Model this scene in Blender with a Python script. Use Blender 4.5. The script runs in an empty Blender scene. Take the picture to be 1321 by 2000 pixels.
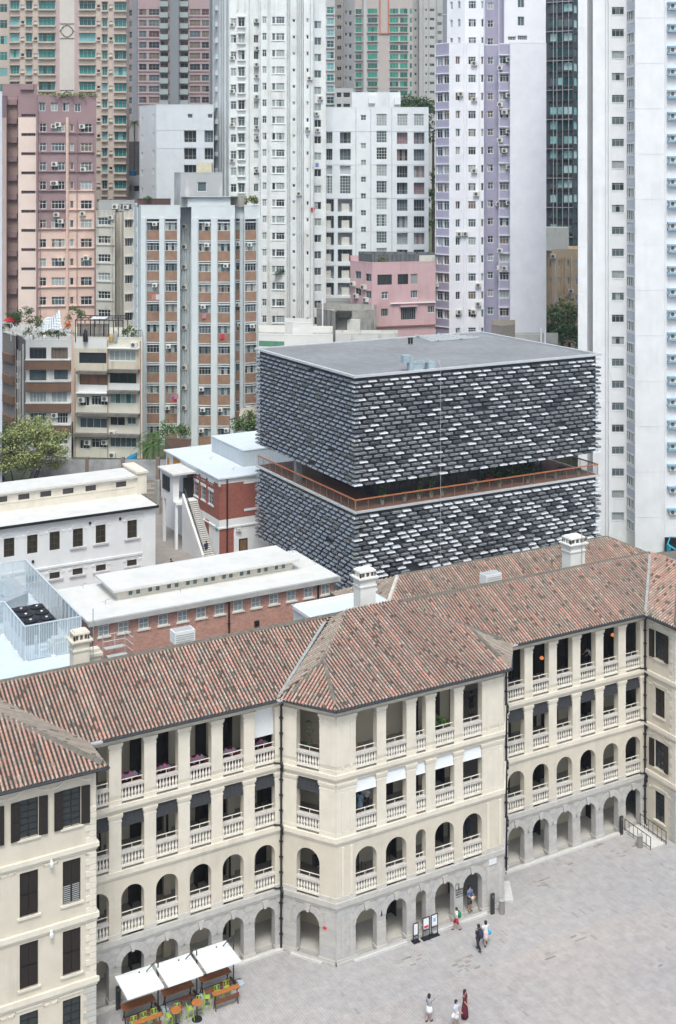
import bpy, math, random
from math import sin, cos, tan, radians, pi, sqrt, atan2
from mathutils import Vector, Matrix
random.seed(11)
SC = bpy.context.scene
COL = SC.collection
# ---------------------------------------------------------------- camera
F_PX, CX, YH, CAMH, TH = 2394.0, 660.0, 347.0, 50.0, radians(29.2)
CT, ST = cos(TH), sin(TH)
cam_d = bpy.data.cameras.new('camera')
cam = bpy.data.objects.new('camera', cam_d); COL.objects.link(cam)
cam.location = (0, 0, CAMH)
cam.rotation_euler = (radians(90), 0, -TH)
cam_d.sensor_fit = 'HORIZONTAL'; cam_d.sensor_width = 36
cam_d.lens = F_PX / 1321 * 36
cam_d.shift_y = -(1000 - YH) / 1321
cam_d.clip_start = 1; cam_d.clip_end = 3000
SC.camera = cam
# ---------------------------------------------------------------- world, sun, exposure
SUN_EL, SUN_AZ = radians(60), radians(207)     # azimuth clockwise from +Y : the sun is behind the camera, veiled by cloud
w = bpy.data.worlds.new('World'); SC.world = w; w.use_nodes = True
nt = w.node_tree; bg = nt.nodes['Background']
sky = nt.nodes.new('ShaderNodeTexSky'); sky.sky_type = 'NISHITA'; sky.sun_disc = False
sky.sun_elevation = SUN_EL; sky.sun_rotation = SUN_AZ
sky.air_density = 1.0; sky.dust_density = 6.0; sky.ozone_density = 1.0
hs = nt.nodes.new('ShaderNodeHueSaturation'); hs.inputs['Saturation'].default_value = 1.2
nt.links.new(sky.outputs[0], hs.inputs['Color']); tn = nt.nodes.new('ShaderNodeMix'); tn.data_type = 'RGBA'; tn.blend_type = 'MULTIPLY'; tn.inputs[0].default_value = 1; tn.inputs[7].default_value = (.89, 1, 1.01, 1)   # grey cloud veil
nt.links.new(hs.outputs[0], tn.inputs[6]); nt.links.new(tn.outputs[2], bg.inputs['Color'])
bg.inputs['Strength'].default_value = 0.15
sl = bpy.data.lights.new('sun', 'SUN'); sl.energy = 1.35; sl.angle = radians(15); sl.color = (.955, .985, 1)
so = bpy.data.objects.new('sun', sl); COL.objects.link(so)
dirv = Vector((sin(SUN_AZ) * cos(SUN_EL), cos(SUN_AZ) * cos(SUN_EL), sin(SUN_EL)))
so.rotation_euler = dirv.to_track_quat('Z', 'Y').to_euler(); so.location = (0, 0, 120)
SC.view_settings.view_transform = 'Standard'; SC.view_settings.look = 'None'
SC.view_settings.exposure = 0.45; SC.view_settings.gamma = 1
SC.view_settings.use_curve_mapping = False

# ---------------------------------------------------------------- surveying helpers (world X runs along the facades, Y away from the yard)
def W(px, d):
    x = (px - CX) / F_PX * d
    return (x * CT + d * ST, -x * ST + d * CT)
def atZ(px, py, z):
    return W(px, F_PX * (CAMH - z) / (py - YH))
def atY(px, py, Y):
    t = (px - CX) / F_PX; d = Y / (CT - t * ST)
    return W(px, d)[0], CAMH - (py - YH) * d / F_PX
def atX(px, py, X):
    t = (px - CX) / F_PX; d = X / (t * CT + ST)
    return W(px, d)[1], CAMH - (py - YH) * d / F_PX
def zat(py, d): return CAMH - (py - YH) * d / F_PX

# ---------------------------------------------------------------- materials
MATS = {}
def mat(name, col, rough=.85, var=.08, scale=1.5, streak=0, streak_col=None, metal=0, bump=0, bscale=20, attr=False, spec=.4, emit=None, alpha=1, brick=None):
    if name in MATS: return MATS[name]
    m = bpy.data.materials.new(name); m.use_nodes = True; MATS[name] = m
    n = m.node_tree.nodes; l = m.node_tree.links; b = n['Principled BSDF']
    b.inputs['Roughness'].default_value = rough; b.inputs['Metallic'].default_value = metal
    b.inputs['Specular IOR Level'].default_value = spec
    m.diffuse_color = (*col, 1)
    geo = n.new('ShaderNodeNewGeometry')
    if attr:
        a = n.new('ShaderNodeAttribute'); a.attribute_name = 'Col'; base = a.outputs['Color']
    else:
        r = n.new('ShaderNodeRGB'); r.outputs[0].default_value = (*col, 1); base = r.outputs[0]
    if brick:
        bw, bh, mort, mcol, bvar = brick
        sep = n.new('ShaderNodeSeparateXYZ'); l.new(geo.outputs['Position'], sep.inputs[0])
        ad = n.new('ShaderNodeMath'); ad.operation = 'ADD'; l.new(sep.outputs[0], ad.inputs[0]); l.new(sep.outputs[1], ad.inputs[1])
        cb = n.new('ShaderNodeCombineXYZ'); l.new(ad.outputs[0], cb.inputs[0]); l.new(sep.outputs[2], cb.inputs[1])
        bt = n.new('ShaderNodeTexBrick'); l.new(cb.outputs[0], bt.inputs['Vector'])
        bt.inputs['Scale'].default_value = 1; bt.inputs['Brick Width'].default_value = bw; bt.inputs['Row Height'].default_value = bh
        bt.inputs['Mortar Size'].default_value = mort; bt.inputs['Mortar'].default_value = (*mcol, 1)
        bt.inputs['Color1'].default_value = (*[c * (1 - bvar) for c in col], 1); bt.inputs['Color2'].default_value = (*[min(1, c * (1 + bvar)) for c in col], 1)
        base = bt.outputs['Color']
    if var > 0:
        nz = n.new('ShaderNodeTexNoise'); nz.inputs['Scale'].default_value = scale; nz.inputs['Detail'].default_value = 5; nz.inputs['Roughness'].default_value = .65
        l.new(geo.outputs['Position'], nz.inputs['Vector'])
        mr = n.new('ShaderNodeMapRange'); mr.inputs['From Min'].default_value = .3; mr.inputs['From Max'].default_value = .7
        mr.inputs['To Min'].default_value = 1 - var; mr.inputs['To Max'].default_value = 1 + var * .6
        l.new(nz.outputs[0], mr.inputs[0])
        mx = n.new('ShaderNodeMix'); mx.data_type = 'RGBA'; mx.blend_type = 'MULTIPLY'; mx.inputs[0].default_value = 1
        l.new(base, mx.inputs[6]); l.new(mr.outputs[0], mx.inputs[7]); base = mx.outputs[2]
    if streak > 0:
        mp = n.new('ShaderNodeMapping'); mp.inputs['Scale'].default_value = (1.6, 1.6, .09); l.new(geo.outputs['Position'], mp.inputs[0])
        nz = n.new('ShaderNodeTexNoise'); nz.inputs['Scale'].default_value = 1; nz.inputs['Detail'].default_value = 6; nz.inputs['Roughness'].default_value = .7
        l.new(mp.outputs[0], nz.inputs['Vector'])
        n2 = n.new('ShaderNodeTexNoise'); n2.inputs['Scale'].default_value = .35; n2.inputs['Detail'].default_value = 3; l.new(geo.outputs['Position'], n2.inputs['Vector'])
        mm = n.new('ShaderNodeMath'); mm.operation = 'MULTIPLY'; l.new(nz.outputs[0], mm.inputs[0]); l.new(n2.outputs[0], mm.inputs[1])
        mr = n.new('ShaderNodeMapRange'); mr.inputs['From Min'].default_value = .26; mr.inputs['From Max'].default_value = .42
        mr.inputs['To Min'].default_value = 0; mr.inputs['To Max'].default_value = streak; l.new(mm.outputs[0], mr.inputs[0])
        mx = n.new('ShaderNodeMix'); mx.data_type = 'RGBA'
        mx.inputs[7].default_value = (*(streak_col or (.16, .15, .13)), 1)
        l.new(mr.outputs[0], mx.inputs[0]); l.new(base, mx.inputs[6]); base = mx.outputs[2]
    l.new(base, b.inputs['Base Color'])
    if bump > 0:
        nz = n.new('ShaderNodeTexNoise'); nz.inputs['Scale'].default_value = bscale; nz.inputs['Detail'].default_value = 3; l.new(geo.outputs['Position'], nz.inputs['Vector'])
        bp = n.new('ShaderNodeBump'); bp.inputs['Strength'].default_value = bump; bp.inputs['Distance'].default_value = .03
        l.new(nz.outputs[0], bp.inputs['Height']); l.new(bp.outputs[0], b.inputs['Normal'])
    if alpha < 1:
        b.inputs['Alpha'].default_value = alpha
    if emit:
        b.inputs['Emission Color'].default_value = (*emit, 1); b.inputs['Emission Strength'].default_value = 1
    return m
M = mat
cream = M('cream_render', (.60, .545, .455), .85, .08, .8, streak=.4, streak_col=(.38, .35, .31), bump=.15)
cream_trim = M('cream_trim', (.68, .625, .535), .8, .08, 1.2, streak=.3, streak_col=(.40, .37, .32))
stone = M('granite', (.45, .435, .425), .85, .14, 2.2, bump=.4, streak=.25, streak_col=(.30, .28, .26))
stone2 = M('granite_warm', (.47, .445, .42), .85, .14, 2.2, bump=.4, streak=.2, streak_col=(.30, .28, .26))
stone3 = M('granite_light', (.475, .455, .43), .85, .10, 2.2, bump=.4)
stone_trim = M('granite_trim', (.48, .46, .435), .8, .12, 2, bump=.3, streak=.2, streak_col=(.3, .28, .26))
joint = M('mortar_joint', (.41, .395, .38), .95, .1, 3)
baluster_m = M('baluster_plaster', (.70, .66, .60), .75, .1, 3)
coping_m = M('coping_stone', (.52, .49, .46), .8, .15, 2)
rail_m = M('handrail_cream', (.75, .72, .63), .5, 0)
interior = M('corridor_plaster', (.58, .52, .40), .9, .06, 1)
tilefloor = M('corridor_floor', (.30, .27, .25), .7, .1, 1.5)
darkwood = M('dark_shutter_paint', (.022, .016, .014), .55, .15, 3, spec=.3)
black = M('black_paint', (.014, .015, .018), .45, .1, 3)
gutter_m = M('gutter_iron', (.03, .036, .045), .5, .2, 3)
zinc = M('zinc_flashing', (.50, .52, .53), .55, .15, 2, metal=.2)
tile_m = M('roof_tile', (.5, .27, .18), .9, .12, 4, attr=True, bump=.4, bscale=30)
mortar = M('ridge_mortar', (.17, .155, .13), .95, .28, 2.5, bump=.5)
white = M('white_paint', (.70, .705, .71), .75, .07, .6, streak=.25, streak_col=(.55, .56, .56))
whiter = M('white_roof_coating', (.74, .745, .73), .8, .08, .7, streak=0)
creamroof = M('cream_roof_coating', (.62, .61, .585), .85, .10, .7, bump=.1)
brick = M('red_brick', (.46, .22, .165), .9, .10, 1.2, brick=(.23, .085, .010, (.42, .33, .29), .22), streak=.35, streak_col=(.44, .27, .22))
brick2 = M('dark_red_brick', (.30, .085, .06), .9, .10, 1.2, brick=(.23, .085, .009, (.28, .15, .12), .18))
glass_d = M('glass_dark', (.022, .03, .034), .08, .1, 1, spec=.6)
glass_m = M('glass_mid', (.09, .125, .14), .12, .2, .9, spec=.7)
glass_l = M('glass_curtained', (.33, .37, .37), .25, .2, 1.5, spec=.6)
glass_t = M('glass_teal', (.02, .19, .18), .1, .3, .5, spec=.8)
glass_t2 = M('glass_teal_dark', (.01, .07, .075), .1, .3, .5, spec=.8)
glass_b = M('glass_brown_curtain', (.17, .13, .10), .3, .2, 2, spec=.5)
frame_w = M('window_frame_white', (.70, .71, .71), .6, 0)
frame_d = M('window_frame_dark', (.05, .048, .05), .6, 0)
frame_g = M('window_frame_grey', (.33, .34, .34), .6, 0)
ac_white = M('air_conditioner_casing', (.62, .61, .57), .6, .1, 3)
ac_dark = M('air_conditioner_grille', (.10, .10, .10), .7, .1, 6)
concrete = M('concrete', (.38, .38, .365), .9, .15, .8, bump=.3, streak=.5, streak_col=(.13, .13, .12))
leaf1 = M('leaf_yellow_green', (.24, .25, .055), .75, .35, 1.2)
leaf2 = M('leaf_green', (.10, .175, .045), .75, .35, 1.2)
leaf3 = M('leaf_deep_green', (.045, .10, .03), .75, .3, 1.2)
bark = M('bark', (.10, .075, .055), .95, .3, 5, bump=.6)

# ---------------------------------------------------------------- mesh builder
class MB:
    def __init__(s): s.v = []; s.f = []; s.m = []; s.c = []
    def face(s, pts, m=0, c=None):
        b = len(s.v); s.v.extend(pts); s.f.append(tuple(range(b, b + len(pts)))); s.m.append(m); s.c.append(c)
    def box(s, x0, y0, z0, x1, y1, z1, m=0, T=None, c=None, skip=''):
        p = [(x0, y0, z0), (x1, y0, z0), (x1, y1, z0), (x0, y1, z0), (x0, y0, z1), (x1, y0, z1), (x1, y1, z1), (x0, y1, z1)]
        if T: p = [T(*q) for q in p]
        b = len(s.v); s.v.extend(p)
        for k, q in (('b', (0, 3, 2, 1)), ('t', (4, 5, 6, 7)), ('f', (0, 1, 5, 4)), ('r', (1, 2, 6, 5)), ('k', (2, 3, 7, 6)), ('l', (3, 0, 4, 7))):
            if k in skip: continue
            s.f.append(tuple(b + i for i in q)); s.m.append(m); s.c.append(c)
    def hexa(s, p, m=0, c=None):
        b = len(s.v); s.v.extend(p)
        for q in ((0, 3, 2, 1), (4, 5, 6, 7), (0, 1, 5, 4), (1, 2, 6, 5), (2, 3, 7, 6), (3, 0, 4, 7)):
            s.f.append(tuple(b + i for i in q)); s.m.append(m); s.c.append(c)
    def prism(s, poly, z0, z1, m=0, T=None):
        n = len(poly); lo = [(x, y, z0) for x, y in poly]; hi = [(x, y, z1) for x, y in poly]
        if T: lo = [T(*q) for q in lo]; hi = [T(*q) for q in hi]
        b = len(s.v); s.v.extend(lo + hi)
        s.f.append(tuple(b + i for i in range(n - 1, -1, -1))); s.m.append(m); s.c.append(None)
        s.f.append(tuple(b + n + i for i in range(n))); s.m.append(m); s.c.append(None)
        for i in range(n):
            j = (i + 1) % n
            s.f.append((b + i, b + j, b + n + j, b + n + i)); s.m.append(m); s.c.append(None)
    def tube(s, pts, r, n=6, m=0, cap=True):
        pts = [Vector(p) for p in pts]; rings = []
        rr = r if isinstance(r, (list, tuple)) else [r] * len(pts)
        for i, p in enumerate(pts):
            d = (pts[min(i + 1, len(pts) - 1)] - pts[max(i - 1, 0)]).normalized()
            a = d.cross(Vector((0, 0, 1)))
            if a.length < .05: a = d.cross(Vector((1, 0, 0)))
            a.normalize(); b2 = d.cross(a)
            rings.append([tuple(p + (a * cos(2 * pi * k / n) + b2 * sin(2 * pi * k / n)) * rr[i]) for k in range(n)])
        b = len(s.v)
        for q in rings: s.v.extend(q)
        for i in range(len(rings) - 1):
            for k in range(n):
                k2 = (k + 1) % n
                s.f.append((b + i * n + k, b + (i + 1) * n + k, b + (i + 1) * n + k2, b + i * n + k2)); s.m.append(m); s.c.append(None)
        if cap:
            s.f.append(tuple(b + k for k in range(n))); s.m.append(m); s.c.append(None)
            e = b + (len(rings) - 1) * n
            s.f.append(tuple(e + k for k in range(n - 1, -1, -1))); s.m.append(m); s.c.append(None)
    def lathe(s, prof, n=8, cx=0, cy=0, m=0, sy=1.0):
        b = len(s.v)
        for r, z in prof:
            for k in range(n): s.v.append((cx + r * cos(2 * pi * k / n), cy + sy * r * sin(2 * pi * k / n), z))
        for i in range(len(prof) - 1):
            for k in range(n):
                k2 = (k + 1) % n
                s.f.append((b + i * n + k, b + i * n + k2, b + (i + 1) * n + k2, b + (i + 1) * n + k)); s.m.append(m); s.c.append(None)
        s.f.append(tuple(b + k for k in range(n - 1, -1, -1))); s.m.append(m); s.c.append(None)
        e = b + (len(prof) - 1) * n
        s.f.append(tuple(e + k for k in range(n))); s.m.append(m); s.c.append(None)
    def mesh(s, name, mats, smooth=False):
        me = bpy.data.meshes.new(name); me.from_pydata(s.v, [], s.f)
        if not isinstance(mats, (list, tuple)): mats = [mats]
        for q in mats: me.materials.append(q)
        if len(mats) > 1: me.polygons.foreach_set('material_index', s.m)
        if any(c is not None for c in s.c):
            ca = me.color_attributes.new('Col', 'FLOAT_COLOR', 'CORNER'); buf = []
            for f, c in zip(s.f, s.c):
                buf.extend((*(c or (.3, .3, .3)), 1.0) * len(f))
            ca.data.foreach_set('color', buf)
        if smooth: me.polygons.foreach_set('use_smooth', [True] * len(me.polygons))
        me.update(); return me
WM = {}
def put(name, me, parent=None, loc=(0, 0, 0), rz=0, scale=None, kind=None, label=None, cat=None, group=None, rot=None):
    o = bpy.data.objects.new(name, me); COL.objects.link(o)
    if rot: o.rotation_euler = rot
    else: o.rotation_euler = (0, 0, rz)
    o.location = loc
    if scale: o.scale = scale
    mw = Matrix.LocRotScale(Vector(loc), o.rotation_euler, Vector(scale) if scale else None)
    if parent:
        o.parent = parent; o.matrix_parent_inverse = WM[parent.name].inverted()
    WM[o.name] = mw
    if kind: o['kind'] = kind
    if label: o['label'] = label
    if cat: o['category'] = cat
    if group: o['group'] = group
    return o
def thing(name, label, cat, loc=(0, 0, 0), group=None, rz=0):
    return put(name, None, None, loc, rz, label=label, cat=cat, group=group)
def build(name, mb, mats, parent=None, kind=None, label=None, smooth=False, cat=None, group=None):
    return put(name, mb.mesh(name, mats, smooth), parent, kind=kind, label=label, cat=cat, group=group)
def children(o): return [c for c in bpy.data.objects if c.parent == o]
def copy_tree(o, loc, rz=0, label=None):
    def rec(a, par):
        c = a.copy(); COL.objects.link(c)
        if par: c.parent = par; c.matrix_parent_inverse = a.matrix_parent_inverse.copy()
        for ch in kids.get(a.name, []): rec(ch, c)
        return c
    kids = {}
    for q in bpy.data.objects:
        if q.parent: kids.setdefault(q.parent.name, []).append(q)
    r = rec(o, None); r.location = loc; r.rotation_euler = (0, 0, rz)
    if label: r['label'] = label
    WM[r.name] = Matrix.LocRotScale(Vector(loc), r.rotation_euler, None)
    return r
class Fr:
    """a facade frame: u along the wall (left to right seen from outside), v into the building, z up"""
    def __init__(s, p0, p1):
        s.o = p0; dx, dy = p1[0] - p0[0], p1[1] - p0[1]; s.L = sqrt(dx * dx + dy * dy)
        s.c, s.s = dx / s.L, dy / s.L; s.ang = atan2(dy, dx)
    def p(s, u, v, z): return (s.o[0] + u * s.c - v * s.s, s.o[1] + u * s.s + v * s.c, z)
    def upx(s, px):
        a, b = W(px, 1.0)
        # ray t*(a,b) meets o + u*(c,s)
        det = a * s.s - b * s.c
        return (b * s.o[0] - a * s.o[1]) / det
BOXC = {}
def pbox(name, parent, fr, u0, u1, v0, v1, z0, z1, m, kind=None, label=None):
    """a box part whose mesh is shared between equal sizes"""
    w_, d_, h_ = round(u1 - u0, 2), round(v1 - v0, 2), round(z1 - z0, 2)
    k = (name, w_, d_, h_, m.name)
    if k not in BOXC:
        b = MB(); b.box(0, 0, 0, w_, d_, h_); BOXC[k] = b.mesh(name, m)
    return put(name, BOXC[k], parent, fr.p(u0, v0, z0), fr.ang, kind=kind, label=label)

# ---------------------------------------------------------------- windows (shared meshes)
WC = {}
def window_mesh(w, h, nx=2, nz=1, fm=frame_w, gm=glass_m, gm2=None, fb=.07, rec=.14, tr=None):
    k = (round(w, 1), round(h, 1), nx, nz, fm.name, gm.name, gm2.name if gm2 else '', tr, rec)
    if k in WC: return WC[k]
    w, h = k[0], k[1]; b = MB()
    b.box(0, rec - .07, 0, w, rec, fb); b.box(0, rec - .07, h - fb, w, rec, h)
    b.box(0, rec - .07, fb, fb, rec, h - fb); b.box(w - fb, rec - .07, fb, w, rec, h - fb)
    t = fb * .7
    for i in range(1, nx): b.box(w * i / nx - t / 2, rec - .06, fb, w * i / nx + t / 2, rec, h - fb)
    zs = [h * j / nz for j in range(1, nz)] + ([h * tr] if tr else [])
    for z in zs: b.box(fb, rec - .055, z - t / 2, w - fb, rec, z + t / 2)
    for i in range(nx):
        g = 1 if (i % 2 == 0 or not gm2) else 2
        b.face([(w * i / nx, rec - .02, 0), (w * (i + 1) / nx, rec - .02, 0), (w * (i + 1) / nx, rec - .02, h), (w * i / nx, rec - .02, h)], g)
    WC[k] = b.mesh('window', [fm, gm, gm2 or gm]); return WC[k]
def ac_mesh():
    if 'ac' in WC: return WC['ac']
    b = MB(); b.box(-.42, -.38, 0, .42, 0, .62)
    b.lathe([(.24, 0), (.24, .02)], 10, 0, 0, 1)
    n = len(b.v) - 20
    for i in range(n, len(b.v)):
        x, y, z = b.v[i]; b.v[i] = (x - .08, -.385 - z, y + .31)
    b.box(-.38, -.30, -.06, -.32, 0, 0, 1); b.box(.32, -.30, -.06, .38, 0, 0, 1)
    WC['ac'] = b.mesh('air_conditioner', [ac_white, ac_dark]); return WC['ac']

# ---------------------------------------------------------------- wall sheets with square holes
def wall_cells(mb, fr, u0, u1, z0, z1, holes, m=0, rev=.25, paint=None, v=0.0, revm=None):
    us = sorted({u0, u1, *[min(max(h[0], u0), u1) for h in holes], *[min(max(h[1], u0), u1) for h in holes]} | ({p[i] for p in (paint or []) for i in (0, 1) if u0 < p[i] < u1}))
    zs = sorted({z0, z1, *[min(max(h[2], z0), z1) for h in holes], *[min(max(h[3], z0), z1) for h in holes]} | ({p[i] for p in (paint or []) for i in (2, 3) if z0 < p[i] < z1}))
    for j in range(len(zs) - 1):
        za, zb = zs[j], zs[j + 1]; zc = (za + zb) / 2; run = None
        hj = [h for h in holes if h[2] < zc < h[3]]; pj = [p for p in (paint or []) if p[2] < zc < p[3]]
        for i in range(len(us) - 1):
            uc = (us[i] + us[i + 1]) / 2
            mm = None if any(h[0] < uc < h[1] for h in hj) else m
            if mm is not None:
                for p in pj:
                    if p[0] < uc < p[1]: mm = p[4]
            if run and run[1] == mm: run[2] = us[i + 1]
            else:
                if run and run[1] is not None: mb.face([fr.p(run[0], v, za), fr.p(run[2], v, za), fr.p(run[2], v, zb), fr.p(run[0], v, zb)], run[1])
                run = [us[i], mm, us[i + 1]]
        if run and run[1] is not None: mb.face([fr.p(run[0], v, za), fr.p(run[2], v, za), fr.p(run[2], v, zb), fr.p(run[0], v, zb)], run[1])
    for h in holes:
        a, b, c, d = h[:4]; r = h[4] if len(h) > 4 and h[4] else rev
        k = m if revm is None else revm
        mb.face([fr.p(a, v, c), fr.p(b, v, c), fr.p(b, v + r, c), fr.p(a, v + r, c)], k)
        mb.face([fr.p(a, v + r, d), fr.p(b, v + r, d), fr.p(b, v, d), fr.p(a, v, d)], k)
        mb.face([fr.p(a, v, c), fr.p(a, v + r, c), fr.p(a, v + r, d), fr.p(a, v, d)], k)
        mb.face([fr.p(b, v + r, c), fr.p(b, v, c), fr.p(b, v, d), fr.p(b, v + r, d)], k)
# ================================================================ the ground
def hill(d, X):
    if d < 149: return 9.0 if X < 87.9 else 3.0
    if X > 100 and d < 190: return 3.0
    if d < 215: return 13.0
    return 13.0 + (d - 215) * .16 if d < 430 else 47.0
g = MB(); g.box(-900, -700, -1.2, 900, 84.0, -.02)
build('courtyard_ground', g, M('paving_bed', (.33, .32, .31), .95, .15, 1.2, bump=.3), kind='structure')
g = MB(); g.box(-20, 84.0, -1.2, 88, 150, 9.0)
yard_m = M('yard_paving', (.44, .38, .34), .9, .18, .9, bump=.3, brick=(.5, .5, .012, (.30, .27, .25), .1))
build('upper_yard_terrace', g, yard_m, kind='structure')
g = MB(); N = 40
def gp(i, j):
    d = 149.5 + (i / N) ** 1.6 * 900; x = (-1 + 2 * j / N) * (330 + i * 20)
    X, Y = x * CT + d * ST, -x * ST + d * CT
    return (X, Y, hill(d, 0 if i else 0) - (.02 if i else 0) if not (X > 92 and d < 185) else 2.98)
for i in range(N):
    for j in range(N): g.face([gp(i, j), gp(i, j + 1), gp(i + 1, j + 1), gp(i + 1, j)])
build('hillside', g, M('hillside_soil', (.10, .11, .065), .95, .4, .3, bump=.5), kind='structure')
g = MB(); g.box(88, 84, -1, 240, 230, 2.9)
build('lane_ground', g, M('lane_asphalt', (.07, .07, .07), .95, .15, .8), kind='structure')

# pavers in the parade ground: every slab a raised stone with its own tone, laid long side away from the facade
g = MB(); rp = random.Random(5)
DRAIN_Y = 63.3
bx = 21.0; nrow = 0
x = 21.0
while x < 78:
    wd = .15 + rp.random() * .04; y = 49.5 + rp.random() * .4
    while y < 71.0:
        ln = .38 + rp.random() * .34
        y2 = min(y + ln, 71.05)
        if y < DRAIN_Y < y2: y2 = DRAIN_Y - .02
        # visible part only
        d = x * ST + y * CT; px = CX + F_PX * (x * CT - y * ST) / d; py = YH + F_PX * CAMH / d
        if px < 1350 and px > 150 and py < 2040 and not (x > 67.2 and y > 67.6):
            big = .5 + .5 * sin(x * .31 + 1.3 * sin(y * .22)) * cos(y * .35 + .7 * sin(x * .19))
            r = rp.random(); b_ = .34 + .026 * (rp.random() - .5) + .035 * big
            wm = (.03 if y < DRAIN_Y else .010) * (.4 + big) + .018 * (rp.random() - .5)
            if r < .008: b_ *= .82
            c = (b_ + wm * .9 + .005, b_ - .004 + wm * .1, b_ + .004 - wm * .5)
            z = -.003 + rp.random() * .006; gap = .004
            g.box(x + gap, y + gap, -.05, x + wd - gap, y2 - gap, z, c=c, skip='b')
        y = y2 + (.04 if abs(y2 - DRAIN_Y + .02) < .001 else 0)
    x += wd
build('courtyard_pavers', g, M('paver_granite', (.38, .36, .34), .8, .16, 1.3, attr=True, bump=.25, bscale=25), kind='stuff',
      label='long grey and pinkish granite slabs paving the courtyard', cat='paving')
# re-laid dark paver patches with drains
patches = [(1165, 1650, .9, .7), (1215, 1668, .8, .6), (1100, 1690, 1.0, .7), (1058, 1725, 1.0, .8), (1070, 1865, 1.0, .8), (1130, 1832, 1.0, .5), (1285, 1882, 1.2, .6), (800, 1878, 1.6, .9), (905, 1890, 2.1, 1.6), (1237, 1650, .7, .5), (1195, 1660, .6, .4)]
for px, py, wx, wy in patches:
    X, Y = atZ(px, py, 0); g = MB(); rr = random.Random(int(px))
    yy = Y - wy / 2; k = 0
    while yy < Y + wy / 2:
        xx = X - wx / 2 + rr.random() * .1
        while xx < X + wx / 2:
            l2 = .3 + rr.random() * .25; t = .20 + .16 * rr.random()
            if rr.random() < .4: g.box(xx, yy, -.03, xx + l2 - .02, yy + .12, .012, c=(t * 1.06, t * .97, t * .9), skip='b')
            xx += l2
        yy += .15
    build('relaid_paving', g, MATS['paver_granite'], kind='stuff')
g = MB(); g.box(25, DRAIN_Y - .02, -.03, 78, DRAIN_Y + .02, .0)
build('drain_slot', g, joint, kind='structure')

# ================================================================ the colonnaded building
main = thing('colonnaded_building', 'long cream four storey building with arcaded verandas, granite ground floor and red tiled roof', 'building', (44, 74, 0))
PL = [(-12, 67.9), (22.1, 67.9), (22.1, 71.2), (35.55, 71.2), (37.8, 67.9), (50.95, 67.9), (53.5, 71.2), (67.0, 71.2), (67.0, 67.9), (84, 67.9)]
def offs(P, o):
    """offset polyline; o>0 goes into the building"""
    out = []
    for i, p in enumerate(P):
        ns = []
        for a, b in ((i - 1, i), (i, i + 1)):
            if 0 <= a and b < len(P):
                dx, dy = P[b][0] - P[a][0], P[b][1] - P[a][1]; L = sqrt(dx * dx + dy * dy); ns.append((-dy / L, dx / L))
        if len(ns) == 1: n = ns[0]; out.append((p[0] + n[0] * o, p[1] + n[1] * o))
        else:
            a, b = ns; k = o / (1 + a[0] * b[0] + a[1] * b[1]); out.append((p[0] + (a[0] + b[0]) * k, p[1] + (a[1] + b[1]) * k))
    return out
def sweep(mb, P, oo, oi, z0, z1, i0=0, i1=None, m=0, top=0):
    A, B = offs(P, oo), offs(P, oi)
    for i in range(i0, i1 if i1 is not None else len(P) - 1):
        a, b, c, d = A[i], A[i + 1], B[i + 1], B[i]
        mb.hexa([(*a, z0), (*b, z0), (*c, z0), (*d, z0), (*a, z1), (*b, z1), (*c, z1), (*d, z1)], m)
VP = [PL[i] for i in range(2, 8)]      # the veranda line
def coursed(name, z0, z1, proj, mt, P=PL, i0=0, i1=None):
    for i in range(i0, i1 if i1 is not None else len(P) - 1):
        b = MB(); sweep(b, P, -proj, .05, z0 + (z1 - z0) * .35, z1, i, i + 1); sweep(b, P, -proj * .45, .05, z0, z0 + (z1 - z0) * .35, i, i + 1)
        build(name, b, mt, main)
coursed('string_course', 3.46, 3.98, .13, stone_trim, PL, 2, 7)
coursed('string_course', 7.62, 8.08, .15, cream_trim)
coursed('string_course', 11.68, 12.08, .15, cream_trim)
coursed('string_course', 3.95, 4.42, .15, cream_trim, PL, 0, 1); coursed('string_course', 3.95, 4.42, .15, cream_trim, PL, 7, 9)
coursed('eaves_cornice', 16.02, 16.3, .12, cream_trim)
for nm, z0, z1, a, b, mt in (('veranda_floor', 3.9, 4.1, .5, 3.2, tilefloor), ('veranda_floor', 7.98, 8.18, .5, 3.2, tilefloor), ('veranda_floor', 12.0, 12.2, .5, 3.2, tilefloor), ('veranda_ceiling', 15.95, 16.1, .5, 3.2, interior)):
    q = MB(); sweep(q, VP, a, b, z0, z1); build(nm, q, mt, main)
q = MB(); sweep(q, VP, .45, 3.2, -.02, .15); build('arcade_floor', q, stone3, main)
for z0, z1 in ((.15, 3.9), (4.1, 7.98), (8.18, 12.0), (12.2, 15.95)):
    q = MB(); sweep(q, VP, 3.0, 3.25, z0, z1); build('inner_wall', q, interior, main)
for z in (3.88, 7.96, 11.98): q = MB(); sweep(q, VP, .5, 3.0, z - .02, z + .0); build('veranda_ceiling', q, interior, main)
q = MB(); sweep(q, PL, -.5, .02, 16.3, 16.36); build('eaves_soffit', q, cream_trim, main)

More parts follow.
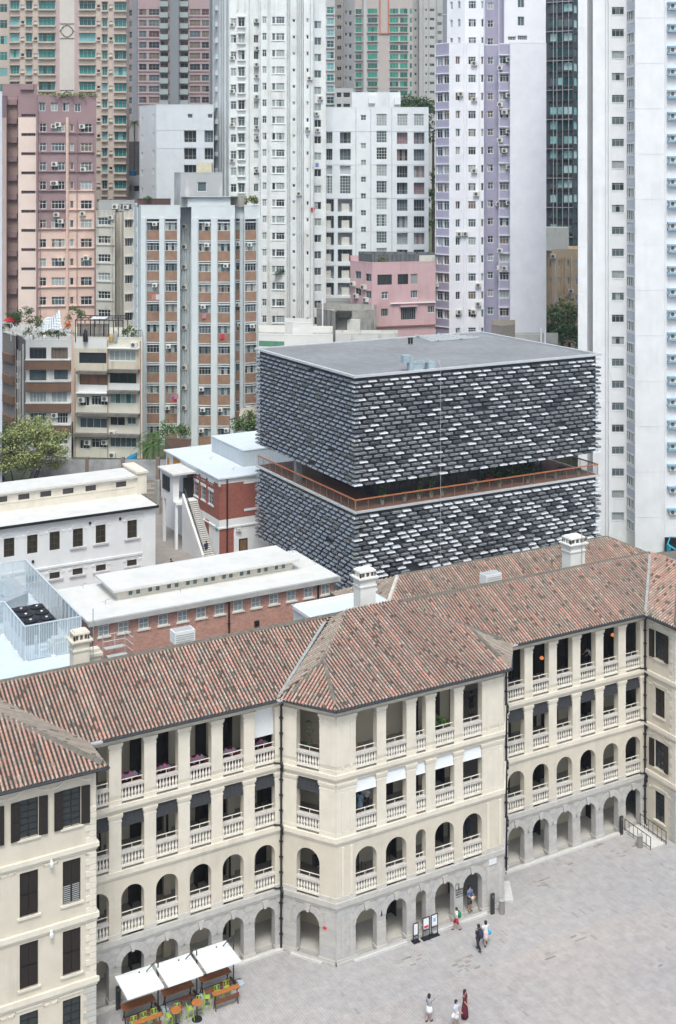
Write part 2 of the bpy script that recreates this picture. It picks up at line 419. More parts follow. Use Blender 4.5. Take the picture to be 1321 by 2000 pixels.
def arch_pts(a, b, sp, n=14):
    r = (b - a) / 2; c = (a + b) / 2
    return [(c - r * cos(pi * k / n), sp + r * sin(pi * k / n)) for k in range(n + 1)]
def arch_wall(mb, fr, u0, u1, z0, z1, ops, t=.5, v=0, m=0, mi=1):
    prev = u0
    for a, b, sp in ops:
        if a > prev: mb.face([fr.p(prev, v, z0), fr.p(a, v, z0), fr.p(a, v, z1), fr.p(prev, v, z1)], m)
        P = arch_pts(a, b, sp)
        for (x0, y0), (x1, y1) in zip(P, P[1:]):
            mb.face([fr.p(x0, v, y0), fr.p(x1, v, y1), fr.p(x1, v, z1), fr.p(x0, v, z1)], m)
            mb.face([fr.p(x0, v, y0), fr.p(x0, v + t, y0), fr.p(x1, v + t, y1), fr.p(x1, v, y1)], mi)
            mb.face([fr.p(x1, v + t, y1), fr.p(x0, v + t, y0), fr.p(x0, v + t, z1), fr.p(x1, v + t, z1)], mi)
        mb.face([fr.p(a, v, z0), fr.p(a, v + t, z0), fr.p(a, v + t, sp), fr.p(a, v, sp)], mi)
        mb.face([fr.p(b, v + t, z0), fr.p(b, v, z0), fr.p(b, v, sp), fr.p(b, v + t, sp)], mi)
        prev = b
    if u1 > prev: mb.face([fr.p(prev, v, z0), fr.p(u1, v, z0), fr.p(u1, v, z1), fr.p(prev, v, z1)], m)
    prev = u0
    for a, b, sp in list(ops) + [(u1, u1, 0)]:
        if a > prev: mb.face([fr.p(a, v + t, z0), fr.p(prev, v + t, z0), fr.p(prev, v + t, z1), fr.p(a, v + t, z1)], mi)
        prev = b

bal = MB(); bal.lathe([(.07, 0), (.07, .04), (.045, .07), (.065, .14), (.092, .23), (.085, .31), (.048, .45), (.042, .54), (.07, .6), (.07, .66)], 7)
bal_me = bal.mesh('baluster', baluster_m, True)
NBAL = [0]
def balustrade(fr, a, b, z, single=True):
    k = ('balu', round(b - a, 2))
    if k not in WC:
        q = MB(); w_ = b - a
        q.box(0, .0, 0, w_, .30, .12, 0); q.box(0, -.03, .79, w_, .30, .93, 1)
        WC[k] = q.mesh('balustrade', [baluster_m, coping_m])
    o = put('balustrade', WC[k], main, fr.p(a, 0, z), fr.ang)
    n = max(3, int((b - a) / .19)); L = (b - a)
    if single and NBAL[0] + n <= 298:
        for i in range(n):
            put('baluster', bal_me, o, fr.p(a + L * (i + .5) / n, .10, z + .12), fr.ang); NBAL[0] += 1
    else:
        q = MB()
        for i in range(n):
            x, y, _ = fr.p(a + L * (i + .5) / n, .1, 0)
            q.lathe([(.055, z + .12), (.035, z + .19), (.078, z + .36), (.07, z + .44), (.035, z + .58), (.055, z + .72), (.055, z + .78)], 6, x, y)
        build('balusters', q, baluster_m, o, kind='stuff')
    kk = ('hrail', round(b - a, 2))
    if kk not in WC:
        q = MB(); w_ = b - a
        q.box(0, .18, .27, w_, .22, .31)
        for x in (0.05, w_ * .5, w_ - .08): q.box(x, .185, 0, x + .03, .215, .27)
        WC[kk] = q.mesh('handrail', rail_m)
    put('handrail', WC[kk], o, fr.p(a, 0, z + .93), fr.ang)

NST = {'ashlar_stone': 0}
def stones(fr, u0, u1, ops, z0=.32, z1=3.46):
    """granite courses proud of a recessed joint, cut back round the arch rings, plus the voussoirs"""
    ring = .42; rs = random.Random(int(fr.o[0] * 7 + 3)); nc = 8; ch = (z1 - z0) / nc; rest = MB()
    for j in range(nc):
        za = z0 + j * ch; zb = za + ch; segs = []; prev = u0
        for a, b, sp in ops:
            c = (a + b) / 2; r = (b - a) / 2 + ring; zz = max(za - sp, 0)
            if za < sp: h = (b - a) / 2 + (.0 if zb <= sp + .01 else (ring if zb > sp + .05 else 0))
            else: h = sqrt(max(r * r - zz * zz, 0)) if zz < r else 0
            if zb > sp and za < sp: h = r
            if h > 0: segs.append((prev, c - h)); prev = c + h
        segs.append((prev, u1))
        for a, b in segs:
            if b - a < .12: continue
            n = max(1, round((b - a) / (.85 + .2 * rs.random()))); off = (.5 if j % 2 else 0) / n if n > 1 else 0
            cuts = [a] + [a + (b - a) * min(max((i + off * n * .5) / n, .02), .98) for i in range(1, n)] + [b]
            for ua, ub in zip(cuts, cuts[1:]):
                mt = rs.choice([stone, stone, stone, stone2, stone2, stone3]); pr_ = .02 + rs.random() * .012
                if NST['ashlar_stone'] < 299 and (ub - ua) > .25:
                    pbox('ashlar_stone', main, fr, ua + .006, ub - .006, -pr_, .03, za + .006, zb - .006, mt); NST['ashlar_stone'] += 1
                else: rest.box(ua + .006, -pr_, za + .006, ub - .006, .03, zb - .006, T=fr.p)
    if rest.v: build('ashlar_stones', rest, stone, main, kind='stuff')
    for a, b, sp in ops:
        c = (a + b) / 2; r0 = (b - a) / 2; n = 9
        for k in range(n):
            t0, t1 = pi * k / n, pi * (k + 1) / n; key = (k == n // 2); pr_ = .09 if key else .03
            r1 = r0 + ring
            if key: t0 += .05; t1 -= .05
            q = MB(); P = []
            zt = 3.46 if key else 9
            for vv in (-pr_, .03):
                for (t, r) in ((t0 + .006, r0 - (.06 if key else 0)), (t1 - .006, r0 - (.06 if key else 0)), (t1 - .006 + (.06 if key else 0), r1), (t0 + .006 - (.06 if key else 0), r1)):
                    P.append(fr.p(c - r * cos(t), vv, min(sp + r * sin(t), 3.455) if not (key and r == r1) else 3.455))
            q.hexa([P[0], P[1], P[2], P[3], P[4], P[5], P[6], P[7]])
            build('keystone' if key else 'voussoir', q, stone3 if key else rs.choice([stone, stone, stone2]), main)
    # plinth blocks at the pier feet
    prev = u0
    for a, b, sp in list(ops) + [(u1, u1, 0)]:
        if a - prev > .2: pbox('pier_base', main, fr, prev - (.06 if prev > u0 else 0), a + (.06 if a < u1 else 0), -.10, .56 if prev > u0 and a < u1 else .2, 0, .32, stone_trim)
        prev = b
def facade(p0, p1, ops, u0=0, u1=None, single=True, blinds=None, doors=True, cap_ends=True, flat3=True):
    fr = Fr(p0, p1); L = u1 if u1 is not None else fr.L
    # ground floor
    og = [(a, b, 3.0 - (b - a) / 2) for a, b in ops]
    q = MB(); arch_wall(q, fr, u0, L, 0, 3.46, og); build('ground_arcade', q, [joint, stone], main)
    stones(fr, u0, L, og)
    q = MB(); arch_wall(q, fr, u0, L, 3.98, 7.62, [(a, b, 7.0 - (b - a) / 2) for a, b in ops]); build('first_floor_arcade', q, [cream, cream], main)
    for z0, z1, zt in ((8.08, 11.68, 11.5), (12.08, 16.3, 15.8)):
        q = MB(); wall_cells(q, fr, u0, L, z0, z1, [(a, b, z0, zt, .5) for a, b in ops])
        wall_cells(q, Fr(fr.p(L, .5, 0)[:2], fr.p(u0, .5, 0)[:2]), 0, L - u0, z0, z1, [(L - b, L - a, z0, zt, .01) for a, b in ops], m=1)
        build('colonnade_wall', q, [cream, interior], main)
    for a, b in ops:
        for z in (4.12, 8.2, 12.2): balustrade(fr, a, b, z, single if z > 5 else (single and True))
    # capitals on the piers of the two colonnaded floors, stone blocks on the arcaded one
    prev = None; ed = [(u0, u0)] + list(ops) + [(L, L)]
    for (a0, b0), (a1, b1) in zip(ed, ed[1:]):
        x0, x1 = b0, a1
        if x1 - x0 < .3: continue
        e0 = .09 if b0 != u0 else 0; e1 = .09 if a1 != L else 0
        for zt in (15.8, 11.5):
            k = ('cap', round(x1 - x0 + e0 + e1, 2), e0 > 0, e1 > 0)
            if k not in WC:
                q = MB(); w_ = x1 - x0
                for za, zb, e in ((-.50, -.40, .35), (-.40, -.24, .0), (-.24, -.12, .7), (-.12, 0, 1)):
                    if e: q.box(-e0 * e, -.10 * e, za, w_ + e1 * e, .3, zb)
                q.box(-.0, -.025, -3.2, w_, .0, -.0)
                WC[k] = q.mesh('pilaster', cream_trim)
            put('pilaster', WC[k], main, fr.p(x0, 0, zt), fr.ang)
        for z, mt in ((3.98, coping_m), (12.08, cream_trim), (8.08, cream_trim)):
            pbox('pier_block', main, fr, x0 - (.03 if e0 else 0), x1 + (.03 if e1 else 0), -.05, .0, z, z + .28, mt)
    if blinds:
        for i, (a, b) in enumerate(ops):
            if i in blinds[1]:
                k = ('blind', round(b - a, 2), blinds[0].name)
                if k not in WC:
                    q = MB(); w_ = b - a - .04; n = 5 if blinds[0] is blind_d else 1
                    for s in range(n):
                        x0, x1 = w_ * s / n, w_ * (s + 1) / n
                        q.hexa([(x0 + .005, .02, -.8), (x1 - .005, .02, -.8), (x1 - .005, .05, -.8), (x0 + .005, .05, -.8), (x0 + .005, .16, -.02), (x1 - .005, .16, -.02), (x1 - .005, .19, -.02), (x0 + .005, .19, -.02)])
                    q.tube([(0, .03, -.81), (w_, .03, -.81)], .025, 6)
                    WC[k] = q.mesh('blind', blinds[0])
                put('blind', WC[k], main, fr.p(a + .02, 0, 11.48), fr.ang)
    return fr
blind_d = M('blind_charcoal', (.035, .036, .042), .75, .15, 4); blind_w = M('blind_white', (.70, .72, .74), .7, .05, 4)
LWo = [(.42 + 2.228 * k, .42 + 2.228 * k + 1.46) for k in range(6)]
frL = facade(PL[2], PL[3], LWo, blinds=(blind_d, range(6)))
chL = sqrt(2.25 ** 2 + 3.3 ** 2)
fr1 = Fr(PL[3], PL[4]); c0, c1 = fr1.upx(579), fr1.upx(624)
frC1 = facade(PL[3], PL[4], [(c0, c1)], blinds=(blind_d, [0]))
PVo = [(39.24 - 37.8, 40.82 - 37.8), (41.51 - 37.8, 43.09 - 37.8), (43.81 - 37.8, 44.61 - 37.8), (45.33 - 37.8, 46.87 - 37.8), (47.58 - 37.8, 49.16 - 37.8)]
frP = facade(PL[4], PL[5], PVo, blinds=(blind_w, range(5)))
L5 = sqrt(2.55 ** 2 + 3.3 ** 2)
frC2 = facade(PL[5], PL[6], [(L5 - c1, L5 - c0)], single=False)
RWo = [(53.83 - 53.5 + 2.242 * k, 53.83 - 53.5 + 2.242 * k + 1.5) for k in range(6)]
frR = facade(PL[6], PL[7], RWo, single=False, blinds=(blind_d, range(6)))
for fr, spans in ((frL, [(0, 14)]), (frR, [(0, 13.3)]), (frC1, [(c0 - .3, c1 + .3)]), (frP, [(1.2, 5.2), (7.2, 11.6)])):
    for a, b in spans: pbox('threshold_step', main, fr, max(a, 0), min(b, fr.L), -.32, 0, -.02, .13, M('step_stone', (.55, .54, .52), .8, .1, 2))
for fr in (frC1, frP): pbox('plinth_course', main, fr, 0, fr.L, -.16, 0, 0, .17, stone)
# raised vertical strips on the pavilion's corner piers
for fr, us in ((frP, (.38, 1.12, 11.75, 12.85)),):
    for i in (0, 2):
        for z0, z1 in ((12.4, 15.2), (8.4, 10.9), (4.3, 7.4), (.4, 3.0)):
            mt = cream_trim if z0 > 4 else stone3
            pbox('corner_pilaster_strip', main, fr, us[i], us[i] + .18, -.06, .0, z0, z1, mt)
            pbox('corner_pilaster_strip', main, fr, us[i + 1] - .1, us[i + 1] + .08, -.06, .0, z0, z1, mt)
# doors along the inner wall
door_me = {}
def inner_door(fr, u, z, h, style):
    k = (h, style, fr is frR)
    if k not in door_me:
        q = MB(); ww = .75 if fr is not frR else 1.1
        q.box(0, -.06, 0, ww, 0, h, 0)
        for i in range(2):
            for j in range(3):
                q.box(.06 + i * ww / 2, -.085, .1 + j * h / 3, ww / 2 - .06 + i * ww / 2, -.06, h / 3 - .05 + j * h / 3, 0)
        if style == 'open':
            q.box(-.03, -.62, 0, .03, -.06, h, 0)
            q.box(ww - .03, -.62, 0, ww + .03, -.06, h, 0)
        door_me[k] = q.mesh('shutter_door', darkwood)
    put('shutter_door', door_me[k], main, fr.p(u, 2.98, z), fr.ang)
rd = random.Random(3)
for fr, ops in ((frL, LWo), (frP, PVo), (frR, RWo), (frC1, [(c0, c1)])):
    for i, (a, b) in enumerate(ops):
        for z, h in ((.15, 2.3), (4.1, 2.6), (8.18, 2.75), (12.2, 2.9)):
            if z < 1 and i % 3 != 1: continue
            if z > 12 and fr is frP and i == 1: continue
            if fr is frC1 and z > 5: continue
            # seen from the camera the line of sight shifts right inside
            sh = 1.15 if z < 5 else 1.25
            if fr is frR and z > 12:
                inner_door(fr, a - .1, z, h, 'open'); inner_door(fr, a + 1.1, z, h, 'shut')
            else: inner_door(fr, a + sh + (.35 if (i + int(z)) % 2 else -.3), z, h, 'open' if (i + int(z)) % 3 else 'shut')
for fr, ops in ((frL, LWo), (frR, RWo)):
    for i, (a, b) in enumerate(ops):
        for z, zt in ((.15, 3.86), (4.1, 7.94), (8.18, 11.96)):
            if i % 2 == 0: pbox('inner_pier', main, fr, b + .05, b + .55, 2.6, 2.98, z, zt, interior)

# ---------------------------------------------------------------- pavilion walls (left and right of the verandas)
def sash(parent, fr, uc, z0, z1, w_=1.04, shut=True, arch=False, lv='closed'):
    """window with its sill, hood and shutters"""
    k = ('sash', round(w_, 2), round(z1 - z0, 2), lv)
    h = z1 - z0
    if k not in WC:
        q = MB()
        q.box(0, .05, 0, w_, .1, h, 0)
        if lv == 'closed':
            for i in (0, 1):
                x0 = i * w_ / 2 + .015; x1 = x0 + w_ / 2 - .03
                q.box(x0, .0, 0.02, x1, .05, h * .46, 0); q.box(x0, .0, h * .5, x1, .05, h - .02, 0)
        elif lv == 'slats':
            for i in (0, 1):
                x0 = i * w_ / 2 + .015; x1 = x0 + w_ / 2 - .03
                q.box(x0, .0, h * .5, x1, .05, h - .02, 0)
                for s in range(9): q.box(x0 + .04, .0, .06 + s * h * .045, x1 - .04, .035, .1 + s * h * .045, 2)
        else:
            q.box(.05, .03, .05, w_ - .05, .05, h - .05, 1)
            q.box(w_ / 2 - .03, .0, 0, w_ / 2 + .03, .04, h, 0)
            for s in range(1, 6): q.box(0.04, .01, h * s / 6 - .02, w_ - .04, .03, h * s / 6 + .02, 0)
            q.box(0, 0, 0, .05, .05, h, 0); q.box(w_ - .05, 0, 0, w_, .05, h, 0); q.box(0, 0, h - .05, w_, .05, h, 0)
        WC[k] = q.mesh('window', [darkwood, glass_d, frame_g])
    o = put('window', WC[k], parent, fr.p(uc - w_ / 2, .08, z0), fr.ang)
    pbox('sill', o, fr, uc - w_ / 2 - .14, uc + w_ / 2 + .14, -.1, .08, z0 - .12, z0, cream_trim)
    if lv == 'open':
        for sgn in (-1, 1):
            q = MB(); sw = w_ / 2 * .95
            base = MB(); base.box(0, -.05, 0, sw, 0, h)
            for s in range(2):
                base.box(.05, -.07, .06 + s * h / 2, sw - .05, -.05, h / 2 - .05 + s * h / 2)
            kk = ('shl', round(sw, 2), round(h, 2))
            if kk not in WC: WC[kk] = base.mesh('shutter', darkwood)
            an = fr.ang
            if sgn > 0: put('shutter', WC[kk], o, fr.p(uc + w_ / 2 + .02, -.03, z0), an - .12)
            else: put('shutter', WC[kk], o, fr.p(uc - w_ / 2 - sw - .02, -.10, z0), an + .12)
    # hood mould
    q = MB(); e = w_ / 2 + .28
    if arch:
        P = [(-e - .35, 0), (-e, 0)] + [(-e + 2 * e * t / 8, .32 * sin(pi * t / 8)) for t in range(1, 8)] + [(e, 0), (e + .35, 0)]
    else: P = [(-e - .35, -.16), (-e, -.16), (-e, 0), (e, 0), (e, -.16), (e + .35, -.16)]
    for (x0, y0), (x1, y1) in zip(P, P[1:]):
        if abs(x1 - x0) < .01:
            q.box(uc + x0 - .05, -.045, z1 + .26 + min(y0, y1) - .05, uc + x0 + .05, .0, z1 + .26 + max(y0, y1) + .05, T=fr.p)
        else:
            q.hexa([fr.p(uc + x0, -.045, z1 + .22 + y0), fr.p(uc + x1, -.045, z1 + .22 + y1), fr.p(uc + x1, 0, z1 + .22 + y1), fr.p(uc + x0, 0, z1 + .22 + y0),
                    fr.p(uc + x0, -.045, z1 + .32 + y0), fr.p(uc + x1, -.045, z1 + .32 + y1), fr.p(uc + x1, 0, z1 + .32 + y1), fr.p(uc + x0, 0, z1 + .32 + y0)])
    build('hood_moulding', q, cream_trim, o)
def quoins(fr, u, side, z0, z1, mt, stepw=(.62, .40)):
    z = z0; i = 0
    while z < z1 - .2:
        wq = stepw[i % 2]; zz = min(z + .345, z1)
        a, b = (u - wq, u) if side > 0 else (u, u + wq)
        pbox('quoin', main, fr, a, b, -.05, .02, z + .012, zz - .012, mt)
        z = zz; i += 1
frA = Fr(PL[0], PL[1])
def pav_wall(fr, u0, u1, wins, name='pavilion_wall'):
    q = MB()
    holes = [(uc - .52, uc + .52, z0, z1, .2) for uc, z0, z1 in wins]
    wall_cells(q, fr, u0, u1, 0, 16.3, holes)
    build(name, q, cream, main)
wl = []
for X in (18.25, 20.68, 15.82, 13.39):
    for z0, z1 in ((13.3, 15.45), (8.95, 11.4), (4.95, 7.45), (.9, 3.55)): wl.append((X + 12, z0, z1))
pav_wall(frA, 0, frA.L, wl)
for uc, z0, z1 in wl:
    lv = 'open' if z0 > 13 else ('glazed' if z0 < 1 else ('slats' if (z0 > 8 and abs(uc - 32.68) < .1) else 'closed'))
    sash(main, frA, uc, z0, z1, arch=(z0 > 13 or 4 < z0 < 6), lv=lv)
quoins(frA, frA.L, 1, 4.42, 7.62, cream_trim); quoins(frA, frA.L, 1, 8.08, 11.68, cream_trim); quoins(frA, frA.L, 1, 12.08, 14.2, cream_trim)
quoins(frA, frA.L, 1, .1, 3.95, stone3, (.75, .55))
q = MB(); fr_ = Fr(PL[1], PL[2]); wall_cells(q, fr_, 0, fr_.L, 0, 16.3, []); build('pavilion_wall', q, cream, main)
# right pavilion : return wall facing left, and its front
frB = Fr(PL[7], PL[8]); wr = [(1.6, 13.25, 15.35), (1.6, 8.9, 11.0), (1.6, 4.9, 7.0), (1.6, .9, 3.1)]
pav_wall(frB, 0, frB.L, wr)
for uc, z0, z1 in wr: sash(main, frB, uc, z0, z1, w_=1.0, arch=(z0 > 13 or 4 < z0 < 6), lv='open' if (z0 > 13 or 4 < z0 < 6) else ('glazed' if z0 < 1 else 'closed'))
for a, b, mt in ((.1, 3.95, stone3), (4.42, 7.62, cream_trim), (8.08, 11.68, cream_trim), (12.08, 15.9, cream_trim)): quoins(frB, frB.L, 1, a, b, mt, (.6, .38))
frD = Fr(PL[8], PL[9]); q = MB(); wall_cells(q, frD, 0, frD.L, 0, 16.3, []); build('pavilion_wall', q, cream, main)
for a, b, mt in ((.1, 3.95, stone3), (4.42, 7.62, cream_trim), (8.08, 11.68, cream_trim), (12.08, 15.9, cream_trim)): quoins(frD, 0, -1, a, b, mt, (.6, .38))
# rear walls close the volume
q = MB(); q.box(-12, 80.6, 0, 84, 81, 16.3); q.box(-12, 68.2, 0, -11.7, 80.6, 16.3); q.box(83.7, 68.2, 0, 84, 80.6, 16.3); build('rear_wall', q, cream, main)

# ---------------------------------------------------------------- gutters and downpipes
GP = offs(PL, -.56)
for i in range(len(PL) - 1):
    a, b = GP[i], GP[i + 1]; q = MB()
    q.tube([(*a, 16.36), (*b, 16.36)], .085, 6)
    build('gutter', q, gutter_m, main)
def downpipe(x, y, zt=16.3):
    q = MB(); q.tube([(x - .0, y - .5, zt + .05), (x, y - .45, zt - .15), (x, y - .14, zt - .5), (x, y - .14, .15)], .07, 7)
    for z in (3.72, 7.85, 11.9): q.tube([(x, y - .14, z + .35), (x, y - .34, z + .1), (x, y - .34, z - .25), (x, y - .14, z - .45)], .075, 7)
    for z in range(1, 16): q.box(x - .1, y - .24, z * 1.0, x + .1, y - .02, z + .06)
    for z in (12.2, 8.2, 4.1): q.tube([(x - .1, y - .14, z - .1), (x - .45, y - .16, z + .0), (x - .5, y - .1, z + .06)], .055, 6)
    q.box(x - .16, y - .3, 0, x + .16, y, .08)
    build('downpipe', q, black, main)
downpipe(35.5, 71.2); downpipe(66.9, 71.2); downpipe(53.6, 71.2)
for i, (x, y) in enumerate(((35.3, 70.6), (66.8, 70.6), (53.9, 70.7), (23.0, 70.6))):
    q = MB(); q.box(x - .35, y - .16, 16.36, x + .35, y + .1, 16.46); build('gutter_corner_flashing', q, zinc, main)

# ---------------------------------------------------------------- the tiled roofs
def strip_range(poly, o, d, a, c):
    """interval along d (from origin o) of the line at offset c along a inside a convex polygon"""
    lo, hi = -1e9, 1e9; px_, py_ = o[0] + a[0] * c, o[1] + a[1] * c; n = len(poly)
    ar = sum(poly[i][0] * poly[(i + 1) % n][1] - poly[(i + 1) % n][0] * poly[i][1] for i in range(n))
    s = 1 if ar > 0 else -1
    for i in range(n):
        x0, y0 = poly[i]; x1, y1 = poly[(i + 1) % n]; nx, ny = -(y1 - y0) * s, (x1 - x0) * s
        k = nx * d[0] + ny * d[1]; h = nx * (px_ - x0) + ny * (py_ - y0)
        if abs(k) < 1e-9:
            if h < 0: return None
        elif k > 0: lo = max(lo, -h / k)
        else: hi = min(hi, -h / k)
    return (lo, hi) if hi - lo > .12 else None
PROF = [(-.125, 0), (-.072, 0), (-.055, .07), (0, .11), (.055, .07), (.072, 0), (.125, 0)]
def tiles(name, poly, dn, e0, z0, slope, grey=.35, seed=1, sp=.25, parent=None, red=1.0):
    """poly in plan; dn = unit vector down the slope; z = z0 + slope * (distance up from the eaves point e0)"""
    rs = random.Random(seed); d = (-dn[0], -dn[1]); a = (-d[1], d[0]); q = MB(); und = MB()
    zf = lambda x, y: z0 + slope * ((x - e0[0]) * d[0] + (y - e0[1]) * d[1])
    cs = [(x - e0[0]) * a[0] + (y - e0[1]) * a[1] for x, y in poly]
    c = min(cs) + sp / 2; stp = .27; i = 0
    while c < max(cs):
        r = strip_range(poly, e0, d, a, c)
        if r:
            s = r[0] - .04; sg = rs.random(); first = True
            while s < r[1]:
                s2 = min(s + stp, r[1] + .02); x0, y0 = e0[0] + a[0] * c + d[0] * s, e0[1] + a[1] * c + d[1] * s
                x1, y1 = e0[0] + a[0] * c + d[0] * s2, e0[1] + a[1] * c + d[1] * s2
                za, zb = zf(x0, y0) + .02, zf(x1, y1); k = (.88 + .2 * rs.random()) * (.86 + .26 * sg); lich = rs.random()
                patch = .5 + .5 * sin(x0 * .9 + 2 * sin(y0 * .7)) * sin(y0 * 1.3 + x0 * .35)
                base = (.52 * k, .285 * k, .225 * k) if rs.random() < .6 else (.48 * k, .355 * k, .29 * k)
                gk = grey * (.10 + .5 * patch + .5 * (sg > .75)) if grey < .75 else 1
                if lich < gk: base = (.33 * k, .275 * k, .23 * k)
                if rs.random() < .03 + .035 * patch: base = (.15 * k, .115 * k, .095 * k)
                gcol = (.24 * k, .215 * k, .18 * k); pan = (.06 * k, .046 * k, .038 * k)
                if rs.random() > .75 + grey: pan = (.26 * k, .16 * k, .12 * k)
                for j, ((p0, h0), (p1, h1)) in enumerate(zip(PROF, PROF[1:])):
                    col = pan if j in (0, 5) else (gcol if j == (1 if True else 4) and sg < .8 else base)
                    q.face([(x0 + a[0] * -p1, y0 + a[1] * -p1, za + h1), (x0 + a[0] * -p0, y0 + a[1] * -p0, za + h0),
                            (x1 + a[0] * -p0, y1 + a[1] * -p0, zb + h0), (x1 + a[0] * -p1, y1 + a[1] * -p1, zb + h1)][::-1], 0, col)
                if first:
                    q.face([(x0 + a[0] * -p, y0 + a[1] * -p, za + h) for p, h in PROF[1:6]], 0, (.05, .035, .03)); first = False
                s = s2
        c += sp; i += 1
    und.face([(x, y, zf(x, y) - .03) for x, y in poly]); und.face([(x, y, zf(x, y) - .12) for x, y in reversed(poly)])
    for i in range(len(poly)):
        (x0, y0), (x1, y1) = poly[i], poly[(i + 1) % len(poly)]
        und.face([(x0, y0, zf(x0, y0) - .12), (x1, y1, zf(x1, y1) - .12), (x1, y1, zf(x1, y1) - .03), (x0, y0, zf(x0, y0) - .03)])
    o = build('roof_slope', und, mortar, parent)
    build('roof_tiles', q, tile_m, o, kind='stuff')
    return zf
def cap(parent, pts, wd=.32, h=.10, m=mortar):
    q = MB()
    for a, b in zip(pts, pts[1:]):
        a, b = Vector(a), Vector(b); d = (b - a); n = max(1, int(d.length / .5)); dn = d.normalized(); s = Vector((dn.y, -dn.x, 0)).normalized()
        for i in range(n):
            p0 = a + d * (i / n); p1 = a + d * ((i + 1) / n) - dn * .02; zz = .012 * (i % 2)
            P = []
            for p in (p0, p1):
                P.append([p - s * wd / 2 + Vector((0, 0, -.06)), p + s * wd / 2 + Vector((0, 0, -.06)), p + s * wd * .28 + Vector((0, 0, h + zz)), p - s * wd * .28 + Vector((0, 0, h + zz))])
            q.hexa([tuple(P[0][0]), tuple(P[0][1]), tuple(P[1][1]), tuple(P[1][0]), tuple(P[0][3]), tuple(P[0][2]), tuple(P[1][2]), tuple(P[1][3])])
    build('ridge_cap', q, m, parent)
ZR, ZE, SL = 18.85, 16.4, .446
SP = .307
ridgeL = (42.0, 76.2)
tiles('lw', [(22.6, 70.7), (35.1, 70.7), (42.0, 76.2), (17.0, 76.2)], (0, -1), (22.6, 70.7), ZE, SL, .35, 1, parent=main)
tiles('pf', [(37.5, 67.4), (51.2, 67.4), (51.0, 72.0), (47.4, 76.2), (43.3, 76.2), (39.14, 72)], (0, -1), (37.5, 67.4), ZE, SP, .35, 2, parent=main)
tiles('pl', [(35.1, 70.7), (39.14, 72), (43.3, 76.2), (42.0, 76.2)], (-1, 0), (34.55, 70.7), ZE, SP, .95, 3, parent=main)
def unit(x, y): L = sqrt(x * x + y * y); return (x / L, y / L)
ch_s = (17.82 - 16.4) / (abs((39.14 - 35.1) * 3.3 / 4.08 + (72 - 70.7) * 2.4 / 4.08))
tiles('pc', [(35.1, 70.7), (37.5, 67.4), (39.14, 72)], unit(-3.3, -2.4), (35.1, 70.7), ZE, ch_s, .2, 4, parent=main)
dnr = unit(3.3, -2.7); dist = abs((51.0 - 51.2) * dnr[0] + (72.0 - 67.4) * dnr[1])
tiles('pr', [(51.2, 67.4), (53.9, 70.7), (51.0, 72.0)], dnr, (51.2, 67.4), ZE, (17.8 - 16.4) / dist, .8, 5, parent=main)
tiles('rw', [(53.9, 70.7), (66.6, 70.7), (72.3, 76.2), (47.4, 76.2), (51.0, 72.0)], (0, -1), (53.9, 70.7), ZE, SL, .42, 6, parent=main)
tiles('rp', [(66.6, 67.4), (66.6, 70.7), (72.3, 76.2), (72.3, 73.0)], (-1, 0), (66.6, 67.4), ZE, .447, .5, 7, parent=main)
tiles('rf', [(66.6, 67.4), (84, 67.4), (84, 73), (72.3, 73.0)], (0, -1), (66.6, 67.4), ZE, .455, .4, 8, parent=main)
tiles('lr', [(22.6, 67.4), (22.6, 70.7), (17.0, 76.2), (17.0, 73.0)], (1, 0), (22.6, 67.4), ZE, .455, .9, 9, parent=main)
tiles('lf', [(-12, 67.4), (22.6, 67.4), (17.0, 73.0), (-12, 73)], (0, -1), (22.6, 67.4), ZE, .455, .15, 10, parent=main)
zk = ZE + SP * 4.6
def zrw(y): return ZE + SL * (y - 70.7)
cap(main, [(10, 76.2, ZR), (43.3, 76.2, ZR + .1), (47.4, 76.2, ZR + .1), (72.3, 76.2, ZR)])
cap(main, [(43.3, 76.2, ZR + .1), (39.14, 72, zk)], .4); cap(main, [(39.14, 72, zk), (36.0, 70.6, 16.65)], .36); cap(main, [(39.14, 72, zk), (37.8, 68.1, 16.65)], .36)
cap(main, [(47.4, 76.2, ZR + .1), (51.0, 72, zk)], .4); cap(main, [(51.0, 72, zk), (53.2, 71.0, 16.9)], .36); cap(main, [(51.0, 72, zk), (51.15, 68.6, 16.85)], .36)
q = MB()
for (xa, ya, za), (xb, yb, zb) in (((47.4, 76.2, ZR + .1), (51.0, 72, zk)), ((51.0, 72, zk), (53.6, 70.85, 16.5))):
    q.hexa([(xa - .06, ya, 16), (xb - .06, yb, 16), (xb + .06, yb, 16), (xa + .06, ya, 16), (xa - .06, ya, za), (xb - .06, yb, zb), (xb + .06, yb, zb), (xa + .06, ya, za)])
build('roof_upstand', q, mortar, main)
cap(main, [(72.3, 76.2, ZR), (72.3, 73, ZR)]); cap(main, [(72.3, 73, ZR), (66.8, 67.6, 16.6)], .36)
cap(main, [(17, 73, ZR), (22.4, 67.6, 16.6)], .42); cap(main, [(17, 76.2, ZR), (17, 73, ZR)])
# back slopes
q = MB()
q.face([(-12, 76.2, ZR - .05), (72.3, 76.2, ZR - .05), (84, 81.2, 16.4), (-12, 81.2, 16.4)][::-1]); q.face([(72.3, 73, ZR - .05), (84, 73, ZR - .05), (84, 81.2, 16.3), (72.3, 76.2, ZR - .05)]); q.face([(-12, 73, ZR), (17, 73, ZR), (17, 76.2, ZR), (-12, 76.2, ZR)])
build('rear_roof_slope', q, mortar, main)
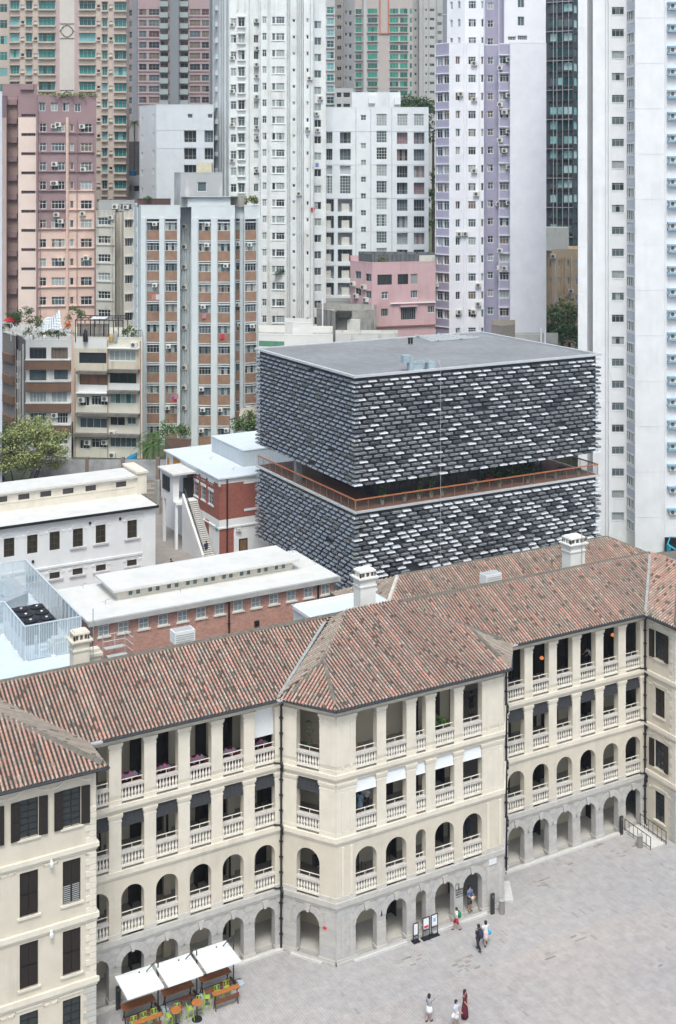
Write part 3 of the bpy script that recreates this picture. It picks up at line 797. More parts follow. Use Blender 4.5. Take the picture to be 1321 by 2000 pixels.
# white valley flashings
for a, b in (((35.15, 70.72, 16.55), (41.2, 75.6, 18.75)), ((66.65, 70.75, 16.55), (71.9, 75.8, 18.85))):
    a, b = Vector(a), Vector(b); s = Vector((1, -.8, 0)).normalized() * .10; q = MB(); n = 7
    for i in range(n):
        p0 = a + (b - a) * (i / n); p1 = a + (b - a) * ((i + .97) / n); up = Vector((0, 0, .10 + .01 * (i % 2)))
        q.hexa([tuple(p0 - s), tuple(p0 + s), tuple(p1 + s), tuple(p1 - s), tuple(p0 - s + up), tuple(p0 + s + up), tuple(p1 + s + up), tuple(p1 - s + up)])
    build('valley_flashing', q, M('white_flashing', (.33, .34, .33), .7, .3, 4), main)
def chimney(name, x, y, z0, z1, wx=1.25, wy=.95, parent=None, mt=None):
    mt = mt or M('chimney_plaster', (.73, .72, .69), .85, .08, 1.2, streak=.15)
    q = MB(); q.box(x - wx / 2, y - wy / 2, z0, x + wx / 2, y + wy / 2, z1 - .75)
    q.box(x - wx / 2 - .07, y - wy / 2 - .07, z1 - 1.25, x + wx / 2 + .07, y + wy / 2 + .07, z1 - 1.15)
    q.box(x - wx / 2 - .12, y - wy / 2 - .12, z1 - .75, x + wx / 2 + .12, y + wy / 2 + .12, z1 - .65); q.box(x - wx / 2 - .2, y - wy / 2 - .2, z1 - .65, x + wx / 2 + .2, y + wy / 2 + .2, z1 - .55)
    q.box(x - wx / 2 + .12, y - wy / 2 + .12, z1 - .55, x + wx / 2 - .12, y + wy / 2 - .12, z1 - .2, 1)
    for sx in (-1, 1):
        for k in range(4):
            yy = y - wy / 2 + .02 + k * (wy - .14) / 3; xx = x - wx / 2 + .02 + k * (wx - .14) / 3
            q.box(x + sx * (wx / 2 - .08) - .06, yy, z1 - .55, x + sx * (wx / 2 - .08) + .06, yy + .1, z1 - .2)
            q.box(xx, y + sx * (wy / 2 - .08) - .06, z1 - .55, xx + .1, y + sx * (wy / 2 - .08) + .06, z1 - .2)
    q.box(x - wx / 2 - .02, y - wy / 2 - .02, z1 - .2, x + wx / 2 + .02, y + wy / 2 + .02, z1 - .08); q.box(x - wx / 2 + .1, y - wy / 2 + .1, z1 - .08, x + wx / 2 - .1, y + wy / 2 - .1, z1)
    build('chimney', q, [mt, M('flue_dark', (.10, .10, .09), .9, 0)], parent)
cx1 = atY(712, 1175, 77.6)[0]; chimney('c', cx1, 77.6, 17, 21.35, parent=main, wx=1.3, wy=1.0)
cx2 = atY(1120, 1100, 78.3)[0]; chimney('c', cx2, 78.3, 16.2, 20.7, parent=main, wx=1.5, wy=1.1)
cx3 = atY(155, 1285, 77.8)[0]; chimney('c', cx3, 77.8, 16, 20.6, parent=main, wx=1.05, wy=.9, mt=cream_trim)
q = MB(); q.tube([(cx2 + .3, 77.6, 18), (cx2 + .3, 77.6, 21.6)], .03, 5); q.tube([(cx3 + .75, 77.3, 16), (cx3 + .75, 77.3, 22)], .03, 5); build('lightning_rod', q, frame_g, main)
xx = atY(184, 1262, 79)[0]; q = MB(); q.box(xx - .35, 78.7, 15, xx + .35, 79.4, 18.3); q.box(xx - .45, 78.6, 18.3, xx + .45, 79.5, 18.5); q.box(xx - .3, 78.75, 18.5, xx + .3, 79.3, 18.75); build('chimney', q, cream_trim, main)
# roof level: rear slope air conditioning boxes
def rooftop_unit(px, py, Y, label, w_=1.5, h_=.8):
    X, Z = atY(px, py, Y); q = MB(); q.box(X - w_ / 2, Y, Z - h_, X + w_ / 2, Y + .9, Z); q.box(X - w_ / 2 + .1, Y + .1, Z, X + w_ / 2 - .1, Y + .8, Z + .03, 1)
    for k in range(4): q.box(X - w_ / 2 + .1, Y - .02, Z - h_ + .1 + k * .15, X + w_ / 2 - .1, Y, Z - h_ + .16 + k * .15, 1)
    q.box(X - w_ / 2 + .1, Y + .2, Z - h_ - 1.6, X - w_ / 2 + .2, Y + .3, Z - h_, 1); q.box(X + w_ / 2 - .2, Y + .2, Z - h_ - 1.6, X + w_ / 2 - .1, Y + .3, Z - h_, 1)
    o = build('ventilation_unit', q, [frame_w, M('unit_louvre', (.42, .42, .42), .6, .1, 3)]); o['label'] = label; o['category'] = 'ventilation unit'
rooftop_unit(361, 1233, 78.2, 'pale grey ventilation box behind the tiled ridge, in front of the long brick block')
rooftop_unit(965, 1122, 78.2, 'pale grey ventilation box standing between the two tiled ridges on the right')

# ---------------------------------------------------------------- the parallel range behind
rear = thing('rear_range', 'parallel tiled roof range behind the right wing, below the dark block', 'building', (63, 84, 0))
q = MB(); q.box(49, 80.4, 0, 78, 87.6, 16.1); build('wall', q, cream, rear)
xl = atY(776, 1110, 84)[0]; xr = atY(1185, 1042, 84)[0]; ZR2 = zat(1046, xr * ST + 84 * CT) - .12
sl2 = .47; z80 = ZR2 - sl2 * 4
tiles('rr', [(xl - 4, 80), (xr + 4, 80), (xr, 84), (xl, 84)], (0, -1), (xl, 80), z80, sl2, .5, 12, parent=rear)
tiles('rl', [(xl - 4, 80), (xl, 84), (xl - 4, 88)], (-1, 0), (xl - 4, 80), z80, sl2, .9, 13, parent=rear)
q = MB(); q.face([(xl, 84, ZR2 - .05), (xr, 84, ZR2 - .05), (xr + 4, 88, z80), (xl - 4, 88, z80)][::-1]); q.face([(xr, 84, ZR2 - .05), (xr + 4, 80, z80), (xr + 4, 88, z80)]); build('rear_roof_slope', q, mortar, rear)
cap(rear, [(xl, 84, ZR2), (xr, 84, ZR2)]); cap(rear, [(xl, 84, ZR2), (xl - 3.9, 80.1, z80 + .1)], .36, m=M('hip_flashing', (.52, .5, .45), .8, .2, 3)); cap(rear, [(xr, 84, ZR2), (xr + 4, 80, z80)], .36)
q = MB(); X_, Y_ = cx1 - 2.6, 78.4; q.box(X_, 78.6, 14.5, X_ + 7.5, 84, 16.9); q.box(X_ - .15, 78.45, 16.9, X_ + 7.5, 78.7, 17.15, 1); q.box(X_ - .15, 78.7, 16.9, X_ + .1, 84, 17.15, 1); q.box(X_ - .15, 83.9, 16.9, X_ + 7.5, 84.1, 17.15, 1)
o = build('flat_roof_annex', q, [M('white_roof_cool', (.60, .65, .69), .75, .06, .7), frame_w]); o['label'] = 'small flat roofed link with a white kerb behind the chimney at the pavilion ridge'; o['category'] = 'building'
# ================================================================ the dark cast aluminium block
BX0, BX1, BY0, BY1, BZ = 54.95, 83.85, 95.3, 116.25, (12.5, 19.8, 22.25, 32.1)
box = thing('perforated_block', 'dark grey cube clad in cast aluminium blocks with an open terrace at mid height', 'building', (69, 105, 9))
back_m = M('cladding_backing', (.045, .048, .054), .7, .2, 2)
for z0, z1 in ((BZ[0], BZ[1]), (BZ[2], BZ[3] - .05)):
    q = MB(); q.box(BX0 + .42, BY0 + .42, z0 + .1, BX1 - .42, BY1 - .42, z1 - .02); build('inner_volume', q, back_m, box)
alus = [M('cast_aluminium_bright', (.66, .67, .70), .45, .2, 3, metal=.35), M('cast_aluminium_mid', (.50, .505, .515), .38, .35, 2.5, metal=.8), M('cast_aluminium_dark', (.24, .245, .265), .42, .35, 2.5, metal=.8), M('cast_aluminium_grey', (.56, .565, .57), .40, .3, 2.5, metal=.8)]
def block_mesh(kind):
    # cast units: 0 = solid bright bar with sloping top, 1 = hollow channel (two thin lips round a dark slot), 2 = squat solid bar
    q = MB(); L = .90
    if kind == 0: q.hexa([(0, 0, 0), (L, 0, 0), (L, .42, 0), (0, .42, 0), (.03, .08, .12), (L - .03, .08, .12), (L - .03, .42, .16), (.03, .42, .16)])
    elif kind == 1:
        q.hexa([(0, .02, 0), (L, .02, 0), (L, .42, 0), (0, .42, 0), (0, .03, .045), (L, .03, .045), (L, .42, .045), (0, .42, .045)])
        q.hexa([(0, .0, .135), (L, .0, .135), (L, .42, .14), (0, .42, .14), (.02, .03, .17), (L - .02, .03, .17), (L - .02, .42, .19), (.02, .42, .19)])
        q.box(0, .05, .045, .05, .42, .135); q.box(L - .05, .05, .045, L, .42, .135); q.box(.05, .2, .045, L - .05, .42, .135)
    else: q.hexa([(0, 0, 0), (L, 0, 0), (L, .42, 0), (0, .42, 0), (.03, .12, .15), (L - .03, .12, .15), (L - .03, .42, .18), (.03, .42, .18)])
    return q
BT = [(0, 0), (1, 2), (1, 1), (2, 1), (2, 3), (1, 3)]
bms = [block_mesh(t).mesh('cladding_block', alus[mi]) for t, mi in BT]
bq = {i: [block_mesh(t)] for i, (t, mi) in enumerate(BT)}
rb = random.Random(9); cand = []
for fr, L in ((Fr((BX0, BY0), (BX1, BY0)), BX1 - BX0), (Fr((BX0, BY1), (BX0, BY0)), BY1 - BY0)):
    right = fr.s == 0
    for z0, z1 in ((BZ[0], BZ[1] - .12), (BZ[2], BZ[3] - .2)):
        n = round((z1 - z0) / .405); dz = (z1 - z0) / n
        for r in range(n):
            ph = (0, .5, .18, .68)[(r) % 4] * 1.16; u = -ph * .999
            while u < L - .1:
                a, b = max(u, 0), min(u + .90, L)
                dens = .5 + .5 * sin(u * .35 + r * .5) * cos(r * .31 + u * .12)
                low = z0 < 15
                if right:
                    p_bright = (.40 if low else .24) + .06 * dens + (.3 if r == n - 1 or r == 0 else 0)
                    col_ = int(round((u + ph) / 1.16)); reg = ((col_ * 2 + r * 3) % 5 < 2) if low else ((col_ * 3 + r * 5) % 7 < 2); t = 0 if (reg if rb.random() < .72 else rb.random() < p_bright) or (r in (0, n - 1) and rb.random() < .5) else rb.choice([1, 2, 2, 5, 5])
                else: t = rb.choice([4, 4, 3, 4, 5, 3])
                gap = rb.random() < (.02 if right else .005)
                if b - a > .25 and not gap: cand.append((fr, a, b, z0 + r * dz, t))
                u += 1.16
cand.sort(key=lambda c: c[0].p(c[1], 0, 0)[0] * ST + c[0].p(c[1], 0, 0)[1] * CT - .02 * c[3])
rest = [MB() for _ in alus]
for i, (fr, a, b, z, t) in enumerate(cand):
    inn = rb.random() * .05
    if i < 290 and b - a > .85: put('cladding_block', bms[t], box, fr.p(a, inn, z), fr.ang)
    else:
        src = bq[t][0]; R = rest[BT[t][1]]; k = (b - a) / .90; o_ = len(R.v)
        R.v.extend([fr.p(a + x * k, y + inn, z + zz) for x, y, zz in src.v]); R.f.extend([tuple(o_ + j for j in f) for f in src.f]); R.m.extend([0] * len(src.f)); R.c.extend([None] * len(src.f))
for R, mt in zip(rest, alus):
    if R.v: build('cladding_blocks', R, mt, box, kind='stuff')
roofm = M('grey_roof_paving', (.235, .24, .25), .9, .10, .5, brick=(2.2, 1.2, .02, (.20, .205, .21), .05))
# paving on the box roof really is slabs : a grid of raised pads
q = MB(); q.box(BX0 + .35, BY0 + .35, BZ[3] - .12, BX1 - .35, BY1 - .35, BZ[3] - .05); ro = build('roof_deck', q, M('roof_slab_bed', (.19, .195, .205), .9, .1, 1), box)
q = MB(); rr = random.Random(2); x = BX0 + .5
while x < BX1 - .9:
    y = BY0 + .5
    while y < BY1 - .9:
        t = .245 + .035 * (rr.random() - .5) + .02 * sin(x * .4) * cos(y * .5); q.box(x, y, BZ[3] - .06, x + .56, y + .86, BZ[3] + .002 * rr.random(), c=(t, t * 1.015, t * 1.05), skip='b'); y += .875
    x += .575
build('roof_pavers', q, M('roof_paver', (.24, .245, .25), .85, .08, 3, attr=True), ro, kind='stuff')
edge = M('roof_edge_metal', (.62, .64, .66), .45, .1, 2, metal=.3)
for a in ((BX0 - .02, BY0 - .02, BX1 + .02, BY0 + .3), (BX0 - .02, BY1 - .3, BX1 + .02, BY1 + .02), (BX0 - .02, BY0 + .3, BX0 + .3, BY1 - .3), (BX1 - .3, BY0 + .3, BX1 + .02, BY1 - .3)):
    q = MB(); q.box(a[0], a[1], BZ[3] - .1, a[2], a[3], BZ[3] + .10); build('roof_edge', q, edge, box)
# terrace storey
deck = M('terrace_timber', (.20, .10, .065), .7, .2, 2, brick=(3, .14, .008, (.08, .04, .03), .15))
q = MB(); q.box(BX0 + .1, BY0 + .1, BZ[1] - .05, BX1 - .1, BY1 - .1, BZ[1] + .12, 0); build('terrace_slab', q, edge, box)
q = MB(); q.box(BX0 + .35, BY0 + .35, BZ[1] + .12, BX1 - .35, BY1 - .35, BZ[1] + .15); build('terrace_deck', q, M('terrace_timber_plain', (.27, .13, .09), .7, .25, 2), box)
q = MB(); q.box(BX0 + .5, BY0 + .5, BZ[2] - .02, BX1 - .5, BY1 - .5, BZ[2] + .1); build('soffit', q, back_m, box)
for x, y, w_, d_ in ((BX0 + .5, BY0 + 12.4, .7, .45),):
    q = MB(); q.box(x, y, BZ[1], x + w_, y + d_, BZ[2] + .1); build('terrace_column', q, M('column_grey', (.28, .29, .31), .6, .1, 2), box)
gl = M('terrace_glass', (.05, .054, .06), .06, .2, .4, spec=.7)
q = MB(); q.box(BX0 + 4.2, BY0 + 3.4, BZ[1] + .12, BX1 - 5.0, BY0 + 13.5, BZ[2] + .1); build('glazed_hall', q, gl, box)
for k in range(16):
    pbox('mullion', box, Fr((BX0 + 4.2, BY0 + 3.4), (BX1, BY0 + 3.4)), k * 1.3 + .1, k * 1.3 + .18, -.06, 0, BZ[1] + .15, BZ[2], frame_d)
for k in range(8):
    pbox('mullion', box, Fr((BX0 + 4.2, BY0 + 13.5), (BX0 + 4.2, BY0)), k * 1.3 + .1, k * 1.3 + .18, -.06, 0, BZ[1] + .15, BZ[2], frame_d)
q = MB(); q.box(BX0 + 9, BY0 + 13.6, BZ[1] + .12, BX1 - 9, BY1 - 2, BZ[2] + .1); build('lift_core', q, back_m, box)
railc = M('copper_handrail', (.42, .15, .07), .5, .1, 3)
rgl = M('rail_glass', (.10, .09, .085), .05, 0, alpha=.22)
P = [(BX0 + .25, BY1 - .3), (BX0 + .25, BY0 + .25), (BX1 - .25, BY0 + .25), (BX1 - .25, BY1 - .3)]
for a, b in zip(P, P[1:]):
    fr = Fr(a, b)
    pbox('handrail', box, fr, 0, fr.L, -.06, .07, BZ[1] + 1.11, BZ[1] + 1.21, railc)
    q = MB(); q.face([fr.p(0, 0, BZ[1] + .15), fr.p(fr.L, 0, BZ[1] + .15), fr.p(fr.L, 0, BZ[1] + 1.1), fr.p(0, 0, BZ[1] + 1.1)]); build('balustrade_glass', q, rgl, box)
    n = int(fr.L / 1.35)
    for k in range(n + 1): pbox('rail_post', box, fr, fr.L * k / n - .025, fr.L * k / n + .025, .02, .06, BZ[1] + .12, BZ[1] + 1.12, M('post_bronze', (.30, .20, .13), .5, .1, 3))
# under the block: entrance walls
q = MB(); q.box(BX0 + 3, BY0 + 3, 9, BX1 - 3, BY1 - 2, BZ[0] + .1); build('ground_floor', q, concrete, box)
# maintenance hoist and gear on the roof
X, Y = atZ(800, 722, 32.2); q = MB(); q.box(X - .8, Y - .25, 32.9, X + .0, Y + .3, 33.6); q.box(X - .15, Y - .22, 32.2, X + .3, Y + .25, 33.3); q.box(X + .3, Y - .12, 32.75, X + 2.2, Y + .1, 32.95); q.box(X + .2, Y - .4, 32.15, X + 1.2, Y + .4, 32.6); q.box(X + 1.9, Y - .35, 32.15, X + 2.6, Y + .35, 32.8)
o = build('roof_hoist', q, M('pale_blue_paint', (.34, .42, .47), .6, .25, 4)); o['label'] = 'pale blue maintenance hoist at the front edge of the dark block roof'; o['category'] = 'hoist'
q = MB(); q.tube([(X + 2.8, Y - .6, 33.0), (X + 2.85, BY0 - .25, 32.4), (X + 2.85, BY0 - .25, 14)], .012, 4); build('hoist_cable', q, frame_w); o = bpy.data.objects['hoist_cable']; o['label'] = 'thin pale cable hanging down the front of the dark block'; o['category'] = 'cable'
X, Y = atZ(850, 660, 32.2); q = MB()
for k in range(6): q.box(X - 2 + k * .2, Y - 2 + k * .8, 32.15, X + 4.5 - k * .3, Y - 1.85 + k * .8, 32.3)
q.box(X - 1, Y - 2, 32.15, X - .85, Y + 2.6, 32.34); q.box(X + 2, Y - 2, 32.15, X + 2.15, Y + 2.6, 32.34)
build('roof_rails', q, edge); o = bpy.data.objects['roof_rails']; o['label'] = 'low metal track frame lying near the back of the dark block roof'; o['category'] = 'rails'
for i, (px, py) in enumerate(((799, 671), (804, 671))):
    X, Y = atZ(px, py, 32.2); q = MB(); q.lathe([(.12, 32.2), (.12, 32.75), (.17, 32.75), (.17, 32.85)], 8, X, Y); o = build('vent_pipe', q, black); o['label'] = 'small black vent pipe on the grey roof, %s of the pair' % ('left' if i == 0 else 'right'); o['category'] = 'vent'; o['group'] = 'roof vents'
# potted plants on the terrace
def leafball(q, c, r, n, ls, rs, m=0, flat=.8, mats=2):
    for _ in range(n):
        a, b = rs.random() * 2 * pi, math.acos(2 * rs.random() - 1); k = r * rs.random() ** .45
        p = Vector((c[0] + k * sin(b) * cos(a), c[1] + k * sin(b) * sin(a), c[2] + k * flat * cos(b)))
        u = Vector((rs.random() - .5, rs.random() - .5, rs.random() * .6 - .3)).normalized(); v = u.cross(Vector((rs.random() - .5, rs.random() - .5, rs.random() + .4))).normalized()
        s = ls * (.6 + .8 * rs.random())
        q.face([tuple(p - u * s), tuple(p - v * s * .5), tuple(p + u * s), tuple(p + v * s * .5)], m if rs.random() < .6 else (m + 1) % mats)
rt = random.Random(4)
def potted(X, Y, Z, h, label, group=None):
    t = thing('potted_plant', label, 'plant', (X, Y, Z), group)
    q = MB(); q.lathe([(.16, Z), (.22, Z + .4), (.2, Z + .4)], 8, X, Y); build('pot', q, frame_g, t)
    q = MB(); n = int(h / .5) + 1
    for k in range(n): leafball(q, (X, Y, Z + .5 + k * (h - .6) / n), .36, 70, .1, rt)
    build('foliage', q, [leaf3, leaf2], t, kind='stuff'); return t
for i, (px, py, h) in enumerate(((747, 998, 2.0), (790, 990, .9), (818, 982, 1.7), (842, 978, 1.9), (864, 983, .8), (928, 966, .8), (975, 962, .9), (1031, 946, .7), (1085, 940, .8), (1130, 936, .6))):
    X, Z = atY(px, py, BY0 + 1.1); potted(X, BY0 + 1.1, BZ[1] + .15, h, 'potted plant on the terrace of the dark block, %s from its near corner' % ('first second third fourth fifth sixth seventh eighth ninth tenth'.split()[i]), 'terrace plants')
q = MB()
for k in range(9): leafball(q, (BX0 + 16.5 + k * .75, BY0 + 3.0, BZ[1] + 1.1), .8, 130, .13, rt, flat=1.1)
o = build('terrace_hedge', q, [leaf3, leaf2], kind='stuff'); o['label'] = 'dark green planting along the glazed wall of the terrace'; o['category'] = 'hedge'
for i, (px, py) in enumerate(((955, 938), (1098, 905), (925, 944))):
    X, Z = atY(px, py, BY0 + 2.0); 
    q = MB(); q.lathe([(.28, BZ[1] + .15), (.05, BZ[1] + .2), (.05, BZ[1] + .85), (.42, BZ[1] + .85), (.42, BZ[1] + .9)], 8, X, BY0 + 2.0); o = build('cafe_table', q, [M('red_top', (.45, .03, .05), .5, 0), frame_d, frame_g][i]); o['label'] = ('small round red cafe table on the dark block terrace', 'small round table at the far right end of the dark block terrace', 'small grey round table beside the red one on the terrace')[i]; o['category'] = 'table'

# ================================================================ long brick block with white roof
bb = thing('brick_block', 'long low red brick block with white flat roof and a raised clerestory', 'building', (39, 92, 0))
Bx0, Bx1, By0, By1, Bz = 28.35, 48.9, 88.2, 95.9, 17.2
frb = Fr((Bx0, By0), (Bx1, By0)); wb = []
for xx_ in (393, 468, 545, 619, 692, 763, 833, 903, 971, 1039, 1105, 1170, 1235):
    px = xx_ * .5148; X = atY(px, 1200, By0)[0]; wb.append((X - Bx0 - .42, X - Bx0 + .42, 15.85, 16.62, .12))
q = MB(); wall_cells(q, frb, 0, frb.L, 8, Bz - .2, [w_ for w_ in wb], m=0)
q.box(Bx0, By0 + .3, 8, Bx1, By1, Bz - .2, 0); q.face([(Bx0, By0, 8), (Bx0, By0 + .3, 8), (Bx0, By0 + .3, Bz - .2), (Bx0, By0, Bz - .2)][::-1]); q.face([(Bx1, By0, 8), (Bx1, By0 + .3, 8), (Bx1, By0 + .3, Bz - .2), (Bx1, By0, Bz - .2)])
build('brick_wall', q, brick, bb)
sill_w = M('sill_cream', (.66, .62, .54), .8, .1, 2)
for a, b, z0, z1, _ in wb:
    o = put('window', window_mesh(.84, .77, 2, 2, frame_w, glass_l, None, .05, .06), bb, frb.p(a, 0, z0), frb.ang)
    pbox('sill', o, frb, a - .12, b + .12, -.1, .02, z0 - .12, z0 - .0, sill_w)
    q = MB(); P = arch_pts(a - .04, b + .04, 0, 6)
    for (x0, y0), (x1, y1) in zip(P, P[1:]): q.hexa([frb.p(x0, -.03, z1 + y0 * .3), frb.p(x1, -.03, z1 + y1 * .3), frb.p(x1, .05, z1 + y1 * .3), frb.p(x0, .05, z1 + y0 * .3), frb.p(x0, -.03, z1 + y0 * .3 + .09), frb.p(x1, -.03, z1 + y1 * .3 + .09), frb.p(x1, .05, z1 + y1 * .3 + .09), frb.p(x0, .05, z1 + y0 * .3 + .09)])
    build('window_arch', q, sill_w, o)
q = MB(); q.box(Bx0 - .35, By0 - .45, Bz - .2, Bx1 + .4, By1 + .2, Bz); build('roof', q, creamroof, bb)
q = MB(); q.box(Bx0 - .36, By0 - .47, Bz - .32, Bx1 + .41, By0 - .2, Bz + .04); build('roof_edge', q, concrete, bb)
cxa, cya = atZ(229, 1172, Bz); cxb, _ = atZ(571, 1112, Bz)
cz = Bz + .75
q = MB(); q.box(cxa, cya, Bz, cxb, By1 - .9, cz); cl = build('clerestory', q, cream_trim, bb)
q = MB(); q.box(cxa - .5, cya - .5, cz, cxb + .4, By1 - .5, cz + .18); build('clerestory_roof', q, creamroof, bb)
frc = Fr((cxa, cya), (cxb, cya))
for xx_ in (492, 521, 567, 595, 638, 667, 710, 737, 778, 805, 847, 873, 914, 940, 980, 1006, 1046, 1072):
    px = xx_ * .5148; u = frc.upx(px); 
    if 0 < u < frc.L: put('window', window_mesh(.4, .4, 1, 1, frame_w, M('glass_green_grey', (.10, .13, .10), .3, .2, 2), None, .03, .0), bb, frc.p(u - .17, -.01, Bz + .2), frc.ang)
def dpipe(px, Y, z0, z1, par, mt=black):
    X = atY(px, 1200, Y)[0]; q = MB(); q.tube([(X, Y - .12, z1), (X, Y - .12, z0)], .07, 6)
    for k in range(int(z0) + 1, int(z1)): q.box(X - .1, Y - .2, k, X + .1, Y, k + .06)
    build('downpipe', q, mt, par)
for px in (446, 620, 180): dpipe(px, By0, 8, Bz - .3, bb)
q = MB(); X, Z = atY(500, 1217, By0); q.box(X - .18, By0 - .25, Z - .15, X + .18, By0, Z + .2); build('floodlight', q, black, bb)
# thin roof fittings
def roof_fitting(px, py, z, label, s=1.0):
    X, Y = atZ(px, py, z); q = MB(); q.box(X - .22 * s, Y - .22 * s, z, X + .22 * s, Y + .22 * s, z + .06, 0)
    q.tube([(X, Y, z), (X, Y, z + .45 * s), (X + .3 * s, Y, z + .5 * s)], .03, 5, 1); q.tube([(X, Y, z + .3 * s), (X - .2 * s, Y + .15, z + .35 * s)], .025, 5, 1)
    o = build('roof_anchor', q, [white, frame_g]); o['label'] = label; o['category'] = 'roof anchor'; o['group'] = 'roof anchors'
for px, py, z, lb in ((162, 1152, Bz, 'small roof anchor at the left back of the white roof on the brick block'), (206, 1184, Bz, 'small roof anchor at the left front of the white roof on the brick block'), (352, 1160, Bz, 'small roof anchor in the middle of the brick block roof edge'), (572, 1082, Bz, 'small roof anchor at the right back of the brick block roof'), (615, 1105, Bz, 'small roof anchor at the right end of the brick block roof'),
                      (412, 900, 17.8, 'small roof anchor on the white roof of the brick stair house, middle'), (456, 921, 17.8, 'roof antenna bracket on the white roof of the brick stair house, nearest the dark block'), (372, 877, 17.8, 'roof antenna bracket at the back left of the brick stair house roof')):
    roof_fitting(px, py, z, lb)
# service platform beside the brick wall
sp_ = thing('maintenance_ladder', 'small galvanised railing platform in front of the brick wall behind the left chimney', 'railing', (29.5, 87, 14.5))
q = MB()
for k in range(3): q.tube([(28.9, 87.2, 15.3 + k * .5), (30.6, 87.2, 15.3 + k * .5), (30.9, 86.2, 15.1 + k * .5)], .03, 5)
for x in (28.9, 29.8, 30.6): q.tube([(x, 87.2, 13.5), (x, 87.2, 16.4)], .03, 5)
build('rail', q, zinc, sp_); q = MB(); q.box(28.9, 86.6, 15.4, 30.4, 87.1, 15.45); q.box(29.0, 86.3, 14.9, 30.5, 86.8, 14.95); build('grating', q, zinc, sp_)

# ================================================================ white flat roof with the plant enclosure
wd = thing('white_roof_annex', 'low annex with a white coated flat roof at the far left, carrying the plant screen', 'building', (14, 92, 0))
q = MB(); q.box(-8, 81.4, 0, 28.0, 86.2, 15.5); q.box(-8, 86.2, 0, 27.5, 104, 15.5); build('roof_slab', q, M('white_roof_membrane', (.56, .62, .67), .7, .06, .8), wd)
pe = thing('plant_screen', 'pale translucent ribbed plant screen standing on the white roof at the left edge', 'screen', (25, 95, 15.5))
sglass = M('translucent_screen', (.58, .68, .74), .25, .1, .8, alpha=.30, spec=.6)
sframe = M('screen_frame', (.62, .68, .72), .5, .05, 2, metal=.2)
for a, b in (((23.1, 87.1), (27.2, 87.1)), ((27.2, 87.1), (27.2, 102.3)), ((27.2, 102.3), (23.1, 102.3)), ((23.1, 93), (23.1, 87.1)), ((23.1, 102.3), (18.5, 102.3)), ((18.5, 93), (23.1, 93))):
    fr = Fr(a, b); n = max(1, round(fr.L / .95))
    for k in range(n):
        q = MB(); w_ = fr.L / n
        q.box(0, -.02, .1, w_, .02, 2.5); q.box(0, -.05, .1, .05, .05, 2.5, 1)
        for s in range(1, 6): q.box(w_ * s / 6 - .006, -.035, .1, w_ * s / 6 + .006, -.02, 2.5, 1)
        kk = ('scr', round(w_, 2))
        if kk not in WC: WC[kk] = q.mesh('screen_panel', [sglass, sframe])
        put('screen_panel', WC[kk], pe, fr.p(fr.L * k / n, 0, 15.5), fr.ang)
    pbox('top_rail', pe, fr, 0, fr.L, -.05, .05, 18.0, 18.07, sframe)
    for k in range(0, n + 1, 2): pbox('foot_block', pe, fr, fr.L * k / n - .15, fr.L * k / n + .15, -.25, .1, 15.5, 15.62, white)
ch = thing('chiller', 'dark rooftop chiller with six round fans inside the plant screen', 'air conditioner', (25, 90, 15.5))
q = MB(); q.box(23.9, 89.9, 15.7, 26.3, 94.2, 17.0); build('casing', q, M('chiller_casing', (.035, .038, .042), .6, .15, 3), ch)
fm_ = MB(); fm_.lathe([(.52, 0), (.55, .12), (.5, .12), (.45, .08), (.15, .09), (.12, .14)], 16); fme = fm_.mesh('fan', black)
hb = MB(); hb.lathe([(.1, .1), (.1, .16)], 8); hbm = hb.mesh('fan_hub', frame_w)
for i in range(2):
    for j in range(3):
        f = put('fan', fme, ch, (24.5 + i * 1.2, 90.7 + j * 1.35, 17.0)); put('fan_hub', hbm, f, (24.5 + i * 1.2, 90.7 + j * 1.35, 17.02))
du = thing('duct', 'bent galvanised ventilation duct at the back of the plant screen', 'duct', (23, 97, 15.5))
dm = M('galvanised_duct', (.55, .60, .62), .4, .15, 2, metal=.5)
for i, (a, b) in enumerate((((25.2, 101.5), (25.6, 97.2)), ((25.6, 97.2), (22.0, 94.9)))):
    fr = Fr(a, b); n = 4
    for k in range(n): pbox('duct_section', du, fr, fr.L * k / n, fr.L * (k + 1) / n - .03, -.5, .5, 16.1 + .004 * i, 17.1 + .004 * i, dm)
pu = thing('pump_unit', 'grey box shaped pump unit on the white roof behind the front of the plant screen', 'machine', (25.5, 88.3, 15.5))
q = MB(); q.box(25.2, 87.6, 15.5, 26.5, 88.8, 16.2); q.box(25.4, 87.8, 16.2, 26.2, 88.5, 16.45); build('casing', q, ac_white, pu); q = MB(); q.tube([(24.2, 88.2, 15.9), (25.2, 88.2, 15.9)], .12, 8); q.tube([(24.2, 88.2, 15.5), (24.2, 88.2, 16.8)], .12, 8); build('pipe', q, dm, pu)

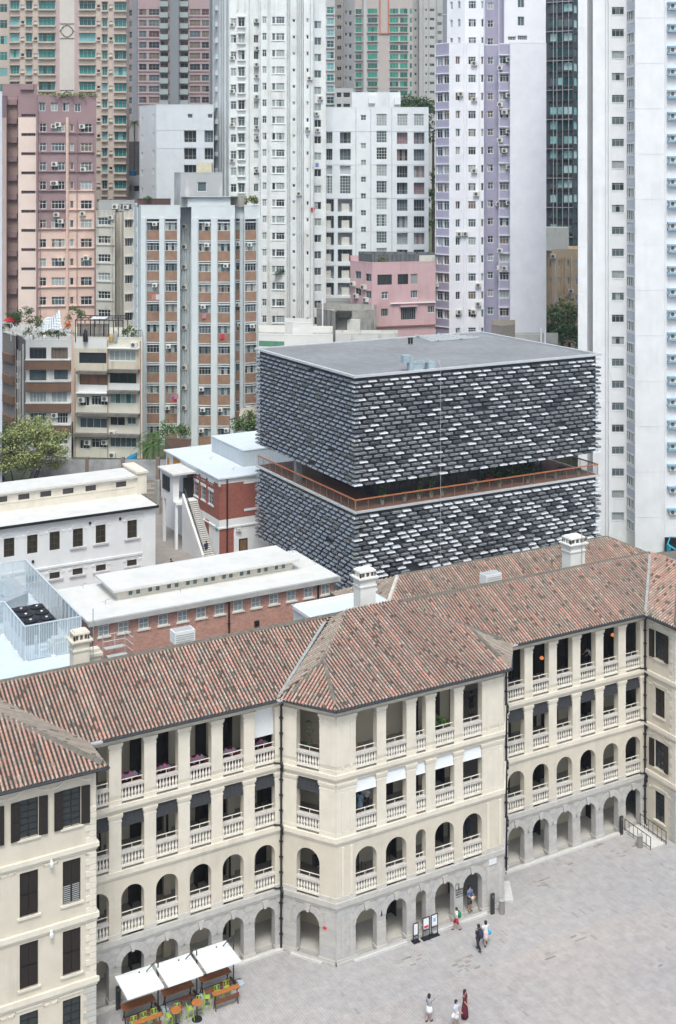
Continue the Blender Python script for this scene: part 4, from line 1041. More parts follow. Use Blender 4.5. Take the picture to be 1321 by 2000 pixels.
# ================================================================ white two storey block with raised roof
wbk = thing('white_block', 'long white two storey block with arched dark windows and a raised roof monitor', 'building', (30, 120, 9))
wX, wY, wZ = 43.64, 115.4, 17.45
frw = Fr((-6, wY), (wX, wY)); wh = []
c7 = lambda x, y: (x * .424, 840 + y * .424)
for x, y0, y1 in ((-68, 505, 590), (41, 498, 578), (148, 483, 560), (251, 468, 546), (358, 454, 531), (463, 437, 514), (608, 415, 495)):
    u = frw.upx(x * .424); Zt = atY(x * .424, 840 + y0 * .424, wY)[1]; wh.append((u - .5, u + .5, Zt - 1.75, Zt, .18, 0))
for x, y0 in ((40, 690), (145, 672), (251, 655), (357, 637), (464, 620), (607, 597)):
    u = frw.upx(x * .424); Zt = atY(x * .424, 840 + y0 * .424, wY)[1]; wh.append((u - .5, u + .5, Zt - .6, Zt, .18, 1))
q = MB(); wall_cells(q, frw, 0, frw.L, 8, wZ, [h[:5] for h in wh]); q.box(-6, wY + .2, 8, wX - .01, wY + 14.9, wZ - .2); q.face([(wX, wY, 8), (wX, wY + 15, 8), (wX, wY + 15, wZ), (wX, wY, wZ)]); build('white_wall', q, white, wbk)
dframe = M('dark_bronze_frame', (.055, .042, .035), .5, .1, 3)
for a, b, z0, z1, _, k in wh:
    o = put('window', window_mesh(1.0, z1 - z0, 2 if k == 0 else 6, 3 if k == 0 else 1, dframe, M('glass_amber_dark', (.045, .04, .027), .2, .4, 2), None, .08, .14), wbk, frw.p(a, 0, z0), 0)
    if k or a > 40: pbox('sill', o, frw, a - .3, b + .3, -.16, .0, z0 - .18, z0 - .02, M('sill_lilac_stone', (.50, .48, .49), .8, .1, 2))
    q = MB(); P = [(-.95, -.22), (-.62, -.22)] + [(-.62 + 1.24 * t / 8, .22 * sin(pi * t / 8)) for t in range(0, 9)] + [(.62, -.22), (.95, -.22)]; uc = (a + b) / 2
    for (x0, y0), (x1, y1) in zip(P, P[1:]):
        if abs(x1 - x0) < .02: continue
        q.hexa([frw.p(uc + x0, -.06, z1 + .12 + y0), frw.p(uc + x1, -.06, z1 + .12 + y1), frw.p(uc + x1, 0, z1 + .12 + y1), frw.p(uc + x0, 0, z1 + .12 + y0), frw.p(uc + x0, -.06, z1 + .3 + y0), frw.p(uc + x1, -.06, z1 + .3 + y1), frw.p(uc + x1, 0, z1 + .3 + y1), frw.p(uc + x0, 0, z1 + .3 + y0)])
    build('hood_moulding', q, white, o)
pbox('string_course', wbk, frw, 0, frw.L - 1.4, -.12, 0, 12.75, 12.95, white); pbox('corner_pilaster', wbk, frw, frw.L - 1.2, frw.L, -.06, 0, 8, wZ - .4, white)
q = MB(); q.box(-6, wY - .35, wZ - .12, wX + .15, wY + 15, wZ); build('flat_roof', q, creamroof, wbk)
q = MB(); q.box(-6, wY - .45, wZ - .22, wX + .2, wY - .35, wZ + .02); q.box(wX + .15, wY - .45, wZ - .22, wX + .22, wY + 15, wZ + .02); build('gutter', q, black, wbk)
mx_, my_ = atZ(283, 963, wZ)
mh = 1.75; mbk = atZ(248, 906, wZ + 2.3)[1]
frm = Fr((-6, my_), (mx_, my_)); mhh = []
for x in (-90, 6, 109, 210, 313, 417, 557):
    u = frm.upx(x * .424); mhh.append((u - .55, u + .55, wZ + .95, wZ + 1.5, .2))
q = MB(); wall_cells(q, frm, 0, frm.L, wZ, wZ + mh, mhh); q.box(-6, my_ + .2, wZ, mx_ - .1, mbk - .1, wZ + mh - .02); build('monitor_wall', q, cream_trim, wbk)
for a, b, z0, z1, _ in mhh: put('louvre', window_mesh(1.1, .55, 4, 1, frame_d, M('louvre_shadow', (.09, .085, .08), .6, .2, 3), None, .04, .12), wbk, frm.p(a, 0, z0), 0)
pbox('monitor_band', wbk, frm, 0, frm.L, -.05, 0, wZ + .78, wZ + .84, cream_trim)
q = MB(); q.box(-6, my_ - .3, wZ + mh, mx_ - .9, mbk, wZ + mh + .2); build('monitor_roof', q, creamroof, wbk)
q = MB(); q.box(mx_ - .9, my_ - .2, wZ + .01, mx_ + .1, mbk + .2, wZ + mh + .4); q.box(mx_ - 1.05, my_ - .35, wZ + mh + .4, mx_ + .25, mbk + .3, wZ + mh + .6); build('end_parapet', q, cream_trim, wbk)
for x, y in ((150, 605), (413, 428), (552, 408)):
    X, Z = atY(x * .424, 840 + y * .424, wY); q = MB(); q.box(X - .1, wY - .12, Z - .12, X + .1, wY, Z + .12); build('vent_grille', q, black, wbk)

# ================================================================ brick and white house with an outside stair
sh_ = thing('stair_house', 'red brick and white two storey house with an outside stair, left of the dark block', 'building', (55, 125, 9))
sx, sy = W(428, 131.0); sZ = 17.9
yl = atX(324, 880, sx)[0]
yb2 = yl
frs = Fr((sx, yb2), (sx, sy)); frt = Fr((sx, sy), (sx + 12, sy))
c5 = lambda x, y: (300 + x * .1968, 860 + y * .1968)
def uz(fr, px, py):
    u = fr.upx(px); x, y, _ = fr.p(u, 0, 0); d = x * ST + y * CT; return u, zat(py, d)
hs_ = []
for (x0, yt), (x1, yb) in (((405, 395), (441, 560)), ((475, 440), (512, 600)), ((547, 485), (588, 645))):
    ua, za = uz(frs, *c5(x0, yt)); ub, zb = uz(frs, *c5(x1, yb)); hs_.append((ua, ub, zb, za - .05, .15, 0))
for (x0, yt), (x1, yb) in (((405, 315), (441, 370)), ((475, 355), (512, 410)), ((547, 400), (588, 450))):
    ua, za = uz(frs, *c5(x0, yt)); ub, zb = uz(frs, *c5(x1, yb)); hs_.append((ua, ub, zb, za - .05, .15, 1))
ub0, zb1 = uz(frs, *c5(330, 240)); _, zb0 = uz(frs, *c5(690, 820)); zb0 = round(zb0, 2)
ztop = sZ - .7
wht = M('white_wall_paint', (.76, .77, .78), .75, .06, .7, streak=.1, streak_col=(.5, .5, .5))
q = MB()
wall_cells(q, frs, 0, frs.L, 8, sZ, [h[:5] for h in hs_], m=1, paint=[(ub0, frs.L, zb0, ztop, 0)]); wall_cells(q, frt, 0, 12, 8, sZ, [], m=1, paint=[(0, 12, zb0, ztop, 0), (0, 1.7, 8, zb0 - .9, 0)])
q.box(sx + .2, sy + .2, 8, sx + 12, yb2, sZ - .01, 1)
build('wall', q, [brick2, wht], sh_)
for a, b, z0, z1, _, k in hs_:
    o = put('window', window_mesh(b - a, z1 - z0, 2, 3 if k == 0 else 1, frame_g, glass_m, None, .06, .1), sh_, frs.p(a, 0, z0), frs.ang)
    pbox('lintel', o, frs, a - .18, b + .18, -.06, 0, z1, z1 + .28, white); 
    if k == 0: pbox('sill', o, frs, a - .18, b + .18, -.08, 0, z0 - .16, z0, white)
pbox('string_course', sh_, frs, frs.upx(375), frs.L + .1, -.12, 0, zb0 - .95, zb0 - .8, white); pbox('string_course', sh_, frt, 0, 12, -.12, 0, zb0 - .95, zb0 - .8, white)
for (x0, y0), (x1, y1) in (((893, 410), (1010, 440)), ((897, 680), (1010, 700))):
    ua, za = uz(frt, *c5(x0, y0)); pbox('lintel', sh_, frt, ua, ua + 3, -.06, 0, za - .25, za, white)
q = MB(); q.box(sx - .25, sy - .25, sZ - .15, sx + 12, yb2 + .2, sZ); build('roof', q, M('white_roof_cool', (.68, .72, .76), .75, .06, .7), sh_)
a_, b_ = c5(590, 20); X2, Y2 = atZ(*c5(592, 110), sZ); X3, Y3 = atZ(*c5(890, 265), sZ)
q = MB(); q.box(X3, Y3, sZ, X3 + 9.5, Y2, sZ + 1.75); build('plant_room', q, M('plant_room_cladding', (.50, .55, .59), .6, .08, 1, brick=(.4, 9, .02, (.40, .44, .47), .02)), sh_)
q = MB(); q.box(X3 - .06, Y3 - .06, sZ + 1.75, X3 + 9.6, Y2 + .1, sZ + 1.85); build('plant_room_roof', q, MATS['white_roof_cool'], sh_)
for x in (725, ):
    u, z = uz(frt, *c5(x, 500)); q = MB(); p_ = frt.p(u, -.1, 0); q.tube([(p_[0], p_[1], sZ - .2), (p_[0], p_[1], 8)], .08, 6); build('downpipe', q, black, sh_)
ua, za = uz(frt, *c5(845, 980)); ub, zb = uz(frt, *c5(930, 1140)); q = MB(); q.box(0, -.04, 0, ub - ua, .02, za - 9.0, 0); q.box(.12, -.06, .0, ub - ua - .12, -.04, za - 9.15, 1); put('door', q.mesh('door', [black, M('door_glow_wood', (.20, .12, .06), .5, .3, 2)]), sh_, frt.p(ua, 0, 9), 0)
for k in range(2):
    u, z = uz(frt, *c5(825 + 25 * k, 890)); pbox('wall_lamp', sh_, frt, u - .12, u + .12, -.3, 0, z - .1, z + .25, ac_white)
u, z = uz(frs, *c5(530, 865)); pbox('plaque', sh_, frs, u - .5, u + .5, -.03, 0, z - 1.2, z + .9, brick2)
for x, y in ((627, 875), (655, 440)):
    u, z = uz(frs, *c5(x, y)); pbox('wall_sign', sh_, frs, u - .2, u + .2, -.1, 0, z - .2, z + .25, M('green_sign', (.03, .28, .17), .5, 0) if x < 640 else white)
och = M('ochre_panel', (.55, .27, .05), .7, .15, 4)
for x0, y0, x1, y1 in ((135, 165, 155, 195), (135, 200, 155, 235), (195, 165, 258, 205), (195, 210, 250, 250), (180, 555, 200, 580)):
    ua, za = uz(frs, *c5(x0, y0)); ub, zb = uz(frs, *c5(x1, y1)); pbox('ochre_grille', sh_, frs, ua, ub, -.04, .0, min(za, zb) if abs(zb - za) > .3 else za - .5, max(za, zb), och)
for x0, y0, x1, y1 in ((200, 265, 243, 335), (262, 290, 300, 330)):
    ua, za = uz(frs, *c5(x0, y0)); ub, zb = uz(frs, *c5(x1, y1)); put('window', window_mesh(ub - ua, max(.6, za - zb), 2, 1, frame_w, glass_d, None, .06, .04), sh_, frs.p(ua, -.05, zb), frs.ang)
# stair: climbs away from the camera along the wall, with solid white parapet outside
u_top, z_top = uz(frs, *c5(300, 600)); stx = sx - 1.35
st = thing('outside_stair', 'grey stone outside stair with white parapet climbing the side of the brick house', 'stair', (sx - 1, sy, 9))
# near foot and far head of the flight, from the picture, in the plane of the wall
yb_foot = atZ(*c5(585, 1195), 9.0)[1]; y_head = yb_foot + 9.2; nst = 30; ztop_s = 9 + nst * .165
y_head = atX(375, 985, sx - .7)[0]
ztop_s = zat(978, (sx - .7) * ST + y_head * CT)
nst = max(10, int((ztop_s - 9) / .17))
stepm = M('stair_granite', (.36, .34, .32), .9, .3, 3)
sm = MB(); dy_ = (y_head - yb_foot) / nst; sm.box(0, 0, 0, 1.5, dy_ + .05, .15); stme = sm.mesh('step', stepm)
for k in range(nst): put('step', stme, st, (sx - 1.6, yb_foot + k * dy_, 9 + k * (ztop_s - 9) / nst))
q = MB(); q.hexa([(sx - 1.6, yb_foot, 8.9), (sx - .1, yb_foot, 8.9), (sx - .1, y_head, 8.9), (sx - 1.6, y_head, 8.9), (sx - 1.6, yb_foot, 9), (sx - .1, yb_foot, 9), (sx - .1, y_head, ztop_s), (sx - 1.6, y_head, ztop_s)]); build('flight_base', q, wht, st)
q = MB()
q.hexa([(sx - 1.9, yb_foot - .3, 8.9), (sx - 1.65, yb_foot - .3, 8.9), (sx - 1.65, y_head, 8.9), (sx - 1.9, y_head, 8.9), (sx - 1.9, yb_foot - .3, 9.9), (sx - 1.65, yb_foot - .3, 9.9), (sx - 1.65, y_head, ztop_s + .9), (sx - 1.9, y_head, ztop_s + .9)]); build('parapet', q, white, st)
q = MB(); n = 26
for k in range(n + 1):
    t = k / n; y_ = yb_foot + (y_head - yb_foot) * t; z_ = 9.9 + (ztop_s - 9) * t; q.tube([(sx - 1.6, y_, z_ - .8), (sx - 1.6, y_, z_ + .55)], .03, 4)
q.tube([(sx - 1.6, yb_foot, 10.45), (sx - 1.6, y_head, ztop_s + 1.45)], .04, 5); build('railing', q, black, st)
# landing porch at the stair head
q = MB(); q.box(sx - 2.6, y_head, ztop_s - .3, sx, y_head + 4.5, ztop_s, 0); q.box(sx - 2.6, y_head + .2, 8.9, sx - 2.3, y_head + .5, ztop_s - .3); q.box(sx - 2.6, y_head + 3.8, 8.9, sx - 2.3, y_head + 4.1, ztop_s - .3)
q.box(sx - 2.6, y_head + .9, ztop_s, sx - 2.4, y_head + 4.5, ztop_s + 2.9); q.box(sx - 2.4, y_head + .9, ztop_s, sx - 1.9, y_head + 1.1, ztop_s + 2.9); build('porch_wall', q, wht, sh_)
q = MB(); q.box(sx - 2.9, y_head + .3, ztop_s + 2.9, sx + .1, y_head + 4.9, ztop_s + 3.1); build('porch_roof', q, creamroof, sh_)
q = MB(); q.box(sx - 1.2, y_head + 1.3, ztop_s, sx - .05, y_head + 1.4, ztop_s + 2.3); build('porch_door', q, black, sh_)
fq = Fr((sx - 2.6, y_head + 4.5), (sx - 2.6, y_head + .9)); put('window', window_mesh(2.2, 1.6, 4, 1, frame_d, glass_d, None, .06, .02), sh_, fq.p(.5, -.03, ztop_s + .8), fq.ang)

# retaining wall with concrete panels behind the yard
rw = thing('retaining_wall', 'old stone retaining wall with grey concrete parapet panels behind the yard', 'wall', (45, 150, 9))
old = M('old_stone_wall', (.36, .32, .29), .95, .25, 1.0, brick=(.55, .28, .03, (.23, .21, .19), .3), bump=.6, bscale=8)
p0, p1 = W(60, 149.3), W(345, 149.3); frz = Fr(p0, p1)
q = MB(); q.box(0, 0, 8.9, frz.L, .5, 13.2, T=frz.p); build('stone_face', q, old, rw)
pan = M('concrete_weathered', (.33, .335, .34), .9, .3, .9, streak=.6, streak_col=(.12, .12, .12))
for a, b in ((60, 166), (172, 236), (243, 304), (312, 345)):
    ua, ub = frz.upx(a), frz.upx(b); pbox('concrete_panel', rw, frz, ua, ub, .05, .3, 13.2, 15.6, pan)
for a in (166, 236, 304): ua = frz.upx(a); pbox('panel_post', rw, frz, ua, ua + .42, -.05, .45, 13.2, 15.9, M('post_stained', (.22, .17, .14), .95, .3, 2)); pbox('wall_pier', rw, frz, ua - .1, ua + .5, -.35, 0, 8.9, 13.2, concrete)
# ================================================================ the towers behind: a general facade builder
class Tower:
    def __init__(s, name, label, pts, dep, ytop, zbot, mats, rows=None, ref=None, cat='building', roofm=None, group=None):
        """pts: facade corners as (bearing px, distance); ytop: skyline in survey px at the reference distance"""
        s.D = ref or sum(p[1] for p in pts) / len(pts); s.pts = pts; s.mats = mats
        s.P = [W(*p) for p in pts]; s.fr = [Fr(a, b) for a, b in zip(s.P, s.P[1:])]
        s.z1 = zat(ytop, s.D) if ytop is not None else 150; s.z0 = zbot; s.dep = dep
        cx = sum(p[0] for p in s.P) / len(s.P); cy = sum(p[1] for p in s.P) / len(s.P)
        s.t = thing(name, label, cat, (cx, cy, zbot), group); s.holes = [[] for _ in s.fr]; s.paint = [[] for _ in s.fr]; s.rows = rows; s.nw = 0; s.rd = random.Random(len(name) * 7 + int(cx)); s.roofm = roofm or concrete
    def z(s, py): return zat(py, s.D)
    def seg(s, px):
        for i, (a, b) in enumerate(zip(s.pts, s.pts[1:])):
            if min(a[0], b[0]) <= px <= max(a[0], b[0]): return i
        return 0
    def U(s, i, px): return s.fr[i].upx(px)
    def col(s, pa, pb, y0, h, n=None, pitch=None, seg=None, gl=None, fm=frame_w, nx=2, nz=1, tr=None, rec=.14, skip=(), frames=None, jit=True, depth=.3, name='window', ymax=None, ymin=-70):
        pitch = pitch or s.rows; i = s.seg((pa + pb) / 2) if seg is None else seg
        ua, ub = s.U(i, pa), s.U(i, pb); k = 0; gl = gl or [glass_d, glass_m, glass_m, glass_l]
        n = n or 99; y = y0
        for k in range(n):
            y = y0 + k * pitch
            if ymax and y + h > ymax: break
            if y + h < ymin or k in skip: continue
            zt, zb = s.z(y), s.z(y + h)
            if zt > s.z1 - .05 or zb < s.z0 + .3: 
                if zb < s.z0: break
                continue
            s.holes[i].append((ua, ub, zb, zt, depth))
            g = s.rd.choice(gl); f = s.rd.choice(frames) if frames else fm
            me = window_mesh(ub - ua, zt - zb, nx, nz, f, g, s.rd.choice(gl) if s.rd.random() < .4 else None, .07, rec, tr)
            sx_ = (ub - ua) / max(.1, round(ub - ua, 1)); sz_ = (zt - zb) / max(.1, round(zt - zb, 1))
            if s.nw < 298:
                put(name, me, s.t, s.fr[i].p(ua, .05, zb), s.fr[i].ang, scale=(sx_, 1, sz_)); s.nw += 1
            else: s.extra = getattr(s, 'extra', []); s.extra.append((me, i, ua, zb, sx_, sz_))
    def sill(s, pa, pb, y0, h=1.2, proj=.12, pitch=None, n=99, m=None, seg=None, name='ledge', ymax=None, ymin=-60, skip=()):
        pitch = pitch or s.rows; i = s.seg((pa + pb) / 2) if seg is None else seg
        for k in range(n):
            y = y0 + k * pitch
            if ymax and y > ymax: break
            if y < ymin or k in skip or s.z(y) > s.z1 or s.z(y + h) < s.z0: continue
            pbox(name, s.t, s.fr[i], s.U(i, pa), s.U(i, pb), -proj, 0, s.z(y + h), s.z(y), m or s.mats[0])
    def fin(s, pa, pb, ya, yb, proj=.3, m=None, seg=None, name='fin', v1=0):
        i = s.seg((pa + pb) / 2) if seg is None else seg
        pbox(name, s.t, s.fr[i], s.U(i, pa), s.U(i, pb), -proj, v1, s.z(yb) if yb is not None else s.z0, min(s.z(ya), s.z1) if ya is not None else s.z1, m or s.mats[0])
    def pnt(s, pa, pb, ya, yb, mi, seg=None):
        i = s.seg((pa + pb) / 2) if seg is None else seg
        s.paint[i].append((s.U(i, pa), s.U(i, pb), s.z(yb) if yb is not None else s.z0, s.z(ya) if ya is not None else s.z1, mi))
    def ac(s, px, py, seg=None):
        i = s.seg(px) if seg is None else seg; zz = s.z(py)
        put('air_conditioner', ac_mesh(), s.t, s.fr[i].p(s.U(i, px), 0, zz - .6), s.fr[i].ang, scale=(1.0 + .1 * s.rd.random(),) * 3)
    def pipe(s, px, ya=None, yb=None, r=.06, m=None, off=.12):
        i = s.seg(px); u = s.U(i, px); q = MB(); a = s.fr[i].p(u, -off, s.z(ya) if ya is not None else s.z1); b = s.fr[i].p(u, -off, s.z(yb) if yb is not None else s.z0)
        q.tube([a, b], r, 5); build('drain_pipe', q, m or s.mats[0], s.t)
    def done(s, parapet=.8):
        q = MB()
        for i, fr in enumerate(s.fr): wall_cells(q, fr, 0, fr.L, s.z0, s.z1, s.holes[i], paint=s.paint[i])
        a, b = s.P[0], s.P[-1]
        def far(p):
            L = sqrt(p[0] ** 2 + p[1] ** 2); f = s.dep / L; return (p[0] * (1 + f), p[1] * (1 + f))
        a2, b2 = far(a), far(b)
        for p, r in ((b, b2), (b2, a2), (a2, a)): q.face([(*p, s.z0), (*r, s.z0), (*r, s.z1), (*p, s.z1)])
        build('wall', q, s.mats, s.t)
        poly = list(s.P) + [b2, a2]; q = MB(); q.face([(x, y, s.z1 - .9) for x, y in poly]); q.face([(x, y, s.z1 - 1.1) for x, y in reversed(poly)]); build('roof', q, s.roofm, s.t)
        for nm, pl in (('parapet', s.P),):
            for fr in s.fr: pbox('parapet', s.t, fr, 0, fr.L, -.02, .2, s.z1 - .02, s.z1 + .12, s.mats[0])
        if hasattr(s, 'extra'):
            q = MB(); 
            mats = []
            for me, i, ua, zb, sx_, sz_ in s.extra:
                o_ = len(q.v); fr = s.fr[i]
                q.v.extend([fr.p(ua + v.co.x * sx_, .05 + v.co.y, zb + v.co.z * sz_) for v in me.vertices])
                idx = []
                for m_ in me.materials:
                    if m_ not in mats: mats.append(m_)
                    idx.append(mats.index(m_))
                for p in me.polygons: q.f.append(tuple(o_ + j for j in p.vertices)); q.m.append(idx[p.material_index]); q.c.append(None)
            build('far_windows', q, mats, s.t, kind='stuff')
WP = lambda n, c, **k: M(n, c, .85, k.get('var', .07), k.get('scale', .5), streak=k.get('streak', .25), streak_col=k.get('sc', (.35, .34, .32)))
teal = [glass_t, glass_t, glass_t, glass_t2, M('glass_teal_bright', (.16, .40, .41), .15, .2, .6, spec=.8)]

# --- white slab tower at the right
wh1 = WP('tower_white', (.74, .75, .775), streak=.35, sc=(.52, .53, .55)); wh2 = WP('tower_white_grey', (.60, .61, .64), streak=.1); bal_m = WP('balcony_grey', (.52, .56, .62), streak=.1)
T = Tower('slab_tower', 'tall plain white slab tower at the right edge with one column of windows and balconies', [(1129, 153), (1147, 153), (1148, 156), (1157, 156), (1158, 154), (1190, 154), (1191, 156), (1224.5, 156), (1240, 153.5), (1240.5, 153), (1298, 153), (1298.5, 156), (1345, 156)], 28, None, 2.5, [wh1, wh2], rows=42.95, ref=156)
T.z1 = 85
T.pnt(1148.5, 1156.5, None, None, 1); 
T.col(1195, 1219, 13, 15, fm=frame_g, nx=3, tr=.78, rec=.1, ymax=1040, ymin=-40)
T.sill(1195, 1219, 28.5, .6, .05, ymax=1040)
for k in range(-1, 25):
    y = 3 + k * 42.95
    if y > 1020: break
    i = 7; fr = T.fr[i]; dz = 42.95 * 156 / F_PX
    zt = T.z(y); pbox('balcony_front', T.t, fr, .1, fr.L - .05, -.05, .12, zt - 1.1, zt - .1, bal_m)
    pbox('balcony_rail', T.t, fr, .1, fr.L - .05, -.08, .0, zt - .06, zt + .02, wh1)
    me = window_mesh(fr.L - .2, 1.2, 4, 1, frame_w, [glass_l, glass_m][k % 3 == 0], glass_m, .05, .05)
    put('balcony_glazing', me, T.t, fr.p(.1, -.06, zt - 2.5), fr.ang)
blue = M('blue_hood', (.24, .40, .52), .6, .12, 3)
for k in range(24):
    y = 4 + k * 42.95
    if y > 1040: break
    i = 11; fr = T.fr[i]; ua, ub = T.U(i, 1303), T.U(i, 1330); z = T.z(y); old_ = y > 900 
    pbox('blue_hood', T.t, fr, ua, ub, -.55, 0, z - .22, z, blue)
    if not old_: pbox('blue_tray', T.t, fr, ua, ub, -.6, 0, z - 1.05, z - .78, blue)
    put('air_conditioner', ac_mesh(), T.t, fr.p((ua + ub) / 2 - .2, -.02, z - .8), fr.ang)
for px in (1184, 1189): T.pipe(px, None, None, .09, wh1, .2)
for y in range(40, 1040, 87): T.sill(1241, 1297.5, y, .35, .025, n=1, pitch=1, m=wh2, seg=9, name='panel_joint')
for y in range(60, 700, 84): T.sill(1130, 1146.5, y, .35, .025, n=1, pitch=1, m=wh2, seg=0, name='panel_joint'); 
T.done()
q = MB(); X, Y = W(1298.5, 152.5); fr = Fr(W(1299, 152.4), W(1345, 152.4)); q.box(0, 0, 2.9, fr.L, .2, zat(1050, 152.4), T=fr.p); o = build('loading_bay', q, black, T.t)
cf = thing('cyan_frame', 'cyan painted steel frame at the foot of the white slab tower', 'frame', (*W(1312, 150), 2.9))
cy = M('cyan_paint', (.02, .30, .42), .5, .1, 3); q = MB()
z_ = zat(1063, 150); A_, B_ = W(1304, 150), W(1340, 148)
for p in (A_, W(1308, 149)): q.tube([(*p, 2.9), (*p, z_)], .13, 5)
q.tube([(*A_, z_), (*B_, z_ - .9)], .13, 5); q.tube([(*W(1309, 152), z_ + .3), (*W(1340, 152), z_ + .2)], .08, 5); q.tube([(*A_, z_), (*W(1309, 152), z_ + .3)], .08, 5); build('frame', q, cy, cf)

# --- white and lilac tower
lil = WP('lilac_paint', (.36, .345, .455), streak=.12, sc=(.2, .18, .3)); whl = WP('tower_lilac_white', (.80, .80, .85), streak=.10, sc=(.5, .5, .56))
T = Tower('lilac_tower', 'white and lilac residential tower with a blank white end wall', [(850, 189), (877.5, 187), (907, 188), (945, 188), (946, 190), (974, 190), (975, 188.5), (995.5, 188.5), (996.5, 187.0), (1067, 187.6)], 22, 85, 13, [whl, lil], rows=35.3, ref=188)
for a, b, s_ in ((851, 877, 0), (947, 973, 4), (975.5, 995, 6)): T.pnt(a, b, None, None, 1, seg=s_)
gvar = [glass_d, glass_m, glass_m, glass_l, glass_b]
T.col(853, 863.5, 110, 18, pitch=35.3, seg=0, gl=gvar, nx=2, tr=.75, ymax=655); T.col(866, 877, 110, 18, pitch=35.3, seg=0, gl=gvar, nx=2, tr=.75, ymax=655)
T.sill(851, 877.3, 107.5, 1.6, .18, m=whl, seg=0, ymax=650)
T.col(890, 899, 110, 15.5, gl=gvar, ymax=655); T.col(914.5, 929.5, 110, 15.5, gl=gvar, nx=3, tr=.72, ymax=655); T.col(939.5, 944.5, 110, 15, gl=gvar, nx=1, ymax=655)
T.col(952, 963.5, 108.5, 14, gl=gvar, nx=2, tr=.6, ymax=640, seg=4); T.col(976, 994.5, 108, 16, gl=gvar, nx=3, tr=.7, ymax=645, seg=6)
T.sill(973, 996, 105.5, 1.5, .22, m=whl, seg=6, ymax=640)
for k, (px, py) in enumerate(((926, 120), (976, 128), (976, 200), (976, 270), (926, 190), (926, 330), (930, 375), (976, 486), (895, 453), (907, 453), (934, 553), (934, 590), (975, 520), (985, 520), (852, 553), (898, 180), (993, 112), (993, 182), (993, 252), (993, 322), (993, 392), (925, 605), (985, 215), (985, 290), (973, 395), (895, 605))): T.ac(px, py)
for px in (905, 911, 936, 946.5): T.pipe(px, None, 650, .07, lil if px > 940 else whl)
T.done()
T2 = Tower('upper_setback_tower', 'upper setback part of the white and lilac tower, reaching past the photo top', [(873, 193), (908, 191), (945, 191), (946, 193), (974, 193), (975, 192), (984, 192), (985, 190), (1066, 191)], 12, None, zat(96, 192), [whl, lil], rows=35.3, ref=192)
T2.z1 = zat(-45, 192); T2.pnt(947, 973, None, None, 1, seg=3); T2.pnt(975.3, 983.6, None, None, 1, seg=5)
T2.col(879, 884, 2, 15, pitch=35.3); T2.col(894, 899, 2, 15); T2.col(915, 930, 3, 15, nx=3, tr=.7); T2.col(940, 944.6, 3, 15, nx=1); T2.col(952, 963.5, 2, 14, tr=.6, seg=3)
T2.col(1011, 1024.5, -1, 18, nx=2, seg=7, n=2); T2.col(992, 1008, 73, 8, nx=5, seg=7, n=1); T2.col(1011, 1030, 71, 9, nx=5, seg=7, n=1)
T2.done()

# --- dark glass tower
dk = M('dark_cladding', (.055, .058, .07), .45, .15, .5); tg = [M('glass_aqua_pale', (.40, .58, .58), .15, .2, .5, spec=.8), M('glass_aqua', (.26, .50, .51), .12, .35, .5, spec=.8), glass_t2, glass_m, M('glass_slate', (.04, .075, .085), .1, .3, .5, spec=.7)]
T = Tower('dark_glass_tower', 'dark grey glass tower with aqua windows between the lilac tower and the white slab tower', [(1066, 232), (1119, 230), (1120, 232), (1131, 234)], 15, None, 20, [dk, dk], rows=28.65, ref=231)
T.z1 = 100
T.col(1074, 1087.5, 6.5, 16.5, gl=tg, fm=frame_d, nx=1, rec=.1); T.col(1089, 1099, 6.5, 16.5, gl=tg, fm=frame_d, nx=1, rec=.1); T.col(1100.5, 1118, 6.5, 16.5, gl=tg, fm=frame_d, nx=2, rec=.1); T.col(1121, 1128, 6, 17, gl=tg, fm=frame_d, nx=1, rec=.1)
T.sill(1067, 1119, 3.2, 1.1, .5, pitch=57.3, m=frame_g, name='slab_edge'); T.sill(1072, 1118, 24, 1.5, .35, m=dk)
for px in (1082, 1089, 1100, 1112): T.pipe(px, None, None, .07, frame_g, .55)
T.done()
# --- tan old house below it
tan = WP('tan_render', (.56, .42, .28), streak=.5, sc=(.2, .15, .1)); cr0 = WP('grimy_white_render', (.62, .61, .56), streak=.6, sc=(.2, .19, .17))
T = Tower('tan_house', 'old tan rendered house stained with rust, low behind the lilac tower', [(1066, 205), (1079, 204), (1131, 204)], 12, 488, 20, [tan], rows=34, ref=204)
T.col(1072, 1076, 508, 14, n=4); T.col(1090, 1094, 508, 14, n=4, gl=[glass_m, glass_d]); T.col(1107.5, 1112, 508, 14, n=4); T.col(1124, 1129, 508, 14, n=4)
for px in (1084, 1097, 1103, 1116): T.pipe(px, 500, None, .07, [wh2, tan][px % 2])
T.ac(1080, 497); T.ac(1115, 565); T.done()
T = Tower('roof_hut', 'grimy white roof hut with two brown windows on top of the tan house', [(1066, 204), (1110, 204)], 8, 446, zat(489, 204), [cr0], rows=40, ref=204)
T.col(1085, 1093, 475, 12, n=1, gl=[glass_b]); T.col(1097, 1105, 475, 12, n=1, gl=[glass_b]); T.done()

